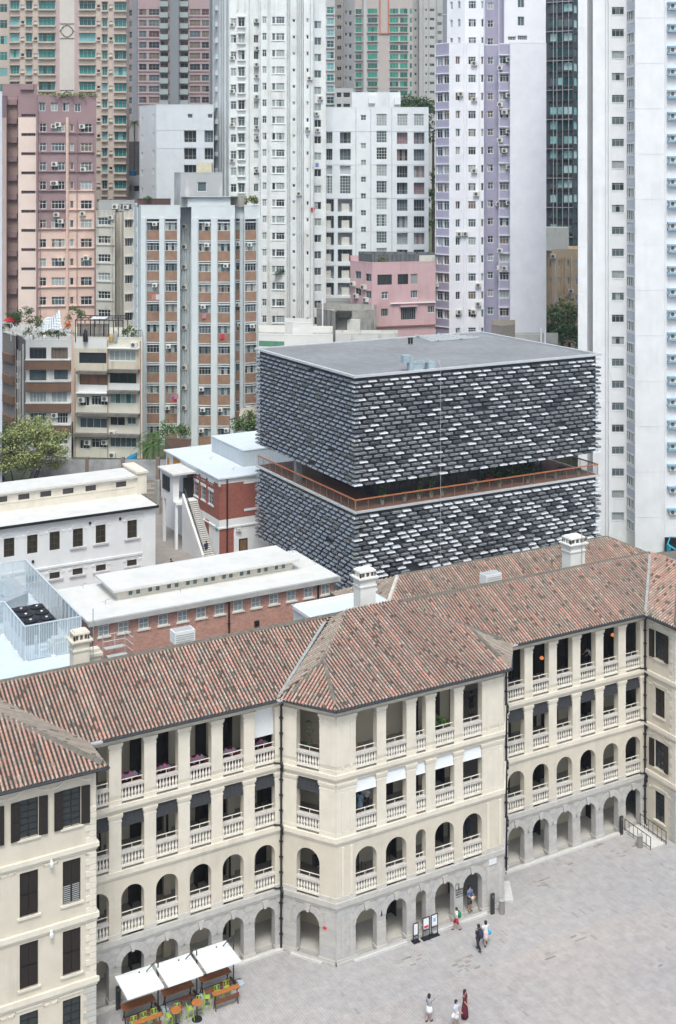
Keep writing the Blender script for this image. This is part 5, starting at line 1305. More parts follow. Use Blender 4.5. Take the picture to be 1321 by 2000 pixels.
# --- white institutional block (centre right)
whh = WP('institution_white', (.74, .775, .80), streak=.06); gry = WP('loggia_grey', (.46, .48, .50), streak=.1)
T = Tower('institution_block', 'white institutional block with a regular grid of square recessed windows', [(635, 219), (837, 219)], 30, 210, 25, [whh], rows=32.75, ref=219)
grid = [glass_m, glass_l, glass_m, glass_d]
for a, b in ((637, 649), (663.5, 685)):
    T.col(a, b, 257.5, 22, n=2, nx=3, gl=grid, fm=frame_g, tr=.3, depth=.8, rec=.5)
    T.col(a, b, 323, 18, n=1, nx=1, gl=[gry, gry], fm=whh, depth=.5, rec=.4); T.col(a, b, 343, 35, n=1, nx=4, nz=6, gl=grid, fm=frame_w)
    T.col(a - (0 if a < 650 else 4), b + 3, 388.5, 25, n=6, nx=3, nz=1, gl=[gry, glass_m], fm=gry, depth=1.5, rec=1.4, name='loggia')
fr = T.fr[0]
for k in range(6):
    y = 388.5 + k * 32.75
    for px, w_ in ((637, 9), (667, 15)):
        ua, ub = T.U(0, px), T.U(0, px + w_); pbox('loggia_cabin', T.t, fr, ua, ub, .4, 1.3, T.z(y + 25), T.z(y + 9), ac_white); pbox('cabin_panel', T.t, fr, ua + .15, ub - .15, .44, .5, T.z(y + 23.5), T.z(y + 11), M('cabin_blue_grey', (.32, .38, .43), .6, .1, 2))
T.col(704.5, 715, 224, 10.5, n=1, nx=2, nz=2, gl=grid, fm=frame_w)
T.col(704.5, 715, 279, 11, nx=2, nz=2, gl=grid, n=9)
T.col(735, 755.5, 222, 23.5, nx=4, nz=4, gl=grid, n=12, ymax=600)
T.col(775.5, 796, 222, 23.5, nx=4, nz=4, gl=[glass_l], n=1); T.col(808, 828, 222, 23.5, nx=4, nz=4, gl=[glass_l], n=1)
for a, b in ((775, 796), (808, 829)): T.col(a, b, 258, 23, n=10, nx=4, tr=.32, gl=grid + [M('glass_pink_curtain', (.25, .15, .16), .4, .2, 2)], fm=frame_g, depth=.8, rec=.5, ymax=600)
for k in range(5): T.sill(636, 836, 255.5 + 65.5 * k, .4, .05, n=1, pitch=1, m=wh2, name='joint_line')
for px in (695, 724, 765): T.pipe(px, None, None, .06, wh2)
T.done()
T = Tower('institution_penthouse', 'white lift penthouse on the roof of the institutional block', [(687, 224), (782, 224)], 14, 181, zat(214, 224), [whh], rows=30, ref=224)
T.fin(720, 732, 186, 202, .9, whh, name='roof_box'); T.fin(770, 782, 190, 204, .9, whh, name='roof_box')
for px in range(740, 764, 4): T.pipe(px, 178, 208, .04, frame_w, .6)
T.done()

# --- the tall ribbed white tower
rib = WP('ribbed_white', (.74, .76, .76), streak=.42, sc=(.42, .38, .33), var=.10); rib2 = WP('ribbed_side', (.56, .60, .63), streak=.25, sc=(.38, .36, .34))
T = Tower('ribbed_tower', 'very tall white ribbed residential tower with rust streaks in the centre of the photo', [(415, 216), (447, 209), (482, 209), (508, 210), (509, 208.5), (560, 208.5), (561, 210), (592, 210), (593, 208.5), (612, 208.5), (612.5, 210.5), (636, 211)], 20, None, 13, [rib, rib2], rows=32.4, ref=209)
T.z1 = 90
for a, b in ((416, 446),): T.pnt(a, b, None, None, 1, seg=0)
gv = [glass_m, glass_l, glass_m, glass_d, glass_l]
T.col(450, 461.5, 35, 16, gl=gv, nx=2, tr=.7); T.col(465, 478, 33.5, 18, gl=gv, nx=2, tr=.72, rec=.05); T.col(495.5, 505, 34, 16, gl=gv + [glass_d], nx=2)
T.col(512, 520.5, 32, 14, gl=gv, nx=2, tr=.65); T.col(531, 537.5, 32.5, 14, gl=gv, nx=1); T.col(539, 555.5, 32.5, 14, gl=gv, nx=3, tr=.7)
T.col(571, 576.5, 35, 6.5, gl=gv, nx=1); T.col(598, 603, 36, 8, gl=[glass_d, glass_l, glass_m], nx=1); T.col(613.5, 627.5, 38, 15, gl=gv, nx=2)
T.sill(463.5, 479.5, 52, 1.6, .45, m=rib, name='bay_sill'); T.sill(463.5, 479.5, 31.5, 1.4, .45, m=rib, name='bay_head'); T.sill(530, 556.5, 47, 1.2, .1, m=rib)
for k in range(-1, 20):
    y = 32.4 * k + 30
    for px in (464.2, 478.8): 
        if 0 < y + 20 < 660: T.fin(px - .5, px + .5, y + 2, y + 22, .4, rib, name='bay_side')
    T.fin(422, 425.5, y + 6, y + 15, .5, rib2, seg=0, name='wall_box')
for px in (431, 436, 441, 447.5, 486, 509, 523, 526.5, 560.5, 566, 580, 584, 588, 592.5, 606, 612): T.pipe(px, None, None, .12 if px in (441, 560.5, 584) else .08, rib if px % 2 else rib2, .15)
for px, py in ((454, 45), (500, 36), (500, 122), (500, 145), (500, 185), (500, 245), (500, 330), (605, 150), (625, 187), (618, 218), (601, 248), (620, 250), (584, 375), (454, 110), (454, 175), (454, 240), (454, 310), (501, 265), (501, 90)): T.ac(px, py)
q = MB(); 
p_ = T.fr[4].p(T.U(4, 546), -.4, 0)
for k in range(5): leafball(q, (p_[0] + (k - 2) * .35, p_[1], T.z(533) + .1 * k), .45, 40, .14, rt)
build('window_plants', q, [leaf3, leaf2], T.t, kind='stuff'); T.done()

# --- grey block behind left, and the grey panelled tower with brown spandrels
gb = WP('pale_grey_render', (.60, .635, .67), streak=.15); 
T = Tower('pale_grey_block', 'plain pale grey block with few windows left of the ribbed tower', [(272, 209), (305, 205), (417, 205)], 18, 205, 13, [gb], rows=33.5, ref=205)
T.col(366, 376, 222, 8.5, n=1, nx=1, seg=1); T.col(405, 415, 222, 8.5, n=1, nx=1, seg=1)
for a, b in ((359, 383), (399, 416)): T.col(a, b, 254.5, 23, n=3, nx=3, tr=.3, depth=.8, rec=.5, fm=frame_g, gl=[glass_d, glass_m], seg=1)
T.col(276, 278.5, 226, 12, nx=1, n=8, seg=0, pitch=35); T.col(298, 300.5, 222, 12, nx=1, n=8, seg=0, pitch=35)
for y in (253, 289): T.sill(306, 416, y, .4, .04, n=1, pitch=1, m=wh2, seg=1, name='joint_line')
T.done()
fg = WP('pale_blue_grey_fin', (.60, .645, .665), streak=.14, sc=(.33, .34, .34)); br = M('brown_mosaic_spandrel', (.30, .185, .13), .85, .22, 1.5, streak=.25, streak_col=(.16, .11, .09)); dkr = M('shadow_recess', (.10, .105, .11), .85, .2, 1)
T = Tower('finned_tower', 'grey finned residential tower with brown mosaic panels under every window', [(262, 173), (275, 170), (352, 170), (353, 172.5), (372.5, 172.5), (373.5, 168.5), (458.5, 168.5), (459.5, 171.5), (476, 171.5), (477, 169.5), (508, 170.5)], 16, 402, 12, [fg, br, dkr], rows=40.1, ref=169)
bays = [(286, 310.5, 1), (322, 345.5, 1), (387.5, 411.5, 5), (425, 449, 5), (459.8, 467.8, 7), (478.5, 501, 9)]
for a, b, sg in bays:
    T.holes[sg].append((T.U(sg, a), T.U(sg, b), T.z(870), T.z(428), .5))
    n = 11 if sg != 9 else 10
    fr = T.fr[sg]; ua, ub = T.U(sg, a), T.U(sg, b)
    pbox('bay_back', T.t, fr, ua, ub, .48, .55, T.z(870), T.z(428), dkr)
    for k in range(n):
        y = 433.5 + k * 40.1
        pbox('spandrel', T.t, fr, ua, ub, .12, .4, T.z(y + 35.5), T.z(y + 17), br)
        pbox('window_head', T.t, fr, ua, ub, .02, .4, T.z(y + 1.2), T.z(y - .6), fg); pbox('ledge', T.t, fr, ua, ub, .0, .4, T.z(y + 37.5), T.z(y + 35.8), fg)
        w_ = ub - ua; g = T.rd.choice([glass_d, glass_m, glass_m, glass_l, glass_b]); h_ = (15.3) * T.D / F_PX
        put('window', window_mesh(w_, h_, 4 if w_ > 1 else 1, 1, frame_w if T.rd.random() < .6 else frame_g, g, T.rd.choice([glass_d, glass_l, glass_m]), .05, .3, .68), T.t, fr.p(ua, 0, T.z(y + 16.8)), fr.ang, scale=(w_ / round(w_, 1), 1, h_ / round(h_, 1)))
        if T.rd.random() < .3: put('air_conditioner', ac_mesh(), T.t, fr.p(ua + w_ * T.rd.random() * .6 + .3, .1, T.z(y + 8)), fr.ang, scale=(.8, .8, .8))
for a, b, sg in ((275.5, 285, 1), (311.5, 321, 1), (346.5, 352, 1), (374, 386.5, 5), (412.5, 424, 5), (450, 458, 5), (469, 476, 7), (502, 508, 9)): T.fin(a, b, 425, None, .35, fg, seg=sg)
for px in (356, 359, 363, 366, 369): T.pipe(px, 405, None, .09, fg, .2)
for k in range(11): T.ac(360, 440 + k * 40.1, 3); T.col(354, 358, 436 + k * 40.1, 14, n=1, nx=1, seg=3); T.col(364, 370, 436 + k * 40.1, 14, n=1, nx=1, seg=3)
T.col(265, 268, 440, 14, nx=1, seg=0, n=10); 
for px in (264, 271): T.pipe(px, 405, None, .08, fg, .2)
T.done()
T = Tower('rooftop_room', 'weathered grey roof room with a cream water tank above the finned tower', [(340, 172), (352, 170), (434, 170)], 6, 338, zat(404, 172), [WP('weathered_grey_render', (.42, .43, .44), streak=.7, sc=(.68, .69, .70)), fg], rows=40, ref=170)
T.col(385, 403, 355, 19, n=1, nx=1, seg=1, gl=[glass_m]); T.done()
q = MB(); fr = Fr(W(384, 172.2), W(413, 172.2)); q.box(0, 0, zat(338, 172), fr.L, 1.6, zat(317, 172), T=fr.p); o = build('water_tank', q, M('cream_tank', (.60, .54, .40), .7, .12, 2)); o['label'] = 'cream rectangular water tank on the weathered roof room'; o['category'] = 'water tank'
T = Tower('glazed_roof_shed', 'long glazed shed with a dark roof at the top of the finned tower', [(366, 168.9), (450, 168.9)], 5, 385, zat(404, 169), [fg], rows=40, ref=169)
T.col(369, 448, 389, 13, n=1, nx=16, gl=[glass_l, glass_m], fm=frame_w); T.fin(352, 462, 381, 384.5, .4, dkr, name='shed_roof', seg=0, v1=4); T.done()
T = Tower('brown_roof_hut', 'small brown slatted roof hut at the left top of the finned tower', [(268, 171), (333, 171)], 3, 389, zat(403, 171), [M('brown_slats', (.13, .075, .06), .8, .2, 3, brick=(30, .12, .02, (.05, .03, .03), .1))], rows=40, ref=171); T.done()
T = Tower('side_roof_hut', 'small grey roof hut with a bush beside it, right top of the finned tower', [(450, 171), (482, 171)], 3, 384, zat(404, 171), [M('hut_grey', (.33, .32, .29), .8, .2, 3)], rows=40, ref=171); T.done()

# --- peach estate tower, upper left, with teal bay windows
pe_m = WP('peach_render', (.50, .42, .365), streak=.15); pk = WP('pinkish_render', (.45, .345, .335), streak=.1); crs = WP('cream_strip', (.56, .52, .48), streak=.1)
T = Tower('teal_window_tower', 'peach residential tower with teal bay windows at the upper left', [(-8, 216), (18, 216), (19, 213), (246, 213), (252, 217)], 20, None, 20, [pe_m, pk, crs], rows=31.7, ref=213)
T.z1 = 95
T.pnt(108, 116, None, None, 1, seg=2); T.pnt(116, 145, None, None, 2, seg=2); T.pnt(145, 153, None, None, 1, seg=2)
for a, b, nx in ((19.5, 37.5, 3), (50, 62.5, 2), (75, 107.5, 4), (154.5, 186, 4), (199, 209.5, 2), (223, 247, 3)):
    lim = 180 if b < 187 else 400
    T.col(a, b, 1 if b < 187 else 3.5, 16.5, gl=teal, nx=nx, tr=.7, rec=.02, fm=frame_g, seg=2, ymax=lim, depth=.2)
    T.sill(a - .8, b + .8, 18.5 if b < 187 else 21, 2.0, .5, m=pe_m, seg=2, ymax=lim, name='bay_sill'); T.sill(a - .8, b + .8, -1 if b < 187 else 1.5, 1.6, .5, m=pe_m, seg=2, ymax=lim, name='bay_head')
T.col(-6, 14, 2, 17, gl=teal, nx=3, tr=.7, seg=0, fm=frame_g, rec=.02, ymax=180)
for px in (43.5, 69, 192, 216): T.col(px - 3.5, px + 3.5, 8.5, 6, gl=[glass_d, ac_white], nx=1, seg=2, fm=pe_m, ymax=180 if px < 150 else 400)
for k in range(13):
    y = 8.5 + 31.7 * k
    for px in (43.5, 69, 192, 216):
        if y < (170 if px < 150 else 385): T.sill(px - 4, px + 4, y + 6.5, 1.2, .3, n=1, pitch=1, m=pe_m, seg=2, name='shelf')
orn = M('ornament_taupe', (.26, .22, .21), .8, .1, 2)
for cy_ in (60, 190):
    q = MB(); fr = T.fr[2]; u = T.U(2, 130.5); z = T.z(cy_); r = 1.0
    n = 20; P = [(u + r * cos(2 * pi * k / n), z + r * sin(2 * pi * k / n)) for k in range(n + 1)]
    D_ = 1.25; sq = [(u - D_, z), (u, z + D_), (u + D_, z), (u, z - D_), (u - D_, z)]; lines = [[(u - 1.25, z + D_ + .02), (u + 1.25, z + D_ + .02)], [(u - 1.25, z - D_ - .02), (u + 1.25, z - D_ - .02)]]
    for L_ in [P, sq] + lines: q.tube([fr.p(a, -.05, b) for a, b in L_], .07, 4)
    build('wall_ornament', q, orn, T.t)
T.done()

# --- far pink and grey tower
pg = WP('pink_tower_render', (.40, .29, .30), streak=.1); dg = WP('dark_grey_column', (.22, .235, .26), streak=.1); gg = WP('grey_green_balcony', (.34, .39, .385), streak=.1)
T = Tower('pink_grey_tower', 'distant pink and grey tower with grey green balconies', [(247, 308), (258, 306), (268.5, 306), (269, 305), (331.5, 305), (332, 303), (349, 303), (349.5, 305), (409, 305), (416, 306)], 20, None, 40, [pg, dg, gg], rows=21.45, ref=305)
T.z1 = 110; T.pnt(258, 268.5, None, None, 1, seg=1); T.pnt(332, 349, None, None, 1, seg=5); T.pnt(409.3, 416, None, None, 1, seg=8)
gf = [glass_d, glass_d, glass_m, glass_b, M('glass_dark_red', (.10, .04, .04), .3, .3, 1)]
for a, b, nx, sg in ((248, 257, 2, 0), (271, 286, 2, 3), (290, 311, 3, 3), (370, 391, 3, 7), (393.5, 408, 2, 7)): T.col(a, b, 17, 12, gl=gf, nx=nx, tr=.5, seg=sg, fm=frame_g, ymax=230)
for a, b, sg in ((312, 329, 3), (351, 368, 7)):
    for k in range(-2, 12):
        y = 24.5 + 21.45 * k; pbox('balcony', T.t, T.fr[sg], T.U(sg, a), T.U(sg, b), -1.0, 0, T.z(y + 10), T.z(y), gg)
        if y < 215: T.col(a + 1, b - 1, y - 9, 8, n=1, gl=gf, nx=2, seg=sg, fm=frame_g)
T.sill(270, 331, 30.5, 1.6, .2, m=pg, seg=3, name='floor_band', ymax=230); T.sill(350, 408, 30.5, 1.6, .2, m=pg, seg=7, name='floor_band', ymax=230); T.done()

# --- gap between ribbed tower and institution: beige far towers, teal tower
bg1 = WP('far_beige', (.44, .38, .34), streak=.15); bg2 = WP('far_white_grey', (.48, .48, .48), streak=.1)
T = Tower('far_white_tower', 'narrow distant white tower with teal windows just right of the ribbed tower', [(632, 300), (654, 300)], 12, None, 20, [bg2], rows=22, ref=300); T.z1 = 110
T.col(638, 652, 13, 13, gl=teal, nx=2, tr=.6, fm=frame_w, ymax=210); T.sill(637, 653, 27, 1.4, .3, ymax=205); T.done()
T = Tower('far_beige_tower', 'distant beige and grey tower in the gap beside the teal window tower', [(653, 322), (670, 320), (671, 330), (693, 330)], 12, None, 20, [bg1, WP('far_grey', (.33, .33, .35), streak=.2)], rows=20, ref=322); T.z1 = 112; T.pnt(671.2, 692.8, None, None, 1, seg=2)
T.col(657, 666, 10, 8, gl=[glass_d, glass_m], nx=2, ymax=180); T.col(673, 678, 12, 7, nx=1, gl=[glass_d, glass_m], pitch=22, ymax=200); T.col(681, 687, 12, 9, nx=1, gl=[glass_d], pitch=22, ymax=200); T.done()
T = Tower('far_podium', 'low grey building with two dark openings below the distant beige tower', [(653, 290), (690, 290)], 12, 172, 20, [bg2], rows=20, ref=290); T.col(657, 667, 180, 10, n=2, nx=1, gl=[glass_d], pitch=22); T.col(670, 684, 180, 10, n=2, nx=1, gl=[glass_d], pitch=22); T.done()
gr_m = WP('far_pinkish_beige', (.47, .42, .40), streak=.1); orr = M('orange_red_band', (.50, .17, .10), .8, .1, 1)
T = Tower('far_teal_tower', 'distant beige tower with bright green windows and an orange edged strip', [(692, 371), (708, 371), (709, 370), (806, 370)], 20, None, 20, [gr_m, bg2], rows=17.8, ref=370); T.z1 = 125
grn = [M('glass_green', (.02, .26, .19), .15, .3, .3, spec=.7), glass_t2, M('glass_green_dark', (.01, .12, .09), .15, .3, .4, spec=.7)]; grn.append(grn[0])
for a, b, nx in ((694, 706.5, 2), (718, 737, 3), (761, 778, 3), (781, 796, 2), (800, 804.5, 1)): T.col(a, b, 16, 10.5, gl=grn, nx=nx, fm=frame_g, rec=.03, ymax=215)
for a, b in ((693.5, 707), (717, 738), (760.5, 797)): T.sill(a, b, 27, 1.4, .5, m=gr_m, ymax=210, name='bay_sill')
T.fin(740.5, 743, None, 65, .3, orr, name='orange_band'); T.fin(757.5, 760, None, 65, .3, orr, name='orange_band'); T.fin(740.5, 760, 63.5, 66, .32, orr, name='orange_band'); T.fin(710, 716.5, None, None, .6, bg2, name='pier'); T.done()
T = Tower('far_grey_tower', 'distant pale grey tower with small windows right of the green windowed tower', [(804, 385), (817, 385), (818, 383), (852, 383), (853, 390), (872, 390)], 20, None, 20, [bg2], rows=17.8, ref=384); T.z1 = 125
T.col(809, 814, 16, 6, gl=[glass_d, glass_m], nx=1, ymax=235); T.col(830.5, 834, 17, 5.5, gl=[glass_d], nx=1, ymax=235); T.col(839, 848.5, 17, 6, gl=[glass_d, glass_m], nx=2, ymax=235); T.col(854, 863, 20, 7, gl=[glass_m, glass_d], nx=3, ymax=235)
for px in (819, 827, 838, 851): T.pipe(px, None, 240, .15, bg2)
T.done()
T = Tower('narrow_dark_tower', 'narrow dark slab tower edge left of the lilac tower', [(864.5, 240), (874, 240)], 10, None, 30, [dg], rows=30, ref=240); T.z1 = 95; T.sill(864.6, 873.8, 28, 1.0, .1, pitch=58, m=frame_w, name='slab_edge', ymax=120); T.done()

# --- mauve and peach block, left
mv = WP('mauve_render', (.30, .205, .215), streak=.22, sc=(.18, .13, .13)); pch = WP('peach_pink_render', (.68, .50, .43), streak=.3, sc=(.40, .28, .24)); pcl = WP('pale_peach', (.72, .59, .53), streak=.15, sc=(.5, .4, .36)); stw = WP('stairwell_brown', (.36, .26, .24), streak=.1)
T = Tower('mauve_block', 'mauve and peach apartment block at the left with a slotted stair strip', [(2, 188), (12.5, 186), (13, 189), (34, 189), (35, 186), (72, 186), (73, 185), (187.5, 186.5)], 16, 187, 12, [mv, pch, pcl, stw], rows=37.5, ref=186)
T.pnt(2.5, 12, 229, None, 1, seg=0); T.pnt(13.2, 33.8, None, None, 3, seg=2); T.pnt(35.3, 70, 229, None, 2, seg=4)
T.pnt(74, 128, 445, None, 1, seg=6); T.pnt(134, 184, 371, None, 1, seg=6)
for k in range(-1, 12): T.sill(13, 34, 229 + 37.5 * k, 11, .5, n=1, pitch=1, m=mv, seg=2, name='stair_landing')
T.col(41, 69, 222, 6, gl=[glass_d, frame_d], nx=6, fm=mv, seg=4, ymax=600)
gv2 = [glass_d, glass_m, glass_d, glass_l, glass_b]
T.col(75.5, 88, 200, 17, n=1, seg=6, gl=gv2); T.col(99, 112, 200, 17, n=1, seg=6, gl=[glass_l]); T.col(122, 134, 200, 17, n=1, seg=6, gl=gv2); T.col(145, 157, 202, 16, n=1, seg=6, gl=gv2)
T.col(75.5, 90, 241, 16.5, gl=gv2, nx=2, tr=.65, seg=6, ymax=612); T.col(100, 126.5, 241, 16.5, gl=gv2, nx=4, tr=.65, seg=6, ymax=612); T.col(136, 143.5, 242, 14.5, gl=gv2, nx=1, seg=6, ymax=612); T.col(157, 179.5, 241, 17, gl=gv2, nx=3, tr=.65, seg=6, ymax=612)
T.sill(74, 128, 258.5, 1.6, .25, m=mv, seg=6, n=6); T.sill(74, 128, 258.5 + 37.5 * 6, 1.6, .25, m=pch, seg=6, ymax=600); T.sill(134, 184, 258.5, 1.6, .25, m=mv, seg=6, n=3); T.sill(134, 184, 258.5 + 37.5 * 3, 1.6, .25, m=pch, seg=6, ymax=600)
T.fin(128.5, 133.5, 229, None, .3, pch, seg=6, name='pilaster'); T.fin(184, 187.4, 229, None, .35, mv, seg=6, name='pilaster'); T.fin(72.8, 74, 200, None, .35, mv, seg=6, name='pilaster')
for px, py in ((105, 243), (160, 243), (106, 317), (107, 354), (110, 415), (161, 413), (168, 500), (118, 502), (113, 240), (162, 327), (104, 354), (118, 428)): T.ac(px, py)
for px in (78, 131, 150): T.pipe(px, 230, None, .06, mv if px != 131 else pch, .35)
T.done()
T = Tower('mauve_roof_room', 'stepped mauve roof room on the left of the mauve block', [(4, 189), (72, 189)], 6, 165, zat(190, 189), [mv], rows=40, ref=189); T.fin(40, 66, 165, 175, .4, mv, name='roof_box'); T.done()

# --- grimy beige house between the mauve block and the finned tower
be = WP('grimy_beige', (.52, .50, .45), streak=.7, sc=(.20, .185, .16)); be2 = WP('grimy_cream', (.62, .59, .53), streak=.6, sc=(.28, .25, .2))
T = Tower('beige_tenement', 'grimy beige tenement squeezed between the mauve block and the finned tower', [(187, 183), (224, 182), (225, 186), (240, 186), (241, 181), (264, 182)], 12, 412, 12, [be, be2], rows=36, ref=183)
T.pnt(225.2, 239.8, None, None, 1, seg=2); T.pnt(241.3, 263.8, None, None, 1, seg=4)
T.col(190.5, 215, 424, 15, n=6, nx=4, tr=.6, gl=gv2, seg=0, ymax=625); T.col(244, 258.5, 428, 16, n=6, nx=3, gl=gv2, seg=4, ymax=640)
T.sill(243, 261, 426, 1.5, .4, m=be2, seg=4, name='canopy', n=6); T.sill(188, 223, 441, 1.3, .15, m=be, seg=0, n=6)
for px in (226, 232, 238, 219): T.pipe(px, 415, None, .07, be)
T.ac(218, 420); T.done()
T = Tower('tenement_roof', 'old roof rooms with air conditioners on the beige tenement', [(192, 186), (262, 186)], 8, 392, zat(414, 186), [WP('grey_roof_render', (.36, .37, .37), streak=.6)], rows=40, ref=186)
T.ac(225, 400); T.ac(246, 400); T.col(235, 257, 398, 11, n=1, nx=4, gl=[glass_m]); T.done()
T = Tower('white_back_house', 'white house top with two dark openings between the teal window tower and grey block', [(246, 226), (274, 226)], 10, 343, 20, [wh2], rows=30, ref=226); T.col(251, 257, 362, 12, n=1, nx=1); T.col(260, 272, 362, 12, n=1, nx=1, gl=[glass_d]); T.done()
T = Tower('dark_back_house', 'dark brick back wall above a blue water drum', [(248, 250), (273, 250)], 6, 277, 20, [M('dark_back_wall', (.12, .11, .12), .9, .2, 1, brick=(.6, .2, .02, (.2, .19, .19), .2))], rows=30, ref=250); T.done()
q = MB(); X, Y = W(257, 224); q.lathe([(.75, zat(343, 224)), (.8, zat(333, 224)), (.6, zat(332, 224))], 12, X, Y); o = build('water_drum', q, M('blue_plastic', (.03, .17, .38), .5, .1, 2)); o['label'] = 'blue plastic water drum on the white roof at the left'; o['category'] = 'drum'

# --- brown banded house and cream house, lower left
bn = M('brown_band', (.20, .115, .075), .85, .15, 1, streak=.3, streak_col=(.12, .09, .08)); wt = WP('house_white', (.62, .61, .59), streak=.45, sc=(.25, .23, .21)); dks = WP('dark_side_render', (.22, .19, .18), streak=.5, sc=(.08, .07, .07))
T = Tower('brown_banded_house', 'house with brown bands and dark windows under a planted roof terrace', [(4, 170), (30, 166), (31, 168), (50, 161), (139, 161)], 12, 665, 9.5, [wt, bn, dks], rows=42.4, ref=161)
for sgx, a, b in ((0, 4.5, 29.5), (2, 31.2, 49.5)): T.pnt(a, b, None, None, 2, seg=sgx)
for k, (ya, yb) in enumerate(((662, 677), (703, 721), (747, 764), (787, 804), (829, 846))): T.sill(50, 138.5, ya, yb - ya, .45, n=1, pitch=1, m=bn, seg=3, name='brown_band'); T.sill(4, 29, ya + 2, 16, .4, n=1, pitch=1, m=bn, seg=0, name='brown_band')
T.sill(50, 138.5, 701, 2, .5, m=wt, seg=3, pitch=42.3, n=4)
T.col(57, 90, 678.5, 22, n=1, nx=4, gl=[glass_b, glass_d], fm=frame_d, seg=3, pitch=42.3); T.col(99.5, 132, 678.5, 22, n=1, nx=4, gl=[glass_b, glass_d], fm=frame_d, seg=3, pitch=42.3)
T.col(57, 90, 721, 22, n=1, nx=4, tr=.7, gl=[glass_m], fm=frame_d, seg=3, pitch=42.3); T.col(105, 132, 719, 22, n=1, nx=3, tr=.7, gl=[glass_m], fm=frame_d, seg=3)
T.col(57, 90, 764, 22, n=1, nx=5, gl=[glass_l], seg=3); T.col(99.5, 131, 764, 22, n=1, nx=3, gl=[glass_l], seg=3)
T.col(57, 90, 806, 21, n=1, nx=4, gl=[glass_m], seg=3); T.col(111, 132, 806, 21, n=1, nx=4, tr=.6, gl=[glass_d], seg=3); T.col(99, 132, 848, 20, n=1, nx=4, gl=[glass_m], seg=3)
T.col(12, 28, 664, 17, n=1, nx=2, gl=[glass_d], seg=0); T.col(17, 28, 706, 18, pitch=42, n=4, nx=2, gl=[glass_m, glass_l], seg=0); T.ac(107, 806); T.pipe(49, 672, None, .1, wt, .3)
for px in (36, 40, 44): T.pipe(px, 690, None, .09, [wt, dks][px % 3 == 0], .35)
for y in (715, 760, 800, 740): T.ac(38, y, 2)
T.done()
crm = WP('pale_cream_house', (.64, .62, .54), streak=.35, sc=(.38, .33, .25)); crm2 = WP('stained_cream', (.60, .55, .45), streak=.6, sc=(.28, .2, .13)); grime = M('grimy_canopy', (.17, .155, .14), .95, .35, 1.2)
T = Tower('cream_house', 'pale cream six storey house with grimy concrete canopies over its window bands', [(143, 162.5), (277.5, 161.5)], 12, 660, 10, [crm, crm2, WP('patch_white', (.70, .70, .69), streak=.15)], rows=42.4, ref=162)
T.pnt(144, 206, 661, 680, 2); T.pnt(144, 277, 682, 724, 1); T.pnt(152, 272, 748, 768, 2)
T.col(154, 207.5, 689, 21, n=1, nx=2, gl=[glass_d], fm=frame_d); T.col(212, 265, 684.5, 20, n=1, nx=5, gl=[glass_l]); T.col(155, 209, 731, 21, n=1, nx=3, gl=[M('orange_wood_inside', (.26, .13, .07), .6, .3, 1), glass_d], fm=frame_d); T.col(213.5, 266, 728, 20, n=1, nx=3, gl=[glass_d], fm=frame_d)
T.col(155, 174, 775, 19, n=1, nx=3, gl=[glass_d]); T.col(178, 209, 773, 19, n=1, nx=5, tr=.75, gl=[glass_d, glass_m]); T.col(214, 265.5, 768, 20, n=1, nx=5, gl=[M('teal_blind', (.03, .16, .13), .5, .2, 2), glass_l])
T.col(155, 209, 817, 20, n=1, nx=4, gl=[glass_l, glass_m]); T.col(214, 244, 811, 20, n=1, nx=2, gl=[glass_d]); T.col(248, 265, 810, 18, n=1, nx=2, gl=[glass_m])
T.col(155, 174, 860, 18, n=1, nx=3, gl=[glass_d]); T.col(178, 208, 857, 18, n=1, nx=4, gl=[glass_d], tr=.7); T.col(214, 266, 853, 20, n=1, nx=5, gl=[glass_l, glass_m])
for a, b, y in ((152, 212, 724), (212, 273, 720), (212, 273, 761), (150, 273, 806), (146, 275, 846)):
    T.sill(a, b, y, 5.5, .9, n=1, pitch=1, m=grime, name='canopy')
T.sill(150, 212, 766, 2, .7, n=1, pitch=1, m=frame_w, name='awning'); T.sill(211, 272, 678, 2, .6, n=1, pitch=1, m=frame_w, name='awning')
rdp = M('red_oxide_pipe', (.36, .11, .08), .7, .2, 3)
for px in (146.5, 210.5, 274): T.pipe(px, 664 if px > 200 else 720, None, .05, rdp, .1)
for px, py in ((262, 668), (220, 842), (220, 884), (160, 777), (206, 774), (172, 860), (205, 859)): T.ac(px, py)
T.done()
# small blue tarpaulin and clutter at its foot
q = MB(); fr = Fr(W(245, 159), W(264, 159)); q.hexa([fr.p(0, 0, 12.9), fr.p(fr.L, 0, 13.1), fr.p(fr.L, 1.5, 13.1), fr.p(0, 1.5, 12.9), fr.p(0, 0, 13.3), fr.p(fr.L, 0, 13.9), fr.p(fr.L, 1.5, 14.1), fr.p(0, 1.5, 13.5)]); o = build('tarpaulin', q, M('blue_tarp', (.02, .22, .42), .5, .1, 3)); o['label'] = 'small bright blue tarpaulin at the foot of the cream house'; o['category'] = 'tarpaulin'
T = Tower('edge_tower', 'sliver of a blue grey tower at the left edge of the photo', [(-40, 140), (3.6, 140)], 10, 180, 9, [bal_m], rows=30, ref=140); T.done()

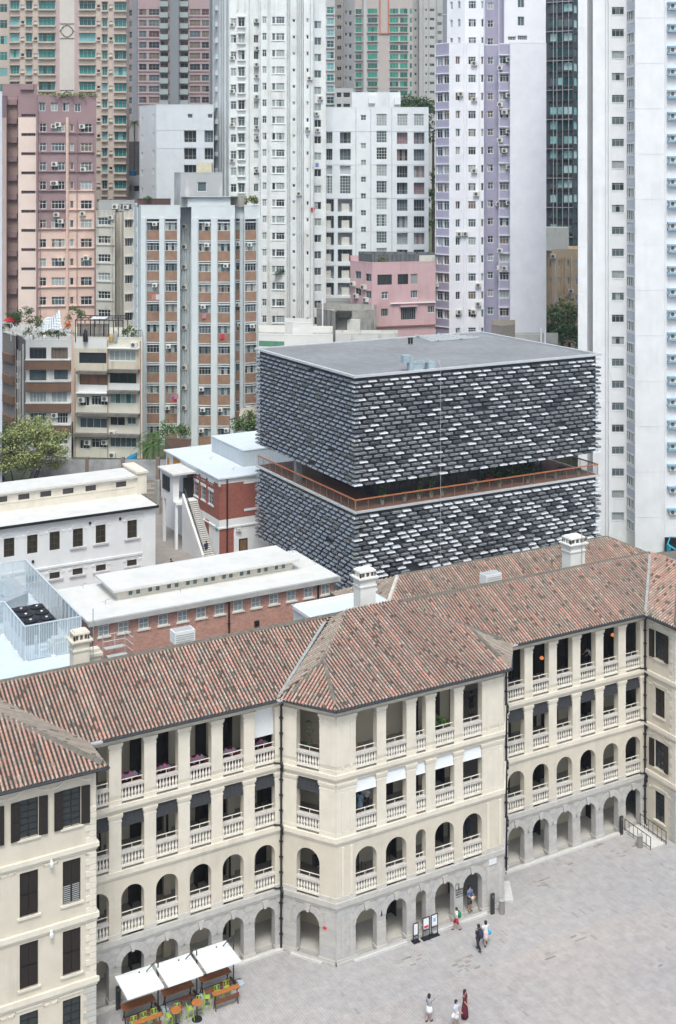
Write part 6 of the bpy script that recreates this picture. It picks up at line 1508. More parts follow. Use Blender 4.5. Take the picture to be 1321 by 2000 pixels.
# --- pink house
pnk = WP('pink_render', (.56, .38, .40), streak=.4, sc=(.36, .20, .20)); 
T = Tower('pink_house', 'old pink rendered house with stained base left of the lilac tower', [(684, 182), (727, 178), (850.5, 181)], 14, 512, 13, [pnk], rows=33, ref=180)
T.col(693.5, 705, 530, 15, nx=2, gl=[glass_m, glass_d], seg=0, n=3, fm=frame_g); T.col(713.5, 725, 533, 15, nx=2, gl=[glass_m, glass_d], seg=0, n=3, fm=frame_g)
T.col(737, 765.5, 534.5, 20, n=1, nx=2, gl=[glass_d], fm=frame_d, seg=1); T.col(776.5, 797.5, 534.5, 20, n=1, nx=2, gl=[glass_d], fm=frame_d, seg=1); T.col(802, 815, 534.5, 20, n=1, nx=4, nz=5, gl=[glass_l], seg=1, fm=frame_g)
T.col(745, 758, 568, 14, n=1, nx=2, tr=.65, seg=1); T.col(802, 816, 567, 15, n=1, nx=3, gl=[glass_m], seg=1); T.col(744, 758, 600.5, 15, n=1, nx=4, seg=1, gl=[glass_d], fm=frame_g); T.col(783, 812, 600, 24, n=1, nx=7, seg=1, gl=[glass_d], fm=frame_g); T.col(835, 849, 598, 14, n=1, nx=4, seg=1, gl=[glass_d])
T.sill(762, 850, 590.5, 1.4, .3, n=1, pitch=1, m=frame_w, seg=1, name='roller_shade'); T.sill(780, 814, 596, 2, .5, n=1, pitch=1, m=pnk, seg=1, name='window_canopy'); T.sill(728, 850, 634, 2, .3, n=1, pitch=1, m=M('rust_stain_band', (.30, .17, .14), .95, .3, 3), seg=1, name='string_course')
T.ac(691, 552, 0); T.ac(712, 556, 0); T.ac(716, 580, 0); T.ac(697, 575, 0); T.done()
T = Tower('pink_house_parapet', 'dark grey corrugated roof screen with a small white hut on the pink house', [(700, 184), (727, 181), (790, 181), (818, 181), (850, 182)], 6, 497, zat(513, 182), [M('corrugated_dark', (.13, .14, .15), .8, .2, 1.5, brick=(.25, 9, .03, (.08, .08, .09), .1)), cr0], rows=40, ref=182)
T.pnt(818.5, 849, None, None, 1, seg=3); T.col(826, 837, 501, 9, n=1, nx=2, seg=3); T.done()

# --- low old roofs in front of the ribbed tower
T = Tower('white_roof_house', 'white rooftop with a stair hut and green base behind the dark block, left', [(505, 158), (556, 157), (650, 157)], 10, 655, 12, [WP('rooftop_white', (.70, .69, .66), streak=.25, sc=(.4, .38, .36)), M('green_base', (.10, .25, .16), .8, .2, 2)], rows=40, ref=157)
T.pnt(505.5, 555, 667, 678, 1, seg=0); T.done()
T = Tower('stair_hut', 'white stair hut with a pale door on the white rooftop', [(556, 158.5), (572, 157.6), (611, 157.6)], 5, 631, zat(656, 158), [MATS['rooftop_white']], rows=40, ref=157.6, roofm=grime)
T.fin(571, 583, 642, 665, .05, frame_w, seg=1, name='hut_door'); T.done()
T = Tower('ruined_roof', 'black stained concrete roof structure with rusty walls behind the dark block', [(618, 172), (655, 168), (656, 170), (700, 169), (735, 170)], 8, 606, 13, [M('mouldy_concrete', (.33, .32, .30), .95, .3, .7, streak=1.0, streak_col=(.035, .035, .032)), cr0], rows=40, ref=170)
T.fin(660, 687, 600, 618, 1.0, M('black_mould', (.05, .05, .045), .95, .4, 2), seg=2, name='water_tank'); T.fin(680, 705, 622, 650, .5, cr0, seg=2, name='peeling_panel'); T.pipe(637, 582, 668, .12, wh1, .6); T.done()
T = Tower('rooftop_glasshouse', 'grey framed glazed strip on the roof left of the pink house', [(636, 190), (688, 190)], 5, 588, zat(604, 190), [frame_g], rows=40, ref=190); T.col(640, 686, 591, 11, n=1, nx=14, gl=[glass_m, glass_l]); T.done()
T = Tower('lower_white_wall', 'low mould streaked white wall just above the dark block roof', [(655, 160), (777, 160)], 4, 652, 12, [WP('streaked_white_wall', (.58, .57, .54), streak=.9, sc=(.12, .11, .10))], rows=40, ref=160); T.done()
T = Tower('shed_by_tower', 'small derelict shed with a yellowed roof at the foot of the lilac tower', [(960, 172), (982, 170), (1006, 172)], 6, 636, 12, [WP('derelict_brick', (.30, .27, .24), streak=.6)], rows=40, ref=171, roofm=M('yellowed_roof', (.42, .38, .26), .9, .3, 1)); T.done()
T = Tower('low_concrete_wall', 'low concrete wall with white posts right of the derelict shed', [(1006, 166), (1090, 166)], 3, 655, 12, [concrete], rows=40, ref=166)
T.pipe(1056, 640, None, .13, wh1, .3); T.pipe(1064, 640, None, .13, wh1, .3); T.done()
T = Tower('brown_yard_wall', 'long brown wall at the foot of the finned tower beside the palms', [(322, 156), (373, 155)], 1, 857, 11, [M('brown_wall', (.16, .10, .08), .9, .15, 1)], rows=40, ref=156); T.done()
T = Tower('grey_yard_wall', 'grey wall between the finned tower and the dark block', [(455, 158), (498, 158)], 1, 845, 11, [M('slate_wall', (.27, .29, .32), .9, .1, 1)], rows=40, ref=158); T.done()
q = MB(); fr = Fr(W(466, 164), W(506, 164)); z1_, z2_ = zat(815, 164), zat(800, 164); q.hexa([fr.p(0, 0, z1_), fr.p(fr.L, 0, z1_ + .5), fr.p(fr.L, 3, z1_ + .5), fr.p(0, 3, z1_), fr.p(0, .3, z1_ + .06), fr.p(fr.L * .5, 1, z2_ + .2), fr.p(fr.L, 3, z2_), fr.p(0, 3, z1_ + .6)]); o = build('shade_sail', q, M('beige_sail', (.40, .36, .31), .8, .1, 2)); o['label'] = 'beige shade sail between the finned tower and the dark block'; o['category'] = 'awning'
# laundry and odd window fittings on the finned tower
lr = random.Random(14)
for i, (px, py) in enumerate(((296, 575), (304, 575), (332, 772), (335, 775), (340, 770), (484, 795), (490, 795), (430, 652), (395, 612), (610, 318), (616, 318), (607, 405))):
    d = 168.3 if px < 520 else 208.2; X, Y = W(px, d); z = zat(py, d); q = MB(); w_ = .5 + .3 * lr.random()
    for k in range(4): q.hexa([(X + w_ * k / 4, Y - .03 * (k % 2), z - .7), (X + w_ * (k + 1) / 4, Y - .03 * ((k + 1) % 2), z - .7), (X + w_ * (k + 1) / 4, Y - .03 * ((k + 1) % 2) + .02, z - .7), (X + w_ * k / 4, Y - .03 * (k % 2) + .02, z - .7), (X + w_ * k / 4, Y, z), (X + w_ * (k + 1) / 4, Y, z), (X + w_ * (k + 1) / 4, Y + .02, z), (X + w_ * k / 4, Y + .02, z)])
    c = [(.5, .22, .22), (.6, .6, .62), (.15, .25, .45), (.5, .05, .08)][i % 4]
    o = build('hanging_laundry', q, M('laundry_%d' % (i % 4), c, .85, .1, 4)); o['category'] = 'laundry'; o['group'] = 'laundry hung outside the tower windows'
    o['label'] = '%s laundry hanging %s' % (('faded pink', 'white', 'blue', 'red')[i % 4], ('outside the fourth floor from top of the finned tower, left bay', 'beside pink laundry on the finned tower left bay', 'low on the second bay of the finned tower, left piece', 'low on the second bay of the finned tower, middle piece', 'low on the second bay of the finned tower, right piece', 'on the rightmost bay of the finned tower, left piece', 'on the rightmost bay of the finned tower, right piece', 'under a window in the fourth bay of the finned tower', 'under a window in the third bay of the finned tower', 'on the right edge of the ribbed tower, upper left piece', 'on the right edge of the ribbed tower, upper right piece', 'lower down on the right edge of the ribbed tower')[i])
# ================================================================ trees and planting
def leaf_mesh(cl, n, ls, seed, mats, flat=.75, shell=.45):
    """many small leaves in clumps: cl = list of (centre, radius)"""
    rs = random.Random(seed); q = MB()
    for c, r in cl:
        for _ in range(int(n * r * r)):
            a = rs.random() * 2 * pi; b = math.acos(2 * rs.random() - 1); k = r * (shell + (1 - shell) * rs.random())
            p = Vector((c[0] + k * sin(b) * cos(a), c[1] + k * sin(b) * sin(a), c[2] + k * flat * cos(b)))
            u = Vector((rs.random() - .5, rs.random() - .5, (rs.random() - .5) * .7)).normalized(); v = u.cross(Vector((rs.random() - .5, rs.random() - .5, rs.random() + .3))).normalized()
            s = ls * (.6 + .8 * rs.random())
            q.face([tuple(p - u * s), tuple(p - v * s * .55), tuple(p + u * s), tuple(p + v * s * .55)], 0 if rs.random() < .62 else (1 if rs.random() < .8 else 2))
    return q
def crown_clumps(cx, cy, cz, rx, ry, rz, n, r, seed):
    rs = random.Random(seed); out = []
    for _ in range(n):
        a = rs.random() * 2 * pi; b = math.acos(1 - 1.5 * rs.random()); k = .55 + .45 * rs.random()
        out.append(((cx + rx * k * sin(b) * cos(a), cy + ry * k * sin(b) * sin(a), cz + rz * k * cos(b)), r * (.65 + .7 * rs.random())))
    return out
X, Y = W(48, 143); zc = zat(880, 143)
tr = thing('courtyard_tree', 'broad yellow green leafy tree in front of the old stone wall at the left', 'tree', (X, Y, 9))
q = MB(); base = Vector((X - .4, Y, 8.9)); fork = Vector((X - .5, Y, 11.4)); q.tube([base, (X - .5, Y, 10), fork], [.38, .3, .26], 8); build('trunk', q, bark, tr)
rs = random.Random(8)
for i in range(9):
    a = i * 2.4; q = MB(); e = fork + Vector((cos(a) * (2.2 + rs.random() * 1.5), sin(a) * 2.2, 2.6 + rs.random() * 2.4)); m_ = fork.lerp(e, .5) + Vector((0, 0, -.3 - .3 * rs.random()))
    q.tube([fork, m_, e], [.17, .11, .05], 6); e2 = e + Vector((cos(a + .6), sin(a + .6), .9)); q.tube([m_, m_ + Vector((cos(a + 1) * 1.2, sin(a + 1) * 1.2, 1.3)), e2], [.08, .05, .03], 5); build('limb', q, bark, tr)
cl = crown_clumps(X, Y, zc - .4, 4.9, 4.0, 4.2, 150, 1.0, 5)
build('crown', leaf_mesh(cl, 170, .13, 3, 0, shell=.3), [M('leaf_pale_olive', (.33, .36, .15), .75, .25, 2), M('leaf_olive', (.19, .22, .07), .75, .3, 1.2), leaf2], tr, kind='stuff')
def palm(px, py_top, d, h, label, seed, group=None):
    X, Y = W(px, d); zt = zat(py_top, d) - .6; t = thing('palm_tree', label, 'tree', (X, Y, zt - h), group); rs = random.Random(seed)
    q = MB(); q.tube([(X, Y, zt - h), (X + .1, Y, zt - h * .5), (X, Y, zt)], [.16, .12, .1], 7); build('trunk', q, bark, t)
    q = MB()
    for i in range(16):
        a = i * 2.39; L = 1.5 + rs.random() * .6; up = .9 - 1.3 * (i / 16)
        pts = [Vector((X, Y, zt)) + Vector((cos(a) * L * s_, sin(a) * L * s_, up * s_ * L - 1.15 * s_ * s_ * L * .8)) for s_ in (0, .25, .5, .75, 1)]
        for j in range(4):
            for m_ in range(4):
                p = pts[j].lerp(pts[j + 1], m_ / 4); d_ = (pts[j + 1] - pts[j]).normalized(); sd = d_.cross(Vector((0, 0, 1))).normalized()
                for sg in (-1, 1):
                    tip = p + sd * sg * .42 * (1 - .13 * j) + d_ * .3 + Vector((0, 0, -.16)); q.face([tuple(p), tuple(p + d_ * .09), tuple(tip)], rs.randrange(2))
    build('fronds', q, [leaf3, leaf2], t, kind='stuff'); return t
for i, (px, py, d, h) in enumerate(((285, 855, 152, 3), (298, 838, 153, 4), (308, 850, 152, 3.4), (297, 862, 151, 2.4))):
    palm(px, py, d, h, ('leftmost of the bushy palms at the foot of the finned tower', 'tallest of the bushy palms at the foot of the finned tower', 'rightmost of the bushy palms at the foot of the finned tower', 'shortest palm in front of the clump by the finned tower')[i], 20 + i, 'palms behind the stone wall')
palm(262, 232, 233, 9, 'tall lone palm between the teal window tower and the pale grey block', 31)
def bush(px, py, d, r, label, seed, name='bush', cat='bush', mats=None, n=22, ls=.16, rz=None, cr=None, group=None, k=60):
    X, Y = W(px, d); z = zat(py, d)
    o = build(name, leaf_mesh(crown_clumps(X, Y, z, r, r * .8, rz or r * .8, n, cr or r * .35, seed), k, ls, seed, 0), mats or [leaf2, leaf3, leaf1], kind='stuff')
    o['label'] = label; o['category'] = cat
    if group: o['group'] = group
    return o
def tree(px, py, d, r, rz, label, seed, zb=None, mats=None, ls=.3, n=34):
    X, Y = W(px, d); z = zat(py, d); t = thing('hillside_tree', label, 'tree', (X, Y, (zb if zb is not None else z - rz - 4)), 'trees between the buildings')
    q = MB(); q.tube([(X, Y, (zb if zb is not None else z - rz - 4)), (X, Y, z)], [.4, .2], 6); build('trunk', q, bark, t)
    build('crown', leaf_mesh(crown_clumps(X, Y, z, r, r * .7, rz, n, r * .34, seed), 30, ls, seed, 0), mats or [leaf3, leaf2, leaf2], t, kind='stuff')
tree(1098, 638, 196, 3.6, 4.8, 'dense green tree between the lilac tower and the white slab tower', 41, 12, ls=.26, n=60, mats=[leaf2, leaf2, leaf1])
tree(1112, 668, 190, 2.8, 3.2, 'lower dark green tree against the white slab tower', 42, 12, ls=.24, n=40)
tree(846, 420, 240, 3.2, 9, 'dark green trees in the slot left of the lilac tower, lower part', 43, 25)
tree(846, 255, 262, 3.2, 7, 'green trees in the slot left of the lilac tower, upper part', 44, 40)
tree(803, 208, 300, 5.0, 2.6, 'low green tree crown behind the institutional penthouse', 45, 55)
bush(338, 842, 160, 1.9, 'round green bush between the palms and the brown wall', 51, k=90)
bush(482, 826, 160, 1.9, 'leafy green bush by the shade sail beside the dark block', 52, k=90); bush(468, 833, 159, 1.3, 'smaller bush left of the shade sail bush', 53, k=90)
bush(491, 391, 170.5, .95, 'round clipped yellow green bush on top of the finned tower', 54, mats=[leaf1, leaf2, leaf1], k=130)
for i, (px, d) in enumerate(((95, 186.5), (118, 186), (145, 186), (172, 186.5))): bush(px, 187, d, 1.5, ('leftmost', 'second', 'third', 'rightmost')[i] + ' patch of pale grass on the roof edge of the mauve block', 60 + i, rz=.4, mats=[M('straw_green', (.30, .30, .15), .8, .2, 2), leaf1, leaf2], ls=.12, cr=.4, k=120, group='roof plants on the mauve block')
bush(288, 387, 171, .7, 'small roof plant on the left mass of the finned tower', 66, rz=.3, ls=.1, k=140)
bush(747, 507, 181, .8, 'weeds growing on the roof edge of the pink house', 67, rz=.4, ls=.1, k=140, mats=[leaf1, leaf2, leaf3])
# roof terrace garden over the brown banded house
gz = zat(664, 161)
for i, (px, py, r, rz, ty) in enumerate(((24, 628, 1.3, 1.3, 0), (48, 618, 1.5, 1.5, 1), (66, 632, 1.3, 1.2, 0), (55, 655, 1.0, 1.5, 1), (88, 652, 1.2, .5, 2), (112, 652, 1.1, .5, 1), (134, 648, .8, 1.0, 0), (148, 612, 1.2, 1.0, 0), (12, 645, 1.0, .9, 1), (132, 628, .7, .8, 2))):
    bush(px, py, 163 if i < 7 else 163.5, r, ('tall bamboo like shrub under the red parasol', 'highest leafy shrub of the roof garden', 'shrub right behind the hanging creeper of the roof garden', 'creeper hanging over the corner of the roof garden', 'low flowering planter along the roof garden edge', 'low planter of mixed green near the white sail', 'leafy shrub at the right corner of the roof garden', 'feathery shrub behind the white sail', 'shrub at the far left end of the roof garden', 'yellowish shrub beside the orange lantern')[i], 70 + i, rz=rz, mats=([leaf2, leaf3, leaf1], [leaf3, leaf2, leaf2], [leaf1, leaf2, M('pink_flower', (.5, .14, .18), .7, .2, 5)])[ty], ls=.14, k=80, group='roof garden plants')
ps = thing('red_parasol', 'red garden parasol at the left of the roof garden', 'parasol', (*W(21, 163), gz)); X, Y = W(21, 163); z = zat(621, 163)
q = MB(); q.lathe([(1.0, z - .3), (.98, z - .24), (.6, z - .02), (.08, z + .12)], 8, X, Y); build('canopy', q, M('red_fabric', (.55, .02, .03), .7, .1, 3), ps); q = MB(); q.tube([(X, Y, gz - .4), (X, Y, z)], .04, 5); build('pole', q, frame_w, ps)
sl_ = thing('white_sail', 'crumpled white shade sail stretched over the roof garden', 'awning', (*W(102, 163), gz)); q = MB(); fr = Fr(W(78, 163.5), W(126, 163.5)); n = 8
def sp2(i, j):
    a, b = i / n, j / n; z = gz + 2.0 + 1.6 * a * (1 - .3 * b) - 1.5 * b + .25 * sin(a * 7 + b * 5); return fr.p(fr.L * (.05 + a * (.75 + .2 * b)), -1.4 * b + .3 * sin(5 * a), z)
for i in range(n):
    for j in range(n): q.face([sp2(i, j), sp2(i + 1, j), sp2(i + 1, j + 1), sp2(i, j + 1)])
o = build('sail_cloth', q, M('white_sail_cloth', (.72, .76, .78), .8, .1, 2), sl_, smooth=True); so_ = o.modifiers.new('thick', 'SOLIDIFY'); so_.thickness = .03
q = MB(); q.tube([fr.p(fr.L * .1, 0, gz - .4), fr.p(fr.L * .1, 0, gz + 2.2)], .05, 5); q.tube([fr.p(fr.L * .75, 0, gz - .4), fr.p(fr.L * .75, 0, gz + 3.2)], .05, 5); build('mast', q, frame_d, sl_)
q = MB(); X, Y = W(132, 162); q.lathe([(.1, zat(637, 162)), (.3, zat(634, 162)), (.3, zat(631, 162)), (.1, zat(628, 162))], 10, X, Y); o = build('orange_lantern', q, M('orange_plastic', (.6, .10, .03), .6, .1, 3)); o['label'] = 'small orange lantern at the right end of the roof garden'; o['category'] = 'lantern'
for i, px in enumerate((60, 86)):
    X, Y = W(px, 161.6); q = MB(); q.lathe([(.16, gz - .3), (.24, gz + .2), (.2, gz + .5), (.1, gz + .6)], 8, X, Y); o = build('white_urn', q, white); o['label'] = ('white urn near the corner of the roof garden', 'white urn below the white sail')[i]; o['category'] = 'urn'; o['group'] = 'urns on the roof garden'
# black pergola on the cream house
pz = zat(661, 162); pg_ = thing('roof_pergola', 'black steel pergola with slatted walls on the cream house roof', 'pergola', (*W(190, 162), pz)); q = MB(); fr = Fr(W(147, 162.4), W(240, 162.2)); H_ = 2.4
for u in [fr.L * k / 5 for k in range(6)]:
    for v in (0, 3): q.tube([fr.p(u, v, pz - .5), fr.p(u, v, pz + H_ + .25 * (v > 0))], .06, 4)
for v in (0, 1.5, 3): q.tube([fr.p(0, v, pz + H_ + .08 * v), fr.p(fr.L, v, pz + H_ + .08 * v)], .07, 4)
for k in range(9): q.tube([fr.p(fr.L * k / 8, 0, pz + H_), fr.p(fr.L * k / 8, 3, pz + H_ + .25)], .05, 4)
build('frame', q, black, pg_)
dslat = M('dark_slats', (.055, .04, .04), .7, .2, 3)
for k in range(26): pbox('wall_slat', pg_, fr, fr.L * (.03 + k * .0255), fr.L * (.03 + k * .0255) + .11, .2, .25, pz - .3, pz + 1.9, dslat)
pbox('canopy_cloth', pg_, fr, fr.L * .3, fr.L * .62, .3, 2.6, pz + H_ + .1, pz + H_ + .18, white)
for i, (a, b, h_, mt, lb, nm) in enumerate(((.72, .80, .7, M('mustard_cloth', (.45, .32, .12), .8, .1, 3), 'mustard covered seat under the right end of the pergola', 'covered_armchair'), (.83, .87, 1.1, frame_g, 'folded grey parasol standing beside the pergola', 'folded_parasol'), (.2, .24, 1.3, black, 'black covered barbecue in front of the slatted pergola wall', 'covered_barbecue'))):
    q = MB(); x, y, _ = fr.p(fr.L * (a + b) / 2, -.3, 0); q.lathe([(.32, pz - .4), (.34, pz + h_ * .4), (.2, pz + h_ * .8), (.06, pz + h_)], 8, x, y); o = build(nm, q, mt); o['label'] = lb; o['category'] = nm.split('_')[-1]
bush(252, 648, 162.5, .9, 'bush at the right end of the cream house roof', 90, k=110); bush(264, 655, 162.3, .6, 'small plant beside the roof railing of the cream house', 91, k=130, ls=.1)
q = MB(); fr2 = Fr(W(240, 162), W(277, 162))
for k in range(12): q.tube([fr2.p(fr2.L * k / 11, 0, pz - .4), fr2.p(fr2.L * k / 11, 0, pz + 1.1)], .03, 4)
q.tube([fr2.p(0, 0, pz + 1.1), fr2.p(fr2.L, 0, pz + 1.1)], .04, 4); o = build('roof_railing', q, frame_d); o['label'] = 'thin dark railing at the right edge of the cream house roof'; o['category'] = 'railing'

# ================================================================ people
skin_m = M('skin', (.46, .28, .20), .6, .05, 8); hair_m = M('black_hair', (.018, .014, .013), .55, .1, 10); shoe_m = M('dark_shoe', (.03, .03, .035), .6, .1, 8)
def cloth(n_, c): return M(n_, c, .85, .12, 6)
def person(X, Y, Z, face, label, top, bottom, h=1.68, stride=0.0, arm=(0, 0), skirt=0, long_=False, sleeve=True, hairlen=.0, bag=None, lean=0.0, elbow=(.3, .3), hat=None, group=None, shoes=True, topcut=None):
    """face: heading of the chest in degrees (0 = +X, 90 = +Y).  Local frame: x right, y forward"""
    k = h / 1.70; t = thing('person', label, 'person', (X, Y, Z), group); R = Matrix.Rotation(radians(face - 90), 3, 'Z')
    def P(x, y, z): v = R @ Vector((x * k, y * k, z * k)); return (X + v.x, Y + v.y, Z + v.z)
    ly = lambda z: lean * max(0, z - .9)
    hipz = .90; sh = 1.40
    J = {}; J['pel'] = (0, 0, .93); J['sp'] = (0, ly(1.1), 1.12); J['ch'] = (0, ly(1.3), 1.30); J['nk'] = (0, ly(1.46), 1.46); J['hd'] = (0, ly(1.56) + .015, 1.57); J['top'] = (0, ly(1.64), 1.635)
    J['nose'] = (0, ly(1.55) + .105, 1.555)
    for s, n in ((-1, 'l'), (1, 'r')):
        st_ = stride * s; J[n + 'hip'] = (.095 * s, 0, .87); J[n + 'kn'] = (.10 * s, st_ * .55 + .03, .48); J[n + 'an'] = (.10 * s, st_ - (.12 if st_ < 0 else 0), .09 + (.06 if st_ < -.1 else 0)); J[n + 'to'] = (.11 * s, J[n + 'an'][1] + .15, .035 + (.02 if st_ < -.1 else 0))
        J[n + 'sh'] = (.175 * s, ly(1.38), 1.385); a = arm[0 if s < 0 else 1]; e = elbow[0 if s < 0 else 1]
        # a = upper arm swing forward (rad), e = extra bend of the forearm
        J[n + 'el'] = (.215 * s, J[n + 'sh'][1] + .27 * sin(a), 1.385 - .27 * cos(a)); J[n + 'wr'] = (.20 * s - .05 * s * min(1, e), J[n + 'el'][1] + .24 * sin(a + e), J[n + 'el'][2] - .24 * cos(a + e))
        J[n + 'ha'] = (J[n + 'wr'][0], J[n + 'wr'][1] + .07 * sin(a + e), J[n + 'wr'][2] - .07 * cos(a + e))
        for f in range(4): J[n + 'f%d' % f] = (J[n + 'ha'][0] + (f - 1.5) * .02, J[n + 'ha'][1] + .08 * sin(a + e + .3), J[n + 'ha'][2] - .08 * cos(a + e + .3))
        J[n + 'th'] = (J[n + 'wr'][0] - .05 * s, J[n + 'wr'][1] + .05 * sin(a + e) + .02, J[n + 'wr'][2] - .05 * cos(a + e))
    RAD = dict(pel=.12, sp=.105, ch=.13, nk=.052, hd=.098, top=.07, nose=.018)
    for n in 'lr':
        RAD.update({n + 'hip': .085, n + 'kn': .055, n + 'an': .038, n + 'to': .035, n + 'sh': .055, n + 'el': .038, n + 'wr': .026, n + 'ha': .03, n + 'th': .009}); RAD.update({n + 'f%d' % f: .009 for f in range(4)})
    names = list(J); E_ = [('pel', 'sp'), ('sp', 'ch'), ('ch', 'nk'), ('nk', 'hd'), ('hd', 'top'), ('hd', 'nose')]
    for n in 'lr': E_ += [('pel', n + 'hip'), (n + 'hip', n + 'kn'), (n + 'kn', n + 'an'), (n + 'an', n + 'to'), ('ch', n + 'sh'), (n + 'sh', n + 'el'), (n + 'el', n + 'wr'), (n + 'wr', n + 'ha'), (n + 'wr', n + 'th')] + [(n + 'ha', n + 'f%d' % f) for f in range(4)]
    me = bpy.data.meshes.new('body'); me.from_pydata([P(*J[n]) for n in names], [(names.index(a), names.index(b)) for a, b in E_], []); me.materials.append(skin_m)
    ob = put('body', me, t); md = ob.modifiers.new('skin', 'SKIN'); md.use_smooth_shade = True
    for i, n in enumerate(names): sv = me.skin_vertices[0].data[i]; sv.radius = (RAD[n] * k, RAD[n] * k); sv.use_root = (n == 'pel')
    ob.modifiers.new('sub', 'SUBSURF').levels = 1
    def ell(q, rings, n=12, m=0):
        b = len(q.v)
        for (x, y, z, rx, ry) in rings:
            for i in range(n): q.v.append(P(x + rx * cos(2 * pi * i / n), y + ry * sin(2 * pi * i / n), z))
        for i in range(len(rings) - 1):
            for j in range(n): j2 = (j + 1) % n; q.f.append((b + i * n + j, b + i * n + j2, b + (i + 1) * n + j2, b + (i + 1) * n + j)); q.m.append(m); q.c.append(None)
        q.f.append(tuple(b + i for i in range(n - 1, -1, -1))); q.m.append(m); q.c.append(None); e = b + (len(rings) - 1) * n; q.f.append(tuple(e + i for i in range(n))); q.m.append(m); q.c.append(None)
    q = MB(); ell(q, [(0, ly(z), z, rx, ry) for z, rx, ry in ((.88, .165, .125), (1.0, .155, .115), (1.12, .15, .11), (1.28, .178, .125), (1.38, .19, .115), (1.435, .12, .09), (1.455, .06, .06))])
    for n in 'lr':
        s0, e0, w0 = (Vector(P(*J[n + j])) for j in ('sh', 'el', 'wr'))
        if sleeve: q.tube([s0, s0.lerp(e0, .85)] + ([e0, e0.lerp(w0, .8)] if sleeve == 'long' else []), [.075 * k, .06 * k] + ([.055 * k, .045 * k] if sleeve == 'long' else []), 8)
    build('dress' if skirt and top is bottom else 'shirt', q, top, t, smooth=True)
    q = MB()
    if skirt:
        zb = .90 - skirt; st2 = stride * .5; ell(q, [(0, 0, .98, .155, .118), (0, 0, .86, .19, .15), (0, st2 * .2, (.9 + zb) / 2, .21 + .02 * long_, .19 + abs(st2) * .3), (0, st2 * .2, zb, .23 + .05 * long_, .21 + abs(st2) * .5)])
        build('skirt', q, bottom, t, smooth=True)
    else:
        ell(q, [(0, 0, .80, .17, .13), (0, 0, .88, .18, .135), (0, 0, .97, .16, .122)])
        for n in 'lr':
            h0, k0, a0 = (Vector(P(*J[n + j])) for j in ('hip', 'kn', 'an'))
            if long_: q.tube([h0, k0, a0.lerp(k0, .1)], [.105 * k, .078 * k, .062 * k], 9)
            else: q.tube([h0, h0.lerp(k0, .93)], [.105 * k, .088 * k], 9)
        build('trousers' if long_ else 'shorts', q, bottom, t, smooth=True)
    if shoes:
        for n in 'lr':
            a0, t0 = Vector(P(*J[n + 'an'])), Vector(P(*J[n + 'to'])); q = MB(); q.tube([a0 + Vector((0, 0, -.03)) - (t0 - a0) * .3, a0 + Vector((0, 0, -.035)), t0], [.04 * k, .055 * k, .042 * k], 8); build('shoe', q, shoe_m, t, smooth=True)
    q = MB(); hy = ly(1.6); ell(q, [(0, hy - .03, 1.50 - hairlen, .05, .03), (0, hy - .05, 1.52 - hairlen * .5, .085, .05), (0, hy - .03, 1.56, .108, .08), (0, hy - .015, 1.62, .112, .105), (0, hy - .005, 1.68, .085, .085), (0, hy, 1.705, .03, .03)]); build('hair', q, hair_m, t, smooth=True)
    if bag:
        typ, mt = bag
        q = MB()
        if typ == 'backpack':
            ell(q, [(0, ly(1.1) - .20, .92, .13, .09), (0, ly(1.1) - .24, 1.0, .18, .14), (0, ly(1.2) - .24, 1.25, .18, .14), (0, ly(1.3) - .18, 1.42, .12, .08)])
        elif typ == 'side': ell(q, [(.26, .02, .72, .13, .06), (.27, .02, .78, .16, .08), (.26, .02, .95, .13, .06), (.22, .02, 1.0, .05, .03)])
        elif typ == 'hand': ell(q, [(0.02, .30, .88, .10, .05), (.02, .32, .95, .15, .08), (.02, .30, 1.05, .14, .07), (.02, .28, 1.12, .07, .04)])
        build('backpack' if typ == 'backpack' else 'bag', q, mt, t, smooth=True)
    return t
navy = cloth('navy_cloth', (.02, .03, .065)); wcl = cloth('white_cloth', (.68, .69, .70)); redc = cloth('crimson_cloth', (.42, .03, .06)); grn_ = cloth('green_nylon', (.01, .20, .09)); blk = cloth('black_cloth', (.018, .018, .02)); lbl = cloth('light_blue_cloth', (.28, .45, .66)); blu = cloth('denim_blue_cloth', (.11, .17, .34)); dgr = cloth('dark_grey_cloth', (.06, .07, .075)); bge = cloth('beige_straw', (.55, .47, .33)); cyb = cloth('bright_blue_bag', (.02, .33, .65)); pkc = cloth('pale_pink_cloth', (.60, .48, .46)); mar = cloth('maroon_cloth', (.12, .015, .03)); grc = cloth('grey_cloth', (.30, .31, .34)); lav = cloth('lavender_cloth', (.52, .55, .66))
person(46.6, 67.25, 0, 165, 'boy in white top and crimson shorts carrying a large green backpack, walking left', wcl, redc, h=1.5, stride=.2, arm=(.3, -.1), bag=('backpack', grn_), elbow=(.6, .4))
person(48.45, 68.35, .15, -80, 'man in blue shirt and dark shorts standing in the last arch holding a straw hat', blu, dgr, h=1.72, arm=(.25, .25), elbow=(1.1, 1.1), bag=('hand', bge))
person(48.3, 69.6, .15, 200, 'person in dark clothes in the shadow behind the man in the last arch', blk, dgr, h=1.7, stride=.1)
person(46.6, 64.75, 0, 100, 'man in navy and light blue shirt and black trousers walking away beside a woman', navy, blk, h=1.72, stride=.16, long_=True, bag=('backpack', navy))
person(47.35, 65.0, 0, 70, 'woman in white top and pale pink skirt carrying a bright blue bag', wcl, pkc, h=1.6, stride=.17, skirt=.5, hairlen=.12, bag=('side', cyb), arm=(-.2, .5), elbow=(.4, .9))
person(40.15, 60.75, 0, 20, 'woman in grey top and white skirt stretching one arm out to the right', grc, wcl, h=1.64, skirt=.3, hairlen=.1, arm=(.1, 1.45), elbow=(.3, .1), stride=.06)
